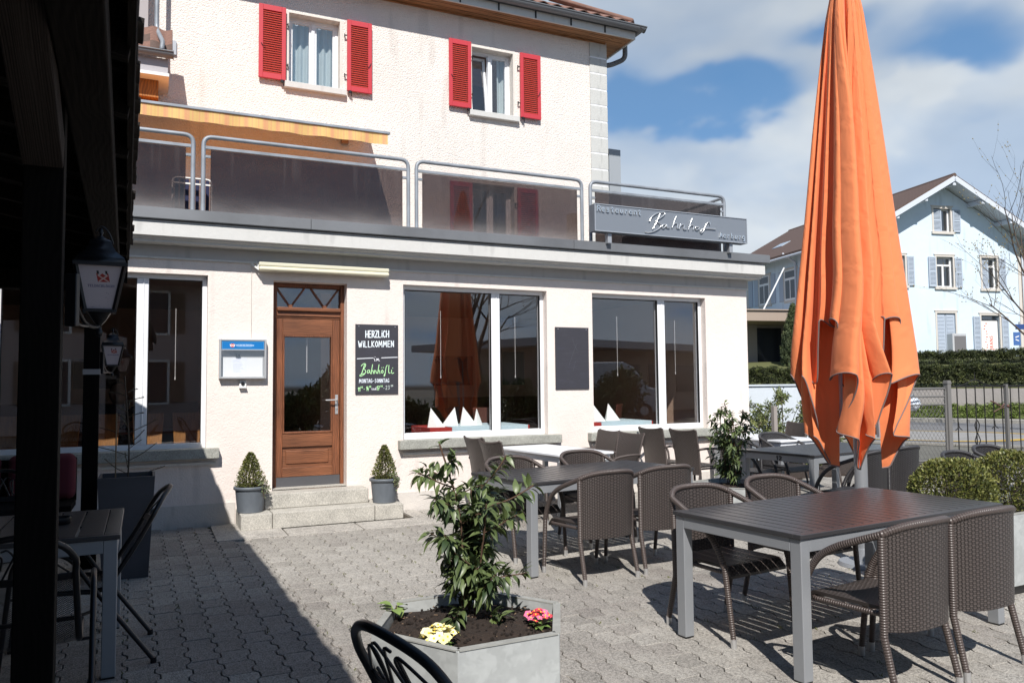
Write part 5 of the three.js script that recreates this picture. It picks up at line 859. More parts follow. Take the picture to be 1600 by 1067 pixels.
// ================================================================ PLANTERS AND SHRUBS
function hexPlanter(label, pos, R, H, turn) {
  const t = thing('hexagonal_planter', label, 'planter', pos, turn);
  const hx = (r, y) => Array.from({ length: 6 }, (_, i) => V(r * Math.cos(i * Math.PI / 3), y, r * Math.sin(i * Math.PI / 3)));
  const side = (a, b, th) => { const n = V(a.x + b.x, 0, a.z + b.z).normalize(), i0 = a.clone().addScaledVector(n, -th), i1 = b.clone().addScaledVector(n, -th); const k = (th / Math.cos(Math.PI / 6)) / a.length(); const ia = a.clone().multiplyScalar(1 - k).setY(0), ib = b.clone().multiplyScalar(1 - k).setY(0); const s = new THREE.Shape([a, b, ib, ia].map((p) => new THREE.Vector2(p.x, -p.z))); const g = new THREE.ExtrudeGeometry(s, { depth: H, bevelEnabled: true, bevelSize: 0.002, bevelThickness: 0.003, bevelOffset: -0.002, bevelSegments: 1 }); g.rotateX(-Math.PI / 2); return g; };
  const c = hx(R, 0);
  for (let i = 0; i < 6; i++) { const g = plainAttr(side(c[i], c[(i + 1) % 6], 0.028)); // texture coordinates run along each side
    const d = c[(i + 1) % 6].clone().sub(c[i]).normalize(), p = g.attributes.position, nn = g.attributes.normal, uv = g.attributes.uv; for (let k = 0; k < p.count; k++) { const along = p.getX(k) * d.x + p.getZ(k) * d.z; Math.abs(nn.getY(k)) > 0.7 ? uv.setXY(k, p.getX(k), p.getZ(k)) : uv.setXY(k, along + i * 1.7, p.getY(k)); } obj('side_panel', g, M.zinc, t); }
  const rim = []; for (let i = 0; i < 6; i++) { const a = c[i].clone().setY(H + 0.001), b = c[(i + 1) % 6].clone().setY(H + 0.001), k = 1 - 0.014 / R; rim.push(bar(a.multiplyScalar(1).setY(H + 0.005).multiply(V(k, 1, k)), b.setY(H + 0.005).multiply(V(k, 1, k)), 0.034, 0.006)); }
  obj('rim', rim, M.zincRim, t);
  const r = rng(Math.round(pos[0] * 100));
  const ph = [rr(0, 6, r), rr(0, 6, r)];
  obj('soil', sheet((u, v) => { const a = u * Math.PI * 2, q = v * (R - 0.035) * 0.99, hex = 0.866 / Math.cos(((a % (Math.PI / 3)) + Math.PI / 3) % (Math.PI / 3) - Math.PI / 6); const x = q * hex * Math.cos(a), z = q * hex * Math.sin(a); return V(x, H - 0.045 + 0.035 * Math.exp(-q * q * 14) + 0.022 * (fbm(x + 0.5, z + 0.5, 9, 3, 5) - 0.5) + 0.012 * (fbm(x + 0.5, z + 0.5, 40, 2, 8) - 0.5), z); }, 72, 26), M.soil, t);
  const crumbs = []; const ic = new THREE.IcosahedronGeometry(1, 0); for (let i = 0; i < 420; i++) { const a = rr(0, 6.283, r), q = Math.sqrt(r()) * (R - 0.07) * 0.92, s = rr(0.003, 0.011, r); const g = ic.clone().scale(s, s * rr(0.5, 1, r), s * rr(0.6, 1, r)); crumbs.push(place(g, q * Math.cos(a), H - 0.042 + 0.035 * Math.exp(-q * q * 14), q * Math.sin(a), rr(0, 3, r), rr(0, 3, r))); }
  stuff(obj('soil_crumbs', crumbs, M.soil, t));
  const bits = []; for (let i = 0; i < 60; i++) { const a = rr(0, 6.283, r), q = Math.sqrt(r()) * (R - 0.08) * 0.92; bits.push(bx(rr(0.006, 0.022, r), 0.002, rr(0.002, 0.005, r), q * Math.cos(a), H - 0.034 + 0.035 * Math.exp(-q * q * 14), q * Math.sin(a), rr(-0.3, 0.3, r), rr(0, 6, r))); }
  stuff(obj('bark_bits', bits, std(0.24, 0.16, 0.10, 0.9), t));
  return t;
}
hexPlanter('pale zinc hexagonal planter in the foreground, holding a leafy shrub and primroses', [1.33, 0, 5.85], 0.462, 0.45, 0.03);
hexPlanter('pale zinc hexagonal planter farther back, between the tables and the second white table', [5.52, 0, 2.74], 0.46, 0.45, 0.2);
function laurel(label, pos, h, w, seed, big, leafN, group) {
  const r = rng(seed), t = thing('laurel_shrub', label, 'shrub', pos), stems = [], leaves = [];
  const twig = (p0, dir, len, rad, depth, gravity) => {
    const pts = [p0.clone()], d = dir.clone(), n = 5; for (let i = 0; i < n; i++) { d.add(rndDir(r).multiplyScalar(0.13)).add(V(0, gravity, 0)).normalize(); pts.push(pts[i].clone().addScaledVector(d, len / n)); }
    stems.push(tube(pts, rad, 8, 5)); const c = new THREE.CatmullRomCurve3(pts);
    return { c, d, end: pts[n], pts };
  };
  const main = [];
  const nS = 6;
  for (let s = 0; s < nS; s++) { const a = s * 2.4 + 0.3, tl = s === 0 ? 0.02 : 0.16 + 0.10 * r(); main.push([twig(V(0.03 * Math.cos(a), 0, 0.03 * Math.sin(a)), V(tl * Math.cos(a), 1, tl * Math.sin(a)).normalize(), h * (s === 0 ? 0.97 : rr(0.60, 0.92, r)), 0.0048, 0, 0.03), a]); }
  const twigs = [];
  for (const [m] of main) { const k = 8; for (let i = 0; i < k; i++) { const u = 0.10 + 0.86 * (i + r() * 0.6) / k, p = m.c.getPoint(u), a = rr(0, 6.283, r), L = w * rr(0.30, 0.78, r) * (u > 0.86 ? 0.45 : u < 0.3 ? 0.8 : 1); twigs.push(twig(p, V(Math.cos(a), rr(0.25, 0.75, r), Math.sin(a)).normalize(), L, 0.003, 1, 0.03)); } twigs.push(m); }
  if (big) { twigs.push(twig(V(0.05, h * 0.60, 0.04), V(0.85, 0.22, 0.32).normalize(), w * 0.95, 0.0036, 1, 0.03), twig(V(-0.05, h * 0.70, 0), V(-0.86, 0.42, 0.1).normalize(), w * 0.92, 0.0036, 1, 0.0), twig(V(0.06, h * 0.70, 0.0), V(0.72, 0.66, 0.3).normalize(), w * 0.72, 0.0036, 1, 0.02), twig(V(0.04, h * 0.22, 0.06), V(0.85, 0.12, 0.45).normalize(), w * 0.75, 0.003, 1, -0.02), twig(V(-0.04, h * 0.10, 0.06), V(-0.7, 0.0, 0.7).normalize(), w * 0.5, 0.003, 1, -0.02), twig(V(0.04, h * 0.05, 0.08), V(0.5, 0.0, 0.8).normalize(), w * 0.35, 0.003, 1, -0.02)); }
  let i = 0;
  while (leaves.length < leafN) {
    const tw = twigs[i++ % twigs.length], isMain = i % 9 === 0, u = isMain ? rr(0.35, 1, r) : Math.pow(r(), 0.6), p = tw.c.getPoint(clamp(u, 0.05, 1)), tg = tw.c.getTangent(clamp(u, 0.05, 1));
    const side = rndDir(r); side.addScaledVector(tg, -side.dot(tg)).normalize();
    const d = side.multiplyScalar(0.9).addScaledVector(tg, rr(0.25, 0.7, r)).add(V(0, rr(-0.30, 0.30, r), 0)).normalize(), tip = p.y > h * 0.72 && u > 0.7;
    leaves.push({ p: p.clone().addScaledVector(d, 0.006), d, s: rr(0.7, 1.25, r) * (tip ? 0.85 : 1), roll: rr(-0.5, 0.5, r), m: tip && r() < 0.45 ? 2 : Math.floor(Math.pow(r(), 1.3) * 4) % 4 === 2 ? (r() < 0.25 ? 2 : 1) : Math.floor(r() * 4) === 3 ? 3 : r() < 0.5 ? 0 : 1 });
  }
  obj('stem', stems, M.stem, t);
  const Lf = big ? 0.074 : 0.072, geos = [leafTri(Lf, Lf * 0.34, 0.22, 0.45, 5), leafTri(Lf, Lf * 0.36, 0.14, 0.62, 5), leafTri(Lf * 0.9, Lf * 0.32, 0.28, 0.30, 5)];
  const o = new THREE.Object3D(), rest = [[], [], [], []];
  // the leaves that face the camera are parts, the hidden ones are joined
  const cam = camera.position.clone().sub(V(...pos)).setY(0).normalize();
  leaves.sort((a, b) => b.p.dot(cam) - a.p.dot(cam));
  const singles = big ? 300 : 120;
  leaves.forEach((l, n) => {
    o.position.copy(l.p); o.up.set(0, 1, 0); o.lookAt(l.p.clone().add(l.d)); o.rotateZ(l.roll); o.scale.setScalar(l.s); o.updateMatrix();
    const g = geos[n % 3];
    if (n < singles) { const m = new THREE.Mesh(g, M.leaf[l.m]); m.name = 'leaf'; m.castShadow = m.receiveShadow = true; m.position.copy(o.position); m.quaternion.copy(o.quaternion); m.scale.copy(o.scale); t.add(m); }
    else rest[l.m].push(g.clone().applyMatrix4(o.matrix));
  });
  rest.forEach((l, k) => { if (l.length) stuff(obj('foliage', l, M.leaf[k], t)); });
  return t;
}
laurel('leafy dark green shrub growing in the foreground planter', [1.355, 0.415, 5.78], 0.86, 0.27, 41, true, 1750);
laurel('leafy green shrub growing in the planter farther back, before the right window', [5.50, 0.415, 2.72], 0.92, 0.28, 57, false, 1250);
// primroses and a young plant in the foreground planter
function primrose(label, pos, petal, centre, seed, n, s) {
  const r = rng(seed), t = thing('primrose', label, 'flower', pos, rr(0, 6, r));
  const lf = leafTri(0.085 * s, 0.042 * s, 0.1, 0.35, 4), lm = [std(0.11, 0.19, 0.045, 0.6), std(0.15, 0.24, 0.06, 0.6)];
  for (let i = 0; i < 9; i++) { const m = put('leaf', lf, lm[i % 2], t, 0, 0.008, 0, i * 0.7 + rr(0, 0.3, r), -rr(0.2, 0.75, r)); m.scale.setScalar(rr(0.75, 1.1, r)); }
  const pg = []; for (let k = 0; k < 5; k++) pg.push(place(sheet((u, v) => { const w = 0.011 * Math.sin(Math.PI * Math.pow(u, 0.55)) * (1 + 0.3 * u); return V((v - 0.5) * 2 * w, 0.004 * Math.sin(u * 2.6), u * 0.021); }, 4, 4), 0, 0, 0, 0, k * 1.2566));
  const flower = merge(pg), dot = sph(0.0045, 0, 0.003, 0, 8, 6);
  for (let i = 0; i < n; i++) { const a = i * 2.4, q = 0.012 * Math.sqrt(i) * s * 1.25, f = put('blossom', flower, petal[i % petal.length], t, q * Math.cos(a), 0.050 * s + 0.034 * s * (1 - i / n) + rr(0, 0.012, r), q * Math.sin(a), rr(0, 6, r), 0.5 * q / 0.05 + rr(-0.3, 0.4, r), rr(-0.3, 0.3, r)); f.scale.setScalar(s * rr(0.9, 1.2, r)); put('flower_eye', dot, centre, f); }
}
primrose('cream yellow primrose at the front rim of the foreground planter', [1.11, 0.405, 6.05], [std(0.86, 0.78, 0.36, 0.8), std(0.88, 0.83, 0.50, 0.8)], std(0.80, 0.55, 0.05, 0.8), 5, 30, 0.95);
primrose('red and pink primrose in the right corner of the foreground planter', [1.60, 0.405, 6.0], [std(0.75, 0.06, 0.10, 0.7), std(0.80, 0.16, 0.30, 0.7), std(0.70, 0.05, 0.05, 0.7)], std(0.85, 0.55, 0.05, 0.8), 6, 20, 0.85);
function youngPlant(label, pos, s, seed, n) { const r = rng(seed), t = thing('young_plant', label, 'plant', pos); const lf = leafTri(0.075 * s, 0.055 * s, 0.12, 0.3, 4), lm = [std(0.18, 0.26, 0.07, 0.6), std(0.23, 0.31, 0.09, 0.6)]; for (let i = 0; i < n; i++) put('leaf', lf, lm[i % 2], t, rr(-0.02, 0.02, r), 0.02 + 0.045 * s * i / n, rr(-0.02, 0.02, r), i * 2.1, -rr(0.0, 0.8, r)); obj('stem', tube([[0, -0.02, 0], [0.005, 0.06 * s, 0]], 0.003, 4, 5), M.stem, t); }
youngPlant('bright green young plant at the back-left rim of the foreground planter', [1.05, 0.415, 5.60], 1.0, 7, 9);
youngPlant('tiny green seedling at the right rim of the foreground planter', [1.765, 0.425, 5.86], 0.32, 8, 5);
youngPlant('bright green young plant in the planter farther back', [5.66, 0.415, 2.98], 1.3, 17, 12);
// the long planter with two balls of box at the right edge
{
  const t = thing('box_planter', 'long grey zinc planter holding two clipped box balls at the right edge', 'planter', [5.72, 0, 5.36], 0.05), w = 0.80, d = 0.30, h = 0.56;
  obj('side_panel', [rbb(-w, 0.07, d - 0.02, w, h, d, 0.004)], M.zinc, t); obj('side_panel', [rbb(-w, 0.07, -d, w, h, -d + 0.02, 0.004)], M.zinc, t);
  obj('side_panel', [rbb(-w, 0.07, -d + 0.021, -w + 0.02, h, d - 0.021, 0.004)], M.zinc, t); obj('side_panel', [rbb(w - 0.02, 0.07, -d + 0.021, w, h, d - 0.021, 0.004)], M.zinc, t);
  obj('rim', [bb(-w, h + 0.001, d - 0.03, w, h + 0.007, d + 0.003), bb(-w, h + 0.001, -d - 0.003, w, h + 0.007, -d + 0.03), bb(-w - 0.003, h + 0.001, -d + 0.03, -w + 0.03, h + 0.007, d - 0.03), bb(w - 0.03, h + 0.001, -d + 0.03, w + 0.003, h + 0.007, d - 0.03)], M.zincRim, t);
  obj('plinth', [bb(-w + 0.04, 0.0, -d + 0.04, w - 0.04, 0.072, d - 0.04)], M.black, t);
  obj('soil', [bb(-w + 0.021, h - 0.08, -d + 0.021, w - 0.021, h - 0.05, d - 0.021)], M.soil, t);
}
function boxBall(label, pos, R, seed) {
  const r = rng(seed), t = thing('box_ball', label, 'shrub', pos, 0, 'balls of clipped box in the long planter'), crown = part('crown', t);
  const core = []; for (let i = 0; i < 16; i++) { const d = rndDir(r); core.push(tube([[0, -R * 0.8, 0], d.clone().multiplyScalar(R * 0.4).toArray(), d.multiplyScalar(R * 0.85).toArray()], 0.004, 5, 4)); } obj('stem', core, M.bark, t);
  const lumps = Array.from({ length: 26 }, () => [rndDir(r), rr(-0.07, 0.09, r)]);
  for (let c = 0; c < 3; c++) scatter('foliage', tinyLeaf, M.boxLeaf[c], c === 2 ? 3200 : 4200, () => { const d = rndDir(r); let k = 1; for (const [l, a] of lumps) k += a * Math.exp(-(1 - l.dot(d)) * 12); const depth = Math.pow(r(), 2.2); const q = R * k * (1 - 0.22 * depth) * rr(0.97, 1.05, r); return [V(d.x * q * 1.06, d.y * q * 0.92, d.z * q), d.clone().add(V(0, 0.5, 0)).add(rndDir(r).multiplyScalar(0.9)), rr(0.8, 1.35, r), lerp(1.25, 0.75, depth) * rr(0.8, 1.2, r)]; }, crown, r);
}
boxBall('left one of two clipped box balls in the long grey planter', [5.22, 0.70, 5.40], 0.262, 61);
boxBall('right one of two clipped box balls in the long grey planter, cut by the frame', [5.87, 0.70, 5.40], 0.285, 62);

// ================================================================ THE CLOSED PARASOL
{
  const t = thing('closed_parasol', 'tall closed orange parasol with grey piping on a grey pole', 'parasol', [5.31, 0, 4.53], -0.065);
  obj('pole', [cyl(0.052, 0.050, 5.0, 0, 2.5, 0, 20)], M.frame, t);
  obj('base_sleeve', [cyl(0.068, 0.064, 0.14, 0, 0.07, 0, 20), cyl(0.20, 0.19, 0.03, 0, 0.018, 0, 28)], M.steelGrey, t);
  const apex = 5.08, a = 3.16, K = 8, r = rng(9);
  const Rmax = (y) => { const pts = [[5.2, 0.02], [5.05, 0.07], [4.6, 0.165], [3.6, 0.285], [2.5, 0.405], [1.75, 0.485], [1.4, 0.51], [0.95, 0.47], [0.6, 0.43]]; for (let i = 1; i < pts.length; i++) if (y >= pts[i][0]) { const t2 = (pts[i - 1][0] - y) / (pts[i - 1][0] - pts[i][0]); return lerp(pts[i - 1][1], pts[i][1], clamp(t2)); } return 0.36; };
  const secs = []; for (let k = 0; k < K; k++) secs.push({ w: (k % 2 ? -1 : 1) * rr(0.12, 0.42, r), p: rr(0, 6.28, r), q: rr(0.86, 1.06, r), dip: rr(-0.05, 0.16, r), n: 3, a: rr(0.26, 0.46, r), z: rr(-0.3, 0.3, r) });
  const P = (k, s, v) => { // sector k, s across it, v from apex to hem
    const S = secs[k], even = k % 2 === 0, c = even ? s : 1 - s, n = S.n, i = Math.min(n - 1, Math.floor(c * n)), fr = c * n - i;
    const stair = (i + 0.38 * fr + 0.62 * smooth(0.55, 1.0, fr)) / n, drop = 0.37 * (1 - Math.pow(1 - stair, 1.25)) - (0.045 + 0.03 * S.z) * Math.pow(Math.sin(Math.PI * fr), 2) * (i < 2 ? 1 : 0.2);
    const e = Math.sin(Math.PI * s), rho = v * a * (1 + drop + 0.05 * S.z * e), y = apex - rho * 0.99;
    const lobe = Math.pow(e, 0.40), R = Rmax(y), rib = 0.056 + 0.024 * rho, f = smooth(0.05, 1.6, rho);
    const pleat = Math.pow(Math.abs(Math.cos(c * Math.PI * n)), 1.3), hemF = smooth(0.55, 1, v);
    const rad = rib + (R * S.q - rib) * lobe * (1 - S.a * pleat * f) * (1 - 0.05 * hemF * Math.cos(fr * Math.PI * 2));
    const d0 = clamp((rho / a - 1) / 0.37), c0 = d0 > 0 ? 1 - Math.pow(1 - d0, 0.8) : 0, spread = Math.min(2.3, lerp(1, 1 / Math.max(0.1, 1 - c0), 0.8)), ss = even ? 1 - (1 - c) * spread : (1 - c) * spread;
    const th = (k + ss) * Math.PI / 4 + S.w * e * f + 0.22 * Math.sin(c * Math.PI * 2 * n + 0.9) * f * Math.sqrt(e) + 0.02 * Math.sin(y * 2.0 + k * 1.7) * f + 0.05 * hemF * Math.sin(y * 6 + k);
    return V(rad * Math.cos(th), y, rad * Math.sin(th));
  };
  for (let k = 0; k < K; k++) { const g = sheet((u, v) => P(k, u, Math.pow(v, 0.9)), 72, 60, 0, 1, 4); obj('canopy_panel', g, M.orange, t);
    const hem = []; for (let i = 0; i <= 40; i++) hem.push(P(k, i / 40, 1)); obj('piping', tube(hem, 0.006, 120, 6), M.piping, t); }
  obj('top_cap', [new THREE.LatheGeometry([[0.001, 0.10], [0.03, 0.085], [0.06, 0.03], [0.075, -0.06], [0.085, -0.16]].map((p) => new THREE.Vector2(...p)), 20).translate(0, apex, 0)], M.orange, t);
  for (let k = 0; k < K; k++) { const th = k * Math.PI / 4, L = k % 2 ? a * 1.31 : a * 0.92; obj('rib', bar([0.05 * Math.cos(th), apex - 0.1, 0.05 * Math.sin(th)], [(0.048 + 0.023 * L) * Math.cos(th), apex - L * 0.975, (0.048 + 0.023 * L) * Math.sin(th)], 0.018, 0.026), M.steelGrey, t); }
}

// ================================================================ UNDER THE SHELTER
M.oldTile = std(0.035, 0.028, 0.025, 0.9, { map: rep(T.mottle, 3) });
const SH = thing('wooden_shelter', 'dark wooden open shelter with tiled roof on posts at the left edge', 'shelter', [0, 0, 9.2], 0.0266);
{
  const EY = 2.70, PT = 0.20, roofY = (X) => EY - X * PT, zEnd = (X) => -7.65 + 0.57 * X;
  const post = (z) => obj('post', rbb(-0.32, 0, z - 0.06, -0.20, 2.50, z + 0.06, 0.006), M.postWood, SH);
  const p1 = post(-3.1), p2 = post(-7.55); post(-1.0 + 4.2); post(-5.3 - 0).position.x = -3.4;
  obj('collar', [bb(-0.325, 1.62, -7.615, -0.195, 1.665, -7.485)], std(0.3, 0.3, 0.31, 0.5, { metalness: 0.3 }), p2);
  obj('wall_plate', [rbb(-0.199, 2.46, -7.62, -0.06, 2.62, 3.5, 0.008)], M.darkWood, SH);
  obj('wall_plate', [rbb(-3.75, 2.50, -9.0, -3.6, 2.66, 3.5, 0.008)], M.darkWood, SH);
  obj('brace', [bar([-0.26, 2.30, -3.03], [-0.26, 2.68, -1.95], 0.12, 0.12, 0.006)], M.beamWood, SH);
  obj('brace', [bar([-0.26, 2.05, -7.5], [-0.26, 2.56, -6.9], 0.11, 0.11, 0.006)], M.beamWood, SH);
  obj('tie_beam', [rbb(-3.8, 2.34, -7.72, -0.341, 2.50, -7.58, 0.006)], M.darkWood, SH);
  for (let z = -7.2; z < 2.4; z += 0.62) { const g = bar([0.0, roofY(0) - 0.055, z], [-4.1, roofY(-4.1) - 0.055, z], 0.07, 0.10); obj('rafter', g, M.darkWood, SH); }
  // boards on the rafters, and the tiles
  const slab = (z0, z1, y0, th, name, m) => { const g = sheet((u, v) => { const X = lerp(0.015, -4.2, u), za = z0 === null ? zEnd(X) : z0; return V(X, roofY(X) + y0, lerp(za, z1, v)); }, 8, 4, th); return obj(name, uvm(g), m, SH); };
  slab(null, 3.6, 0.03, 0.03, 'roof_board', M.darkWood);
  slab(null, 3.6, 0.075, 0.03, 'tile_layer', M.oldTile);
  const lath = []; for (let i = 0; i < 30; i++) { const z = -7.3 + i * 0.31; lath.push(bar([0.0, roofY(0) + 0.008, z], [-4.1, roofY(-4.1) + 0.008, z], 0.04, 0.012)); } stuff(obj('board_joints', lath, M.beamWood, SH));
  const tl = sheet((u, v) => V(lerp(0.05, -0.35, v), 0.02 * Math.sin(u * Math.PI) - 0.004 + v * 0.4 * PT * 0.9, (u - 0.5) * 0.205), 6, 2, 0.016);
  const r = rng(44); for (let i = 0; i < 50; i++) { const z = -7.55 + i * 0.205; put('roof_tile', tl, M.oldTile, SH, rr(-0.012, 0.014, r) - 0.02, roofY(0) + 0.085 + rr(-0.006, 0.006, r), z, 0, rr(-0.03, 0.03, r), rr(-0.04, 0.02, r)); }
  obj('eave_board', [bb(-0.012, EY - 0.07, -7.65, 0.012, EY + 0.05, 3.6)], M.darkWood, SH);
  obj('gable_board', sheet((u, v) => { const X = lerp(0.0, -4.0, u); return V(X, lerp(2.42, roofY(X) + 0.03, v), lerp(-7.6, zEnd(X) + 0.06, v)); }, 6, 1, 0.02), M.darkWood, SH);
  // boarded back of the shelter, far to the left
  obj('back_wall', [bb(-4.0, 0, -8.6, -3.92, 3.3, 3.6)], M.darkWood, SH);
}
const emblem = canvasTex(256, 320, (g, W, H) => {
  g.fillStyle = '#dcd6da'; g.fillRect(0, 0, W, H); g.save(); g.translate(128, 88); g.fillStyle = '#b82a22'; g.beginPath(); g.moveTo(-34, -26); g.lineTo(-18, -6); g.lineTo(0, -22); g.lineTo(18, -6); g.lineTo(34, -26); g.lineTo(34, 36); g.lineTo(-34, 36); g.fill(); g.strokeStyle = '#e8c9c0'; g.lineWidth = 9; g.beginPath(); g.moveTo(-28, -10); g.lineTo(28, 34); g.moveTo(28, -10); g.lineTo(-28, 34); g.stroke(); g.fillStyle = '#16161c'; g.fillRect(-30, -40, 12, 22); g.fillRect(18, -40, 12, 22); g.restore();
  g.fillStyle = '#2b3070'; g.font = 'bold 23px serif'; g.textAlign = 'center'; g.fillText('FELDSCHLÖSSCHEN', 128, 160, 190); g.fillStyle = 'rgba(70,70,80,0.5)'; const r = rng(2); for (let i = 0; i < 14; i++) g.fillRect(40 + r() * 170, 190 + r() * 110, 3 + r() * 8, 2 + r() * 3);
});
function lantern(label, pos) {
  const t = thing('wall_lantern', label, 'lantern', pos, 0.05, 'lanterns on the shelter posts'); t.scale.setScalar(0.86);
  // local origin: the post; the lantern hangs off to +x, -z
  const cx = 0.175, cz = -0.28, y0 = 0.0, h = 0.205, wt = 0.098, wb = 0.058;
  obj('wall_plate', [rb(0.05, 0.22, 0.03, 0.006, 0.075, 0.02, 0.0, 0, -0.5)], M.blackMetal, t);
  obj('arm', [tube([[0.07, 0.06, -0.01], [0.09, 0.0, -0.06], [0.12, -0.06, -0.16], [cx - 0.02, -0.075, cz + 0.04], [cx, -0.065, cz]], 0.009, 26, 8), tube([[0.07, -0.05, -0.01], [0.10, -0.075, -0.08], [0.13, -0.075, -0.17]], 0.007, 14, 6)], M.blackMetal, t);
  obj('finial', [new THREE.LatheGeometry([[0.001, -0.115], [0.012, -0.11], [0.018, -0.095], [0.010, -0.08], [0.012, -0.06], [0.026, -0.045], [0.05, -0.008], [0.058, 0]].map((p) => new THREE.Vector2(...p)), 4).rotateY(Math.PI / 4).scale(1.25, 1, 1.25).translate(cx, y0, cz)], M.blackMetal, t);
  const pane = (k) => { const g = new THREE.PlaneGeometry(1, 1, 1, 1), p = g.attributes.position; for (let i = 0; i < 4; i++) { const top = p.getY(i) > 0, w = top ? wt : wb; p.setXYZ(i, p.getX(i) * 2 * (w - 0.008), top ? h : 0, w - 0.004); } g.computeVertexNormals(); return place(g, cx, y0, cz, 0, k * Math.PI / 2); };
  const pm = phy(0.80, 0.76, 0.78, 0.5, { map: emblem, transmission: 0.22, thickness: 0, side: THREE.DoubleSide });
  for (let k = 0; k < 4; k++) obj('lantern_pane', pane(k), pm, t);
  const fr = []; for (let k = 0; k < 4; k++) { const a = k * Math.PI / 2 + Math.PI / 4, q = Math.SQRT2; fr.push(bar([cx + wb * q * Math.cos(a), y0, cz + wb * q * Math.sin(a)], [cx + wt * q * Math.cos(a), y0 + h, cz + wt * q * Math.sin(a)], 0.014, 0.014)); }
  obj('lantern_frame', [...fr, bx(2 * wb + 0.016, 0.014, 2 * wb + 0.016, cx, y0, cz), bx(2 * wt + 0.02, 0.016, 2 * wt + 0.02, cx, y0 + h, cz)], M.blackMetal, t);
  obj('lantern_roof', [new THREE.LatheGeometry([[0.001, 0.165], [0.008, 0.16], [0.012, 0.145], [0.006, 0.13], [0.02, 0.118], [0.052, 0.10], [0.06, 0.075], [0.075, 0.05], [0.115, 0.018], [0.122, 0.0], [0.118, -0.018], [0.10, -0.01]].map((p) => new THREE.Vector2(...p)), 4).rotateY(Math.PI / 4).scale(1.18, 1, 1.18).translate(cx, y0 + h + 0.012, cz), tube([[cx - 0.02, y0 + h + 0.16, cz], [cx, y0 + h + 0.185, cz], [cx + 0.03, y0 + h + 0.16, cz], [cx + 0.05, y0 + h + 0.11, cz]], 0.004, 12, 5)], M.blackMetal, t);
}
lantern('larger-looking black lantern with white panes on the nearer shelter post', [-0.325, 1.80, 6.02]);
lantern('smaller-looking black lantern with white panes on the farther shelter post', [-0.455, 1.705, 1.62]);

// metal-mesh chairs with scrollwork
const meshTex = (() => { const n = 128; const t = tex(n, (u, v) => { const f = (x) => Math.abs(((x % 1) + 1) % 1 - 0.5); const a = f(u * 4 + v * 4), b = f(u * 4 - v * 4); return a > 0.385 || b > 0.385 ? 1 : 0; }); return t; })();
M.mesh = std(0.014, 0.014, 0.016, 0.4, { metalness: 0.3, alphaMap: rep(meshTex, 22, 22), alphaTest: 0.5, side: THREE.DoubleSide });
function meshChair(label, arms = true) {
  const t = thing('mesh_chair', label, 'chair', [0, 0, 0]);
  const bk = (u, v) => { // v: 0 seat front, 0.45 seat back, 1 back top
    const s = u * 2 - 1; if (v < 0.42) { const q = v / 0.42; return V(s * 0.225, 0.425 - 0.018 * q - 0.03 * Math.pow(1 - q, 6), lerp(0.25, -0.13, q)); }
    const q = (v - 0.42) / 0.58, bend = smooth(0, 0.22, q); return V(s * lerp(0.225, 0.205, q), lerp(0.405, 0.895, q * lerp(0.72, 1, bend)), lerp(-0.13, -0.44, Math.pow(q, 0.8)) - 0.03 * Math.sin(Math.PI * u)); };
  obj('seat_mesh', sheet((u, v) => bk(u, v * 0.46), 12, 12, 0, 0.45, 0.46), M.mesh, t);
  obj('back_mesh', sheet((u, v) => bk(u, lerp(0.46, 0.80, v)), 12, 10, 0, 0.45, 0.34), M.mesh, t);
  const ed = []; for (let i = 0; i <= 14; i++) ed.push(bk(0, i / 14 * 0.90)); const L = bk(0, 0.93), Rr = bk(1, 0.93), top = bk(0.5, 1); ed.push(L.clone().lerp(top, 0.28).add(V(0, 0.025, -0.01)), top.clone().add(V(0, 0.028, -0.012)), Rr.clone().lerp(top, 0.28).add(V(0, 0.025, -0.01))); for (let i = 14; i >= 0; i--) ed.push(bk(1, i / 14 * 0.90));
  obj('back_frame', tube(ed, 0.0135, 110, 8), M.blackMetal, t);
  obj('cross_band', [sheet((u, v) => bk(u, lerp(0.79, 0.825, v)).add(V(0, 0, 0.004)), 10, 2, 0.006), bar([-0.22, 0.41, 0.24], [0.22, 0.41, 0.24], 0.018, 0.018)], M.blackMetal, t);
  const sc = []; const W = (pts) => sc.push(tube(pts.map(([u, v]) => bk(u, v).add(V(0, 0, 0.002))), 0.0045, pts.length * 7, 6));
  W([[0.06, 0.83], [0.30, 0.945], [0.38, 0.95], [0.40, 0.92], [0.36, 0.85], [0.28, 0.835], [0.25, 0.865]]); W([[0.94, 0.83], [0.70, 0.945], [0.62, 0.95], [0.60, 0.92], [0.64, 0.85], [0.72, 0.835], [0.75, 0.865]]); W([[0.36, 0.83], [0.36, 0.955]]); W([[0.40, 0.83], [0.53, 0.965], [0.60, 0.97]]); W([[0.64, 0.83], [0.64, 0.955]]); W([[0.60, 0.83], [0.47, 0.965], [0.40, 0.97]]);
  obj('scrollwork', sc, M.blackMetal, t);
  for (const s of [-1, 1]) obj('side_frame', [pipe([[s * 0.275, 0.01, -0.40], [s * 0.275, 0.43, -0.10], ...(arms ? [[s * 0.275, 0.635, 0.03], [s * 0.275, 0.635, 0.27]] : [[s * 0.275, 0.44, 0.0], [s * 0.275, 0.44, 0.27]]), [s * 0.275, 0.01, 0.33]], 0.0125, 0.09, 8, 6), bar([s * 0.275, 0.405, -0.12], [s * 0.215, 0.405, -0.12], 0.012, 0.012), bar([s * 0.275, 0.42, 0.288], [s * 0.215, 0.415, 0.24], 0.012, 0.012), cyl(0.016, 0.016, 0.03, s * 0.275, 0.015, -0.395, 10), cyl(0.016, 0.016, 0.03, s * 0.275, 0.015, 0.33, 10)], M.blackMetal, t);
  return t;
}
const meshG = 'black metal-mesh armchairs';
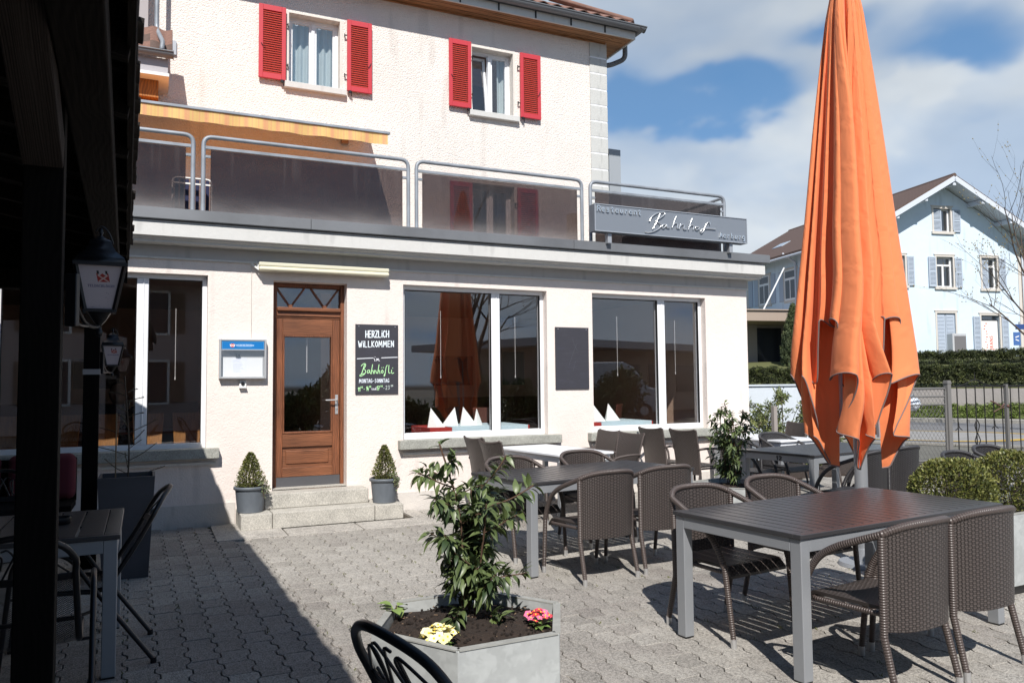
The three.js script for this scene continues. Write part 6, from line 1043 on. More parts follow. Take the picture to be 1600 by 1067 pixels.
const C0 = meshChair('black metal-mesh chair seen from the side at the right end of the shelter table'); C0.userData.group = meshG;
C0.position.set(-0.37, 0, 4.14); C0.rotation.y = -Math.PI / 2 + 0.03;
dup(C0, [-0.50, 0, 5.12], Math.PI + 0.05, 'black metal-mesh chair behind the near shelter post, facing the shelter table', meshG);
dup(C0, [-1.02, 0, 5.55], Math.PI - 0.35, 'black metal-mesh chair at the far left edge of the picture', meshG);
{ const c = meshChair('black metal-mesh chair back in the bottom foreground before the zinc planter', false); c.position.set(0.95, 0, 7.19); c.rotation.y = 1.85; }
dup(C0, [-0.9, 0, 3.05], 0.1, 'black metal-mesh chair on the far side of the shelter table', meshG);
{ // bench with cushions against the wall
  const t = thing('bench', 'dark bench under the left window, behind the shelter post', 'bench', [-1.85, 0, 0.62]);
  obj('seat', rb(2.4, 0.06, 0.5, 0.01, 0, 0.40, 0.05), M.darkWood, t); obj('backrest', rb(2.4, 0.42, 0.05, 0.01, 0, 0.62, -0.24), M.darkWood, t);
  const lg = bx(0.07, 0.37, 0.45, 0, 0.185, 0.05); for (const x of [-1.1, 0, 1.1]) put('leg', lg, M.darkWood, t, x, 0, 0);
  const cush = std(0.085, 0.012, 0.022, 0.95);
  [['maroon back cushion on the bench, at its right end', 0.92], ['maroon back cushion on the bench, left of the end one', 0.30], ['maroon back cushion on the bench, partly left of the frame', -0.32]].forEach(([l, x]) => { const k = thing('cushion', l, 'cushion', [-1.85 + x, 0.44, 0.50], 0.02, 'maroon cushions on the bench'); const g = new RoundedBoxGeometry(0.56, 0.44, 0.15, 4, 0.07); obj('cover', uvm(g.translate(0, 0.22, 0)), cush, k).rotation.x = -0.12; obj('seam', pipe([[-0.27, 0.02, 0], [-0.27, 0.42, -0.05], [0.27, 0.42, -0.05], [0.27, 0.02, 0], [-0.27, 0.02, 0]], 0.006, 0.05, 6), cush, k); });
}
{ // tapered planter with a thin young larch
  const t = thing('tapered_planter', 'tall dark grey tapered planter below the left window', 'planter', [-0.165, 0, 2.08]);
  const H = 0.80, a = 0.205, b = 0.165, P = (k, y, w) => { const q = [[-1, -1], [1, -1], [1, 1], [-1, 1]][k % 4]; return V(q[0] * w, y, q[1] * w); };
  const quad = (p, q, r2, s) => { const g = new THREE.BufferGeometry(); g.setAttribute('position', new THREE.Float32BufferAttribute([p, q, r2, p, r2, s].flatMap((v) => v.toArray()), 3)); g.computeVertexNormals(); return uvm(g); };
  for (let k = 0; k < 4; k++) obj('side_panel', [quad(P(k + 1, 0, b), P(k, 0, b), P(k, H, a), P(k + 1, H, a)), quad(P(k, H - 0.12, a - 0.02), P(k + 1, H - 0.12, a - 0.02), P(k + 1, H, a - 0.018), P(k, H, a - 0.018)), quad(P(k + 1, H, a), P(k, H, a), P(k, H, a - 0.018), P(k + 1, H, a - 0.018))], M.darkPlanter, t);
  obj('soil', [bb(-a + 0.02, H - 0.12, -a + 0.02, a - 0.02, H - 0.10, a - 0.02)], M.soil, t);
  const s = thing('young_larch', 'thin bare young conifer in the tapered planter', 'sapling', [-0.165, 0.69, 2.08]), r = rng(15);
  obj('stem', [tube([[0, 0, 0], [0.01, 0.25, 0], [0.0, 0.5, 0.01], [-0.025, 0.82, 0.0], [-0.03, 0.9, 0]], 0.007, 20, 6)], M.bark, s);
  obj('support_cane', [cyl(0.006, 0.006, 0.62, -0.085, 0.3, 0.02, 6)], std(0.2, 0.15, 0.09, 0.8), s);
  const ndl = bx(0.001, 0.014, 0.001, 0, 0.007, 0), green = [], brs = [];
  for (let i = 0; i < 17; i++) { const y = 0.06 + 0.76 * Math.pow(i / 17, 0.9), a2 = i * 2.3 + rr(-0.4, 0.4, r), L = rr(0.22, 0.42, r) * (1 - 0.75 * y / 0.9), c = [[0, y, 0], [L * 0.5 * Math.cos(a2), y + L * 0.20, L * 0.5 * Math.sin(a2)], [L * Math.cos(a2), y + L * rr(0.25, 0.5, r), L * Math.sin(a2)]]; brs.push(tube(c, 0.0032, 10, 5)); const cv = new THREE.CatmullRomCurve3(c.map((p) => V(...p))); for (let k = 0; k < 26; k++) { const p = cv.getPoint(rr(0.25, 1, r)); green.push(place(ndl.clone(), p.x, p.y, p.z, rr(-1.2, 1.2, r), rr(0, 6, r), rr(-1.2, 1.2, r))); } }
  obj('branch', brs, M.bark, s); stuff(obj('needles', green, std(0.07, 0.085, 0.03, 0.8), s));
}

// ================================================================ BESIDE AND BEYOND THE TERRACE
{ const w = obj('garden_wall', [bb(8.21, -0.05, -2.7, 12.3, 1.42, -2.5), rbb(8.21, 1.421, -2.73, 12.32, 1.455, -2.47, 0.006)], std(0.60, 0.66, 0.72, 0.9, { map: rep(T.plasterC, 0.4), bumpMap: rep(T.plasterB, 0.8), bumpScale: 0.004 })); tag(w, 'low pale bluish garden wall beside the restaurant corner', 'wall'); }
{ const o = obj('side_post', [rbb(8.93, 0, -0.35, 9.0, 1.12, -0.28, 0.006)], std(0.3, 0.27, 0.25, 0.8)); tag(o, 'thin grey wooden post beside the restaurant corner', 'post'); }
struct('garden_bed', [bb(8.2, -0.06, -2.5, 12.6, 0.012, -0.02)], M.soil);
const clump = (n, size, seed) => { const r = rng(seed), l = []; const lf = leafTri(1, 0.36, 0.12, 0.25, 2); for (let i = 0; i < n; i++) { const d = rndDir(r), o = new THREE.Object3D(); o.position.copy(rndDir(r).multiplyScalar(size * 0.45 * r())); o.up.set(rr(-1, 1, r), 1, rr(-1, 1, r)); o.lookAt(o.position.clone().add(d)); o.scale.setScalar(size * rr(0.35, 0.6, r)); o.updateMatrix(); l.push(lf.clone().applyMatrix4(o.matrix)); } return merge(l); };
{ // yew-like bush with drooping sprays
  const r = rng(71), t = thing('conifer_bush', 'yellow-green conifer bush in front of the pale garden wall', 'bush', [10.05, 0, -1.25]), st = [], g = clump(14, 0.10, 3), tips = [];
  for (let i = 0; i < 46; i++) { const a = rr(0, 6.283, r), L = rr(0.45, 0.95, r), up = rr(0.15, 1.15, r), c = new THREE.CatmullRomCurve3([V(0, 0.05, 0), V(L * 0.4 * Math.cos(a), up * 0.85, L * 0.4 * Math.sin(a)), V(L * 0.8 * Math.cos(a), up * 1.15, L * 0.8 * Math.sin(a)), V(L * Math.cos(a), up * 1.1 - 0.06, L * Math.sin(a))]); st.push(tube(c.points, 0.006, 8, 4)); for (let k = 0; k < 15; k++) tips.push(c.getPoint(rr(0.35, 1, r)).add(rndDir(r).multiplyScalar(0.08))); }
  obj('stem', st, M.bark, t); const cr = part('crown', t);
  const cm = [std(0.115, 0.145, 0.045, 0.7), std(0.17, 0.19, 0.07, 0.7), std(0.06, 0.085, 0.03, 0.7)];
  for (let c = 0; c < 3; c++) { const mine = tips.filter((_, i) => i % 3 === c); scatter('foliage', g, cm[c], mine.length, (i) => [mine[i], V(rr(-1, 1, r), rr(-0.2, 0.6, r), rr(-1, 1, r)), rr(0.8, 1.7, r)], cr, r); }
}
// fence of wrought-iron bars
{
  const t = thing('iron_fence', 'ornate dark wrought-iron fence with thin bars at the right edge', 'fence', [12.76, 0, -0.1]), im = std(0.022, 0.020, 0.020, 0.6, { metalness: 0.4 }), H = 1.39;
  obj('post', [rbb(-0.045, 0, -0.045, 0.045, 1.50, 0.045, 0.008), rbb(-0.055, 1.44, -0.05, 0.055, 1.47, 0.05, 0.004)], std(0.16, 0.155, 0.15, 0.7), t);
  obj('post', [rbb(1.575, 0, -0.03, 1.635, 1.42, 0.03, 0.006)], std(0.14, 0.135, 0.13, 0.7), t);
  obj('top_rail', [rbb(0.045, H - 0.012, -0.012, 4.6, H + 0.012, 0.012, 0.003)], im, t); obj('bottom_rail', [rbb(0.045, 0.10, -0.012, 4.6, 0.124, 0.012, 0.003)], im, t);
  const bg = cyl(0.011, 0.011, H - 0.03, 0, (H - 0.03) / 2 + 0.02, 0, 6);
  for (let i = 0; i < 18; i++) { const x = 0.25 + i * 0.247; if (Math.abs(x - 1.6) < 0.06) continue; put('bar', bg, im, t, x, 0, 0); }
  const ar = [tube([[0.25, H, 0], [0.5, H + 0.05, 0], [0.744, H + 0.12, 0], [0.98, H + 0.05, 0], [1.25, H, 0]], 0.009, 24, 6), cyl(0.012, 0.004, 0.16, 0.744, H + 0.17, 0, 6)];
  obj('arch', ar, im, t);
  const orn = (x, y) => [bar([x, y - 0.16, 0.012], [x + 0.075, y, 0.012], 0.012, 0.012), bar([x + 0.075, y, 0.012], [x, y + 0.14, 0.012], 0.012, 0.012), bar([x, y - 0.16, 0.012], [x - 0.075, y, 0.012], 0.012, 0.012), bar([x - 0.075, y, 0.012], [x, y + 0.14, 0.012], 0.012, 0.012), bar([x - 0.09, y - 0.22, 0.012], [x + 0.09, y - 0.22, 0.012], 0.014, 0.014), tube([[x - 0.02, y + 0.16, 0.012], [x - 0.06, y + 0.27, 0.012], [x - 0.015, y + 0.36, 0.012]], 0.010, 10, 5), tube([[x + 0.02, y + 0.16, 0.012], [x + 0.06, y + 0.27, 0.012], [x + 0.015, y + 0.36, 0.012]], 0.010, 10, 5)];
  const fork = (x, y) => [tube([[x, y + 0.14, 0.01], [x - 0.015, y + 0.05, 0.01], [x - 0.085, y, 0.01]], 0.008, 10, 5), tube([[x, y + 0.14, 0.01], [x + 0.015, y + 0.05, 0.01], [x + 0.085, y, 0.01]], 0.008, 10, 5)];
  obj('ornament', orn(0.744, 0.42), im, t); obj('ornament', orn(3.214, 0.42), im, t); for (const x of [0.25, 1.24, 2.72, 3.7]) obj('ornament', fork(x, 0.62), im, t);
  obj('ornament', [tube([[1.5, 1.06, 0.03], [1.38, 1.02, 0.05], [1.25, 1.08, 0.03], [1.12, 1.12, 0.03]], 0.012, 14, 6), tube([[1.5, 1.0, 0.03], [1.34, 0.98, 0.05], [1.2, 0.92, 0.03]], 0.010, 12, 6), sph(0.03, 1.6, 1.02, 0.03, 8, 6)], std(0.12, 0.06, 0.05, 0.7), t);
}
{
  const t = thing('wire_gate', 'grey tube gate with chain-link mesh beside the parasol', 'gate', [11.35, 0, -0.1]), gm = std(0.17, 0.165, 0.16, 0.6, { metalness: 0.3 });
  obj('gate_frame', [pipe([[0, 0.12, 0], [0, 1.36, 0], [1.35, 1.36, 0], [1.35, 0.12, 0]], 0.02, 0.05, 8), pipe([[0, 0.12, 0], [1.35, 0.12, 0]], 0.02, 0.02, 8)], gm, t);
  obj('rail', [pipe([[0, 1.22, 0], [1.35, 1.22, 0]], 0.014, 0.02, 6)], gm, t); obj('rail', [pipe([[0, 1.08, 0], [1.35, 1.08, 0]], 0.014, 0.02, 6)], gm, t);
  obj('post', [cyl(0.03, 0.03, 1.0, 0.56, 0.5, -0.25, 10)], std(0.22, 0.23, 0.25, 0.6), t);
  const w = []; for (let k = -20; k < 34; k++) for (const s of [-1, 1]) { const x0 = k * 0.095, y0 = 0.12, y1 = 1.36; let a = [x0, s > 0 ? y0 : y1], b = [x0 + (y1 - y0) * 0.8, s > 0 ? y1 : y0]; const cl = (p, q, X) => { const u = (X - p[0]) / (q[0] - p[0]); return [X, lerp(p[1], q[1], u)]; }; if (b[0] < 0.02 || a[0] > 1.33) continue; if (a[0] < 0.02) a = cl(a, b, 0.02); if (b[0] > 1.33) b = cl(a, b, 1.33); w.push(bar([...a, 0.002 * s], [...b, 0.002 * s], 0.0036, 0.0036)); }
  stuff(obj('chain_link', w, gm, t));
  const bundle = thing('pale_bundle', 'crumpled pale blue bag by the wire gate, at the parasol edge', 'bundle', [12.05, 1.10, -0.25]); const g = new THREE.IcosahedronGeometry(0.13, 4), p = g.attributes.position; for (let i = 0; i < p.count; i++) { const v = V(p.getX(i), p.getY(i), p.getZ(i)), k = 0.75 + 0.5 * fbm(v.x * 2 + 0.5, v.y * 2 + v.z * 1.3 + 0.5, 5, 3, 7); p.setXYZ(i, v.x * k * 1.15, v.y * k, v.z * k * 0.7); } g.computeVertexNormals(); obj('film', g, std(0.60, 0.66, 0.74, 0.5), bundle); obj('knot', [cyl(0.02, 0.035, 0.06, 0.0, 0.13, 0, 8)], std(0.6, 0.66, 0.72, 0.5), bundle);  // crumpled shape drawn for a pale object of unknown kind
}
// the street: kerbs, island, yellow lines
{
  const kerb = std(0.40, 0.39, 0.37, 0.9, { map: rep(T.graniteC, 1) });
  const line = (b0, b1, y0, y1, s0, s1, n, name, mat) => { for (let i = 0; i < n; i++) { const a = lerp(s0, s1, i / n), c = lerp(s0, s1, (i + 1) / n) - 0.012; const A = road(a, b0), Bq = road(a, b1), C = road(c, b1), D = road(c, b0); const s = new THREE.Shape([A, Bq, C, D].map((q) => new THREE.Vector2(q.x, -q.z))); const g = new THREE.ExtrudeGeometry(s, { depth: y1 - y0, bevelEnabled: true, bevelSize: 0.008, bevelThickness: 0.008, bevelOffset: -0.008, bevelSegments: 1 }); g.rotateX(-Math.PI / 2); g.translate(0, y0, 0); const m = obj(name, uvm(g), mat, kb); } };
  const kb = new THREE.Group(); kb.name = 'kerb'; kb.userData.kind = 'structure'; scene.add(kb);
  line(8.9, 9.08, -0.05, 0.09, -26, 26, 40, 'kerb_stone', kerb);
  line(-2.35, -2.2, -0.05, 0.0, -10, 22, 24, 'kerb_stone', kerb);
  struct('footpath', quadStrip([[road(-40, 9.08, 0.075), road(-40, 9.9, 0.09)], [road(30, 9.08, 0.075), road(30, 9.9, 0.09)]]), M.concrete);
  // traffic island outlined in yellow
  const yel = std(0.62, 0.40, 0.06, 0.85, { map: rep(T.asphaltC, 1) });
  const pl = [road(-9, 3.2), road(1.2, 3.2), road(2.4, 2.6), road(2.6, 1.2), road(1.6, -0.6), road(0.6, -1.25), road(-9, -1.25)];
  const inset = (k) => { const c = road(-3, 1); return pl.map((p) => c.clone().addScaledVector(p.clone().sub(c), k)); };
  const flat = (pts, y, holes) => { const s = new THREE.Shape(pts.map((q) => new THREE.Vector2(q.x, -q.z))); if (holes) s.holes.push(new THREE.Path(holes.slice().reverse().map((q) => new THREE.Vector2(q.x, -q.z)))); const g = new THREE.ShapeGeometry(s); g.rotateX(-Math.PI / 2); g.translate(0, y, 0); return uvm(plainAttr(g)); };
  struct('traffic_island', flat(pl, -0.024), std(0.36, 0.35, 0.335, 0.95, { map: rep(T.asphaltC, 0.5) }));
  struct('yellow_line', flat(pl, -0.018, inset(0.93)), yel);
}
// bank, retaining wall, upper lawn
{
  const grassM = std(0.115, 0.15, 0.045, 1, { map: rep(T.dirt, 0.8) });
  const hB = (s, b) => b < 9.9 ? 0.08 : lerp(0.08, clamp(0.40 + 0.035 * (s + 4), 0.25, 0.95), smooth(9.9, 11.2, b));
  struct('grass_bank', sheet((u, v) => { const s = lerp(-16, 26, u), b = lerp(9.85, 11.25, v); const p = road(s, b, hB(s, b)); return p; }, 40, 10), grassM);
  const r = rng(91), blade = leafTri(0.22, 0.03, 0.1, 0.5, 2); blade.rotateX(-0.9);
  const tuft = merge(Array.from({ length: 7 }, (_, i) => place(blade.clone(), rr(-0.06, 0.06, r), 0, rr(-0.06, 0.06, r), rr(-0.4, 0.4, r), i * 0.9, 0)));
  const gm = new THREE.InstancedMesh(tuft, std(0.145, 0.20, 0.05, 0.8), 2600), o = new THREE.Object3D(), c = new THREE.Color();
  for (let i = 0; i < 2600; i++) { const s = rr(-12, 18, r), b = rr(9.9, 11.2, r); o.position.copy(road(s, b, hB(s, b) - 0.01)); o.rotation.set(rr(-0.2, 0.2, r), rr(0, 6.3, r), 0); o.scale.setScalar(rr(0.5, 1.3, r)); o.updateMatrix(); gm.setMatrixAt(i, o.matrix); const k = rr(0.7, 1.4, r); gm.setColorAt(i, c.setRGB(k, k, k * 0.8)); }
  gm.name = 'bank_grass'; gm.castShadow = gm.receiveShadow = true; scene.add(gm); tag(gm, 'long green grass growing on the bank beyond the street', 'grass'); stuff(gm);
  const wallG = (b0, b1, y0, y1, s0, s1) => { const s = new THREE.Shape([road(s0, b0), road(s0, b1), road(s1, b1), road(s1, b0)].map((q) => new THREE.Vector2(q.x, -q.z))); const g = new THREE.ExtrudeGeometry(s, { depth: y1 - y0, bevelEnabled: false }); g.rotateX(-Math.PI / 2); g.translate(0, y0, 0); return uvm(g); };
  const w = obj('retaining_wall', [wallG(11.2, 11.45, -0.1, 1.18, -26, 26)], std(0.34, 0.315, 0.305, 0.95, { map: rep(T.plasterC, 0.3), bumpMap: rep(T.stoneB, 0.6), bumpScale: 0.01 })); tag(w, 'grey concrete retaining wall between the grassy bank and the hedge', 'wall');
  struct('upper_lawn', sheet((u, v) => { const s = lerp(-60, 60, u), b = lerp(11.44, 60, v); return road(s, b, lerp(1.16, 2.62, smooth(11.5, 20, b))); }, 10, 30), std(0.13, 0.15, 0.06, 1, { map: rep(T.dirt, 0.5) }));
  // clipped hedges
  const hedge = (name, label, b, s0, s1, y0, y1, th, n, seed) => {
    const q = rng(seed), t = thing(name, label, 'hedge', road((s0 + s1) / 2, b, 0).toArray(), Math.atan2(-ra.z, ra.x)), L = s1 - s0, g = clump(12, 0.17, seed), tr = [];
    for (let i = 0; i < L * 2.2; i++) { const x = rr(-L / 2, L / 2, q); tr.push(tube([[x, y0 - 0.1, 0], [x + rr(-0.1, 0.1, q), lerp(y0, y1, 0.5), rr(-0.1, 0.1, q)], [x + rr(-0.2, 0.2, q), y1 - 0.1, 0]], 0.014, 5, 4)); }
    obj('stem', tr, M.bark, t); const cr = part('crown', t);
    const cm = [std(0.050, 0.066, 0.022, 0.7), std(0.088, 0.105, 0.035, 0.7), std(0.026, 0.034, 0.014, 0.7)];
    for (let c2 = 0; c2 < 3; c2++) scatter('foliage', g, cm[c2], n, () => { const face = q(), x = rr(-L / 2, L / 2, q); const lum = 0.05 * Math.sin(x * 3.1) + 0.05 * Math.sin(x * 7.7 + 1); let p; if (face < 0.36) p = V(x, y1 + lum + rr(-0.10, 0.03, q), rr(-th / 2, th / 2, q)); else { const y = lerp(y0 + 0.08, y1, Math.pow(q(), 0.75)); p = V(x, y + lum * 0.5, (th / 2 + rr(-0.16, 0.05, q) - 0.06 * Math.sin(x * 5 + y * 9)) * (face < 0.9 ? 1 : -1)); } if (p.y < y0 + 0.34 && q() < 0.55) p.y += 0.3; return [p, V(rr(-0.5, 0.5, q), rr(0, 1, q), 1), rr(0.7, 1.3, q)]; }, cr, q);
  };
  hedge('clipped_hedge', 'long dark clipped hedge above the concrete retaining wall', 12.6, -15, 5.4, 1.14, 2.10, 0.8, 5200, 5);
  hedge('clipped_hedge', 'lower strip of hedge behind the long one, in front of the blue house', 17.5, -7, 9, 2.2, 2.72, 0.7, 2200, 6);
}
// ---- pale blue house with its gable to the street
{
  const H = thing('blue_house', 'pale blue gabled house with grey shutters beyond the hedge', 'house', [37.2, 0, -17.45], -12 * Math.PI / 180);
  const blue = std(0.62, 0.735, 0.84, 0.9, { map: rep(T.plasterC, 0.15) }), trim = std(0.58, 0.545, 0.50, 0.85), sh = std(0.40, 0.46, 0.54, 0.7), white = std(0.78, 0.78, 0.78, 0.5), dark = std(0.03, 0.03, 0.035, 0.25), pale = std(0.56, 0.60, 0.66, 0.7);
  const RX = -0.45, RYw = 11.55, SL = 0.56, X0 = -5.2, X1 = 4.30, base = 1.8, roofAt = (x) => RYw - SL * Math.abs(x - RX);
  const outline = [[X0, base], [X1, base], [X1, roofAt(X1)], [RX, RYw], [X0, roofAt(X0)]];
  const s = new THREE.Shape(outline.map((p) => new THREE.Vector2(...p)));
  const ops = [[-0.85, 0.13, 6.27, 7.82], [1.90, 2.82, 6.23, 7.84], [-3.72, -2.72, 6.3, 7.82], [-0.92, 0.10, 9.12, 10.32], [-0.95, 0.15, 2.7, 4.93], [1.72, 2.85, 2.7, 4.84]];
  for (const [a, b, c, d] of ops) s.holes.push(new THREE.Path([[a, c], [a, d], [b, d], [b, c]].map((p) => new THREE.Vector2(...p))));
  obj('gable_wall', [uvm(new THREE.ExtrudeGeometry(s, { depth: 0.3, bevelEnabled: false }).translate(0, 0, -0.3))], blue, H);
  obj('side_wall', [bb(X0, base, -13, X0 + 0.3, roofAt(X0) - 0.12, -0.3)], blue, H); obj('side_wall', [bb(X1 - 0.3, base, -13, X1, roofAt(X1) - 0.12, -0.3), bb(X0 + 0.3, base, -13, X1 - 0.3, roofAt(X0) - 0.3, -12.7)], blue, H);
  obj('corner_board', [bb(X1 - 0.16, base, 0.001, X1 + 0.02, roofAt(X1) - 0.1, 0.03)], trim, H);
  const lw = 0.008;
  ops.forEach(([a, b, c, d], i) => {
    const w = part(i === 5 ? 'door' : 'window', H), m = (a + b) / 2;
    obj('surround', [bb(a - 0.10, c, -0.12, a, d + 0.10, 0.03), bb(b, c, -0.12, b + 0.10, d + 0.10, 0.03), bb(a, d, -0.12, b, d + 0.10, 0.03), bb(a - 0.16, d + 0.10, -0.05, b + 0.16, d + 0.15, 0.05)], trim, w);
    if (i < 5) obj('window_sill', bb(a - 0.16, c - 0.13, -0.12, b + 0.16, c, 0.09), trim, w);
    if (i === 4) { for (const [u, v] of [[a, m - 0.01], [m + 0.01, b]]) { const p = part('shutter', H); obj('shutter_leaf', [bb(u, c, -0.10, v, d, -0.06), bb(u + 0.05, c + 0.08, -0.059, v - 0.05, (c + d) / 2 - 0.04, -0.052), bb(u + 0.05, (c + d) / 2 + 0.04, -0.059, v - 0.05, d - 0.08, -0.052)], sh, p); const sl = []; for (let y = c + 0.12; y < d - 0.1; y += 0.07) sl.push(bx(v - u - 0.14, 0.05, 0.012, (u + v) / 2, y, -0.047, -0.5)); stuff(obj('louvre', sl, sh, p)); } return; }
    obj('pane', bb(a, c, -0.22, b, d, -0.21), M.glass, w); obj('room_backing', bb(a - 0.2, c - 0.2, -1.3, b + 0.2, d + 0.2, -1.25), dark, w);
    if (i === 5) { const t2 = canvasTex(160, 320, (g, W2, H2) => { g.fillStyle = '#f2efe9'; g.fillRect(0, 0, W2, H2); g.fillStyle = '#c9483c'; g.save(); g.translate(112, 300); g.rotate(-Math.PI / 2); g.font = 'bold 44px sans-serif'; g.fillText('JEANS', 40, 0); g.restore(); const q = rng(5); g.fillStyle = '#d05a48'; for (let k = 0; k < 12; k++) g.fillRect(24 + q() * 30, 20 + k * 24, 8 + q() * 12, 10); }); obj('banner', planeUV(b - a - 0.1, d - c - 0.3, m, (c + d) / 2 - 0.12, -0.09), std(0.95, 0.95, 0.95, 0.8, { map: t2 }), w); obj('banner_rod', [bb(a, d - 0.27, -0.13, b, d - 0.22, -0.08)], dark, w); return; }
    const f = 0.07, tr = i < 3 ? c + (d - c) * 0.70 : d;
    obj('frame', [bb(a, c, -0.2, a + f, d, -0.14), bb(b - f, c, -0.2, b, d, -0.14), bb(a + f, d - f, -0.2, b - f, d, -0.14), bb(a + f, c, -0.2, b - f, c + f, -0.14), bb(m - 0.05, c + f, -0.2, m + 0.05, i < 3 ? tr : d - f, -0.14), ...(i < 3 ? [bb(a + f, tr, -0.2, b - f, tr + 0.09, -0.14)] : [])], white, w);
  });
  const shutter = (x0, x1, y0, y1, z, turned) => { const p = part('shutter', H), w = x1 - x0; const g = [bb(0, 0, 0, 0.06, y1 - y0, 0.04), bb(w - 0.06, 0, 0, w, y1 - y0, 0.04), bb(0.06, 0, 0, w - 0.06, 0.07, 0.04), bb(0.06, y1 - y0 - 0.07, 0, w - 0.06, y1 - y0, 0.04), bb(0.06, (y1 - y0) / 2 - 0.03, 0, w - 0.06, (y1 - y0) / 2 + 0.03, 0.042)]; const sl = []; for (let y = 0.1; y < y1 - y0 - 0.08; y += 0.065) sl.push(bx(w - 0.12, 0.06, 0.012, w / 2, y, 0.02, -0.6)); const fr = obj('shutter_frame', g, sh, p); const l = stuff(obj('louvre', sl, sh, p)); p.position.set(x0, y0, z); if (turned) p.rotation.y = turned; };
  shutter(-1.36, -0.93, 6.27, 7.80, 0.035); shutter(0.22, 0.64, 6.24, 7.78, 0.035); shutter(1.90, 2.36, 6.24, 7.82, -0.10); shutter(2.92, 3.34, 6.22, 7.8, 0.035); shutter(-4.2, -3.80, 6.3, 7.8, 0.035); shutter(-2.62, -2.22, 6.3, 7.8, 0.035); shutter(-0.90, -0.38, 9.14, 10.3, -0.10); shutter(0.20, 0.66, 9.12, 10.28, 0.035); shutter(1.20, 1.62, 2.75, 4.78, 0.035); shutter(2.95, 3.36, 2.75, 4.78, 0.035);
  // roof: two slopes with wide eaves, purlin ends, verge boards
  const roof = part('roof', H), zf = 1.0, zb = -13.6;
  for (const sgn of [-1, 1]) { const xe = sgn < 0 ? X0 - 0.85 : X1 + 0.85, ye = roofAt(xe) + 0.08, yr = RYw + 0.08;
    const slab = (dy, th, z0, z1, name, m, ex = 0) => { const A = V(RX, yr + dy, 0), Bq = V(xe + sgn * ex, ye + dy - SL * ex, 0); const g = sheet((u, v) => A.clone().lerp(Bq, u).setZ(lerp(z0, z1, v)), 1, 1, th); return obj(name, uvm(g), m, roof); };
    slab(0.02, 0.06, zf - 0.03, zb, 'soffit_boards', pale); slab(0.13, 0.10, zf, zb, 'tile_slope', M.tileB, 0.06);
    const L = Math.hypot(xe - RX, yr - ye), rows = []; for (let k = 0; k < 26; k++) { const u = (k + 0.5) / 26, x = lerp(RX, xe, u), y = lerp(yr, ye, u) + 0.215; const g = bx(L / 26 * 1.06, 0.045, zf - zb - 0.02, 0, 0, 0); place(g, x, y, (zf + zb) / 2, 0, 0, sgn < 0 ? 0.51 + 0.05 : -0.51 - 0.05); rows.push(g); } obj('tile_courses', rows, M.tileB, roof);
    obj('verge_board', [bar([RX, yr + 0.02, zf + 0.02], [xe, ye + 0.02, zf + 0.02], 0.04, 0.24)], pale, roof);
    obj('gutter', [cyl(0.07, 0.07, zf - zb, xe + sgn * 0.07, ye + 0.02, (zf + zb) / 2, 10, Math.PI / 2)], pale, roof);
    for (const k of [0.30, 0.60, 0.90]) { const x = lerp(RX, xe, k) , y = lerp(yr, ye, k) - 0.15; if (Math.abs(x) < 8) obj('purlin_end', bx(0.16, 0.22, 1.0, x, y, 0.47), pale, roof); } }
  obj('purlin_end', bx(0.18, 0.22, 1.0, RX, RYw - 0.14, 0.47), pale, roof); obj('ridge_tiles', [cyl(0.13, 0.13, zf - zb, RX, RYw + 0.24, (zf + zb) / 2, 10, Math.PI / 2)], M.tileB, roof);
  obj('chimney', [bb(RX - 0.9, 10.9, -3.6, RX - 0.5, 12.35, -3.2), bb(RX - 0.95, 12.35, -3.65, RX - 0.45, 12.42, -3.15)], white, roof);
  obj('roof_window', [bx(0.7, 0.04, 1.1, -3.9, roofAt(-3.9) + 0.34, -9.2, 0, 0, 0.51)], std(0.4, 0.45, 0.5, 0.2), roof);
  // windows of the long side
  for (const [z, y0, y1] of [[-9.0, 6.2, 7.95], [-11.6, 6.2, 7.95], [-6.2, 6.2, 7.95]]) { const w = part('window', H); obj('surround', [bb(X0 - 0.05, y0 - 0.12, z - 0.72, X0 - 0.002, y1 + 0.14, z + 0.72)], trim, w); obj('frame', [bb(X0 - 0.08, y0, z - 0.55, X0 - 0.051, y1, z + 0.55)], white, w); for (const [a, b, c, d] of [[-0.48, -0.05, 0.06, 0.66], [0.05, 0.48, 0.06, 0.66], [-0.48, 0.48, 0.74, 0.96]]) obj('pane', bb(X0 - 0.09, lerp(y0, y1, c), z + a, X0 - 0.081, lerp(y0, y1, d), z + b), std(0.05, 0.06, 0.07, 0.1), w); for (const k of [-1, 1]) obj('shutter', bb(X0 - 0.06, y0, z + k * 0.95 - 0.22, X0 - 0.003, y1, z + k * 0.95 + 0.22), sh, w); }
  obj('side_downpipe', [pipe([[X0 - 0.85, 8.75, -5.6], [X0 - 0.1, 8.3, -5.6], [X0 - 0.1, 2, -5.6]], 0.06, 0.1, 8)], pale, H);
  obj('corner_downpipe', [cyl(0.05, 0.05, 7, X1 + 0.08, 5.2, 0.08, 8)], pale, H);
  // flat-roofed entrance
  const E = part('entrance_porch', H);
  obj('porch_roof', [bb(-10.4, 4.75, -7.6, X0 - 0.01, 5.30, -3.4), bb(-10.5, 5.30, -7.7, X0 - 0.01, 5.36, -3.3)], std(0.34, 0.27, 0.22, 0.7), E);
  obj('porch_post', [bb(-6.1, 2, -3.9, -5.85, 4.75, -3.65)], trim, E); obj('porch_wall', [bb(-10.2, 2, -7.0, X0, 4.75, -6.8), bb(-8.05, 2, -6.79, -7.35, 4.75, -6.4)], std(0.40, 0.36, 0.33, 0.9), E);
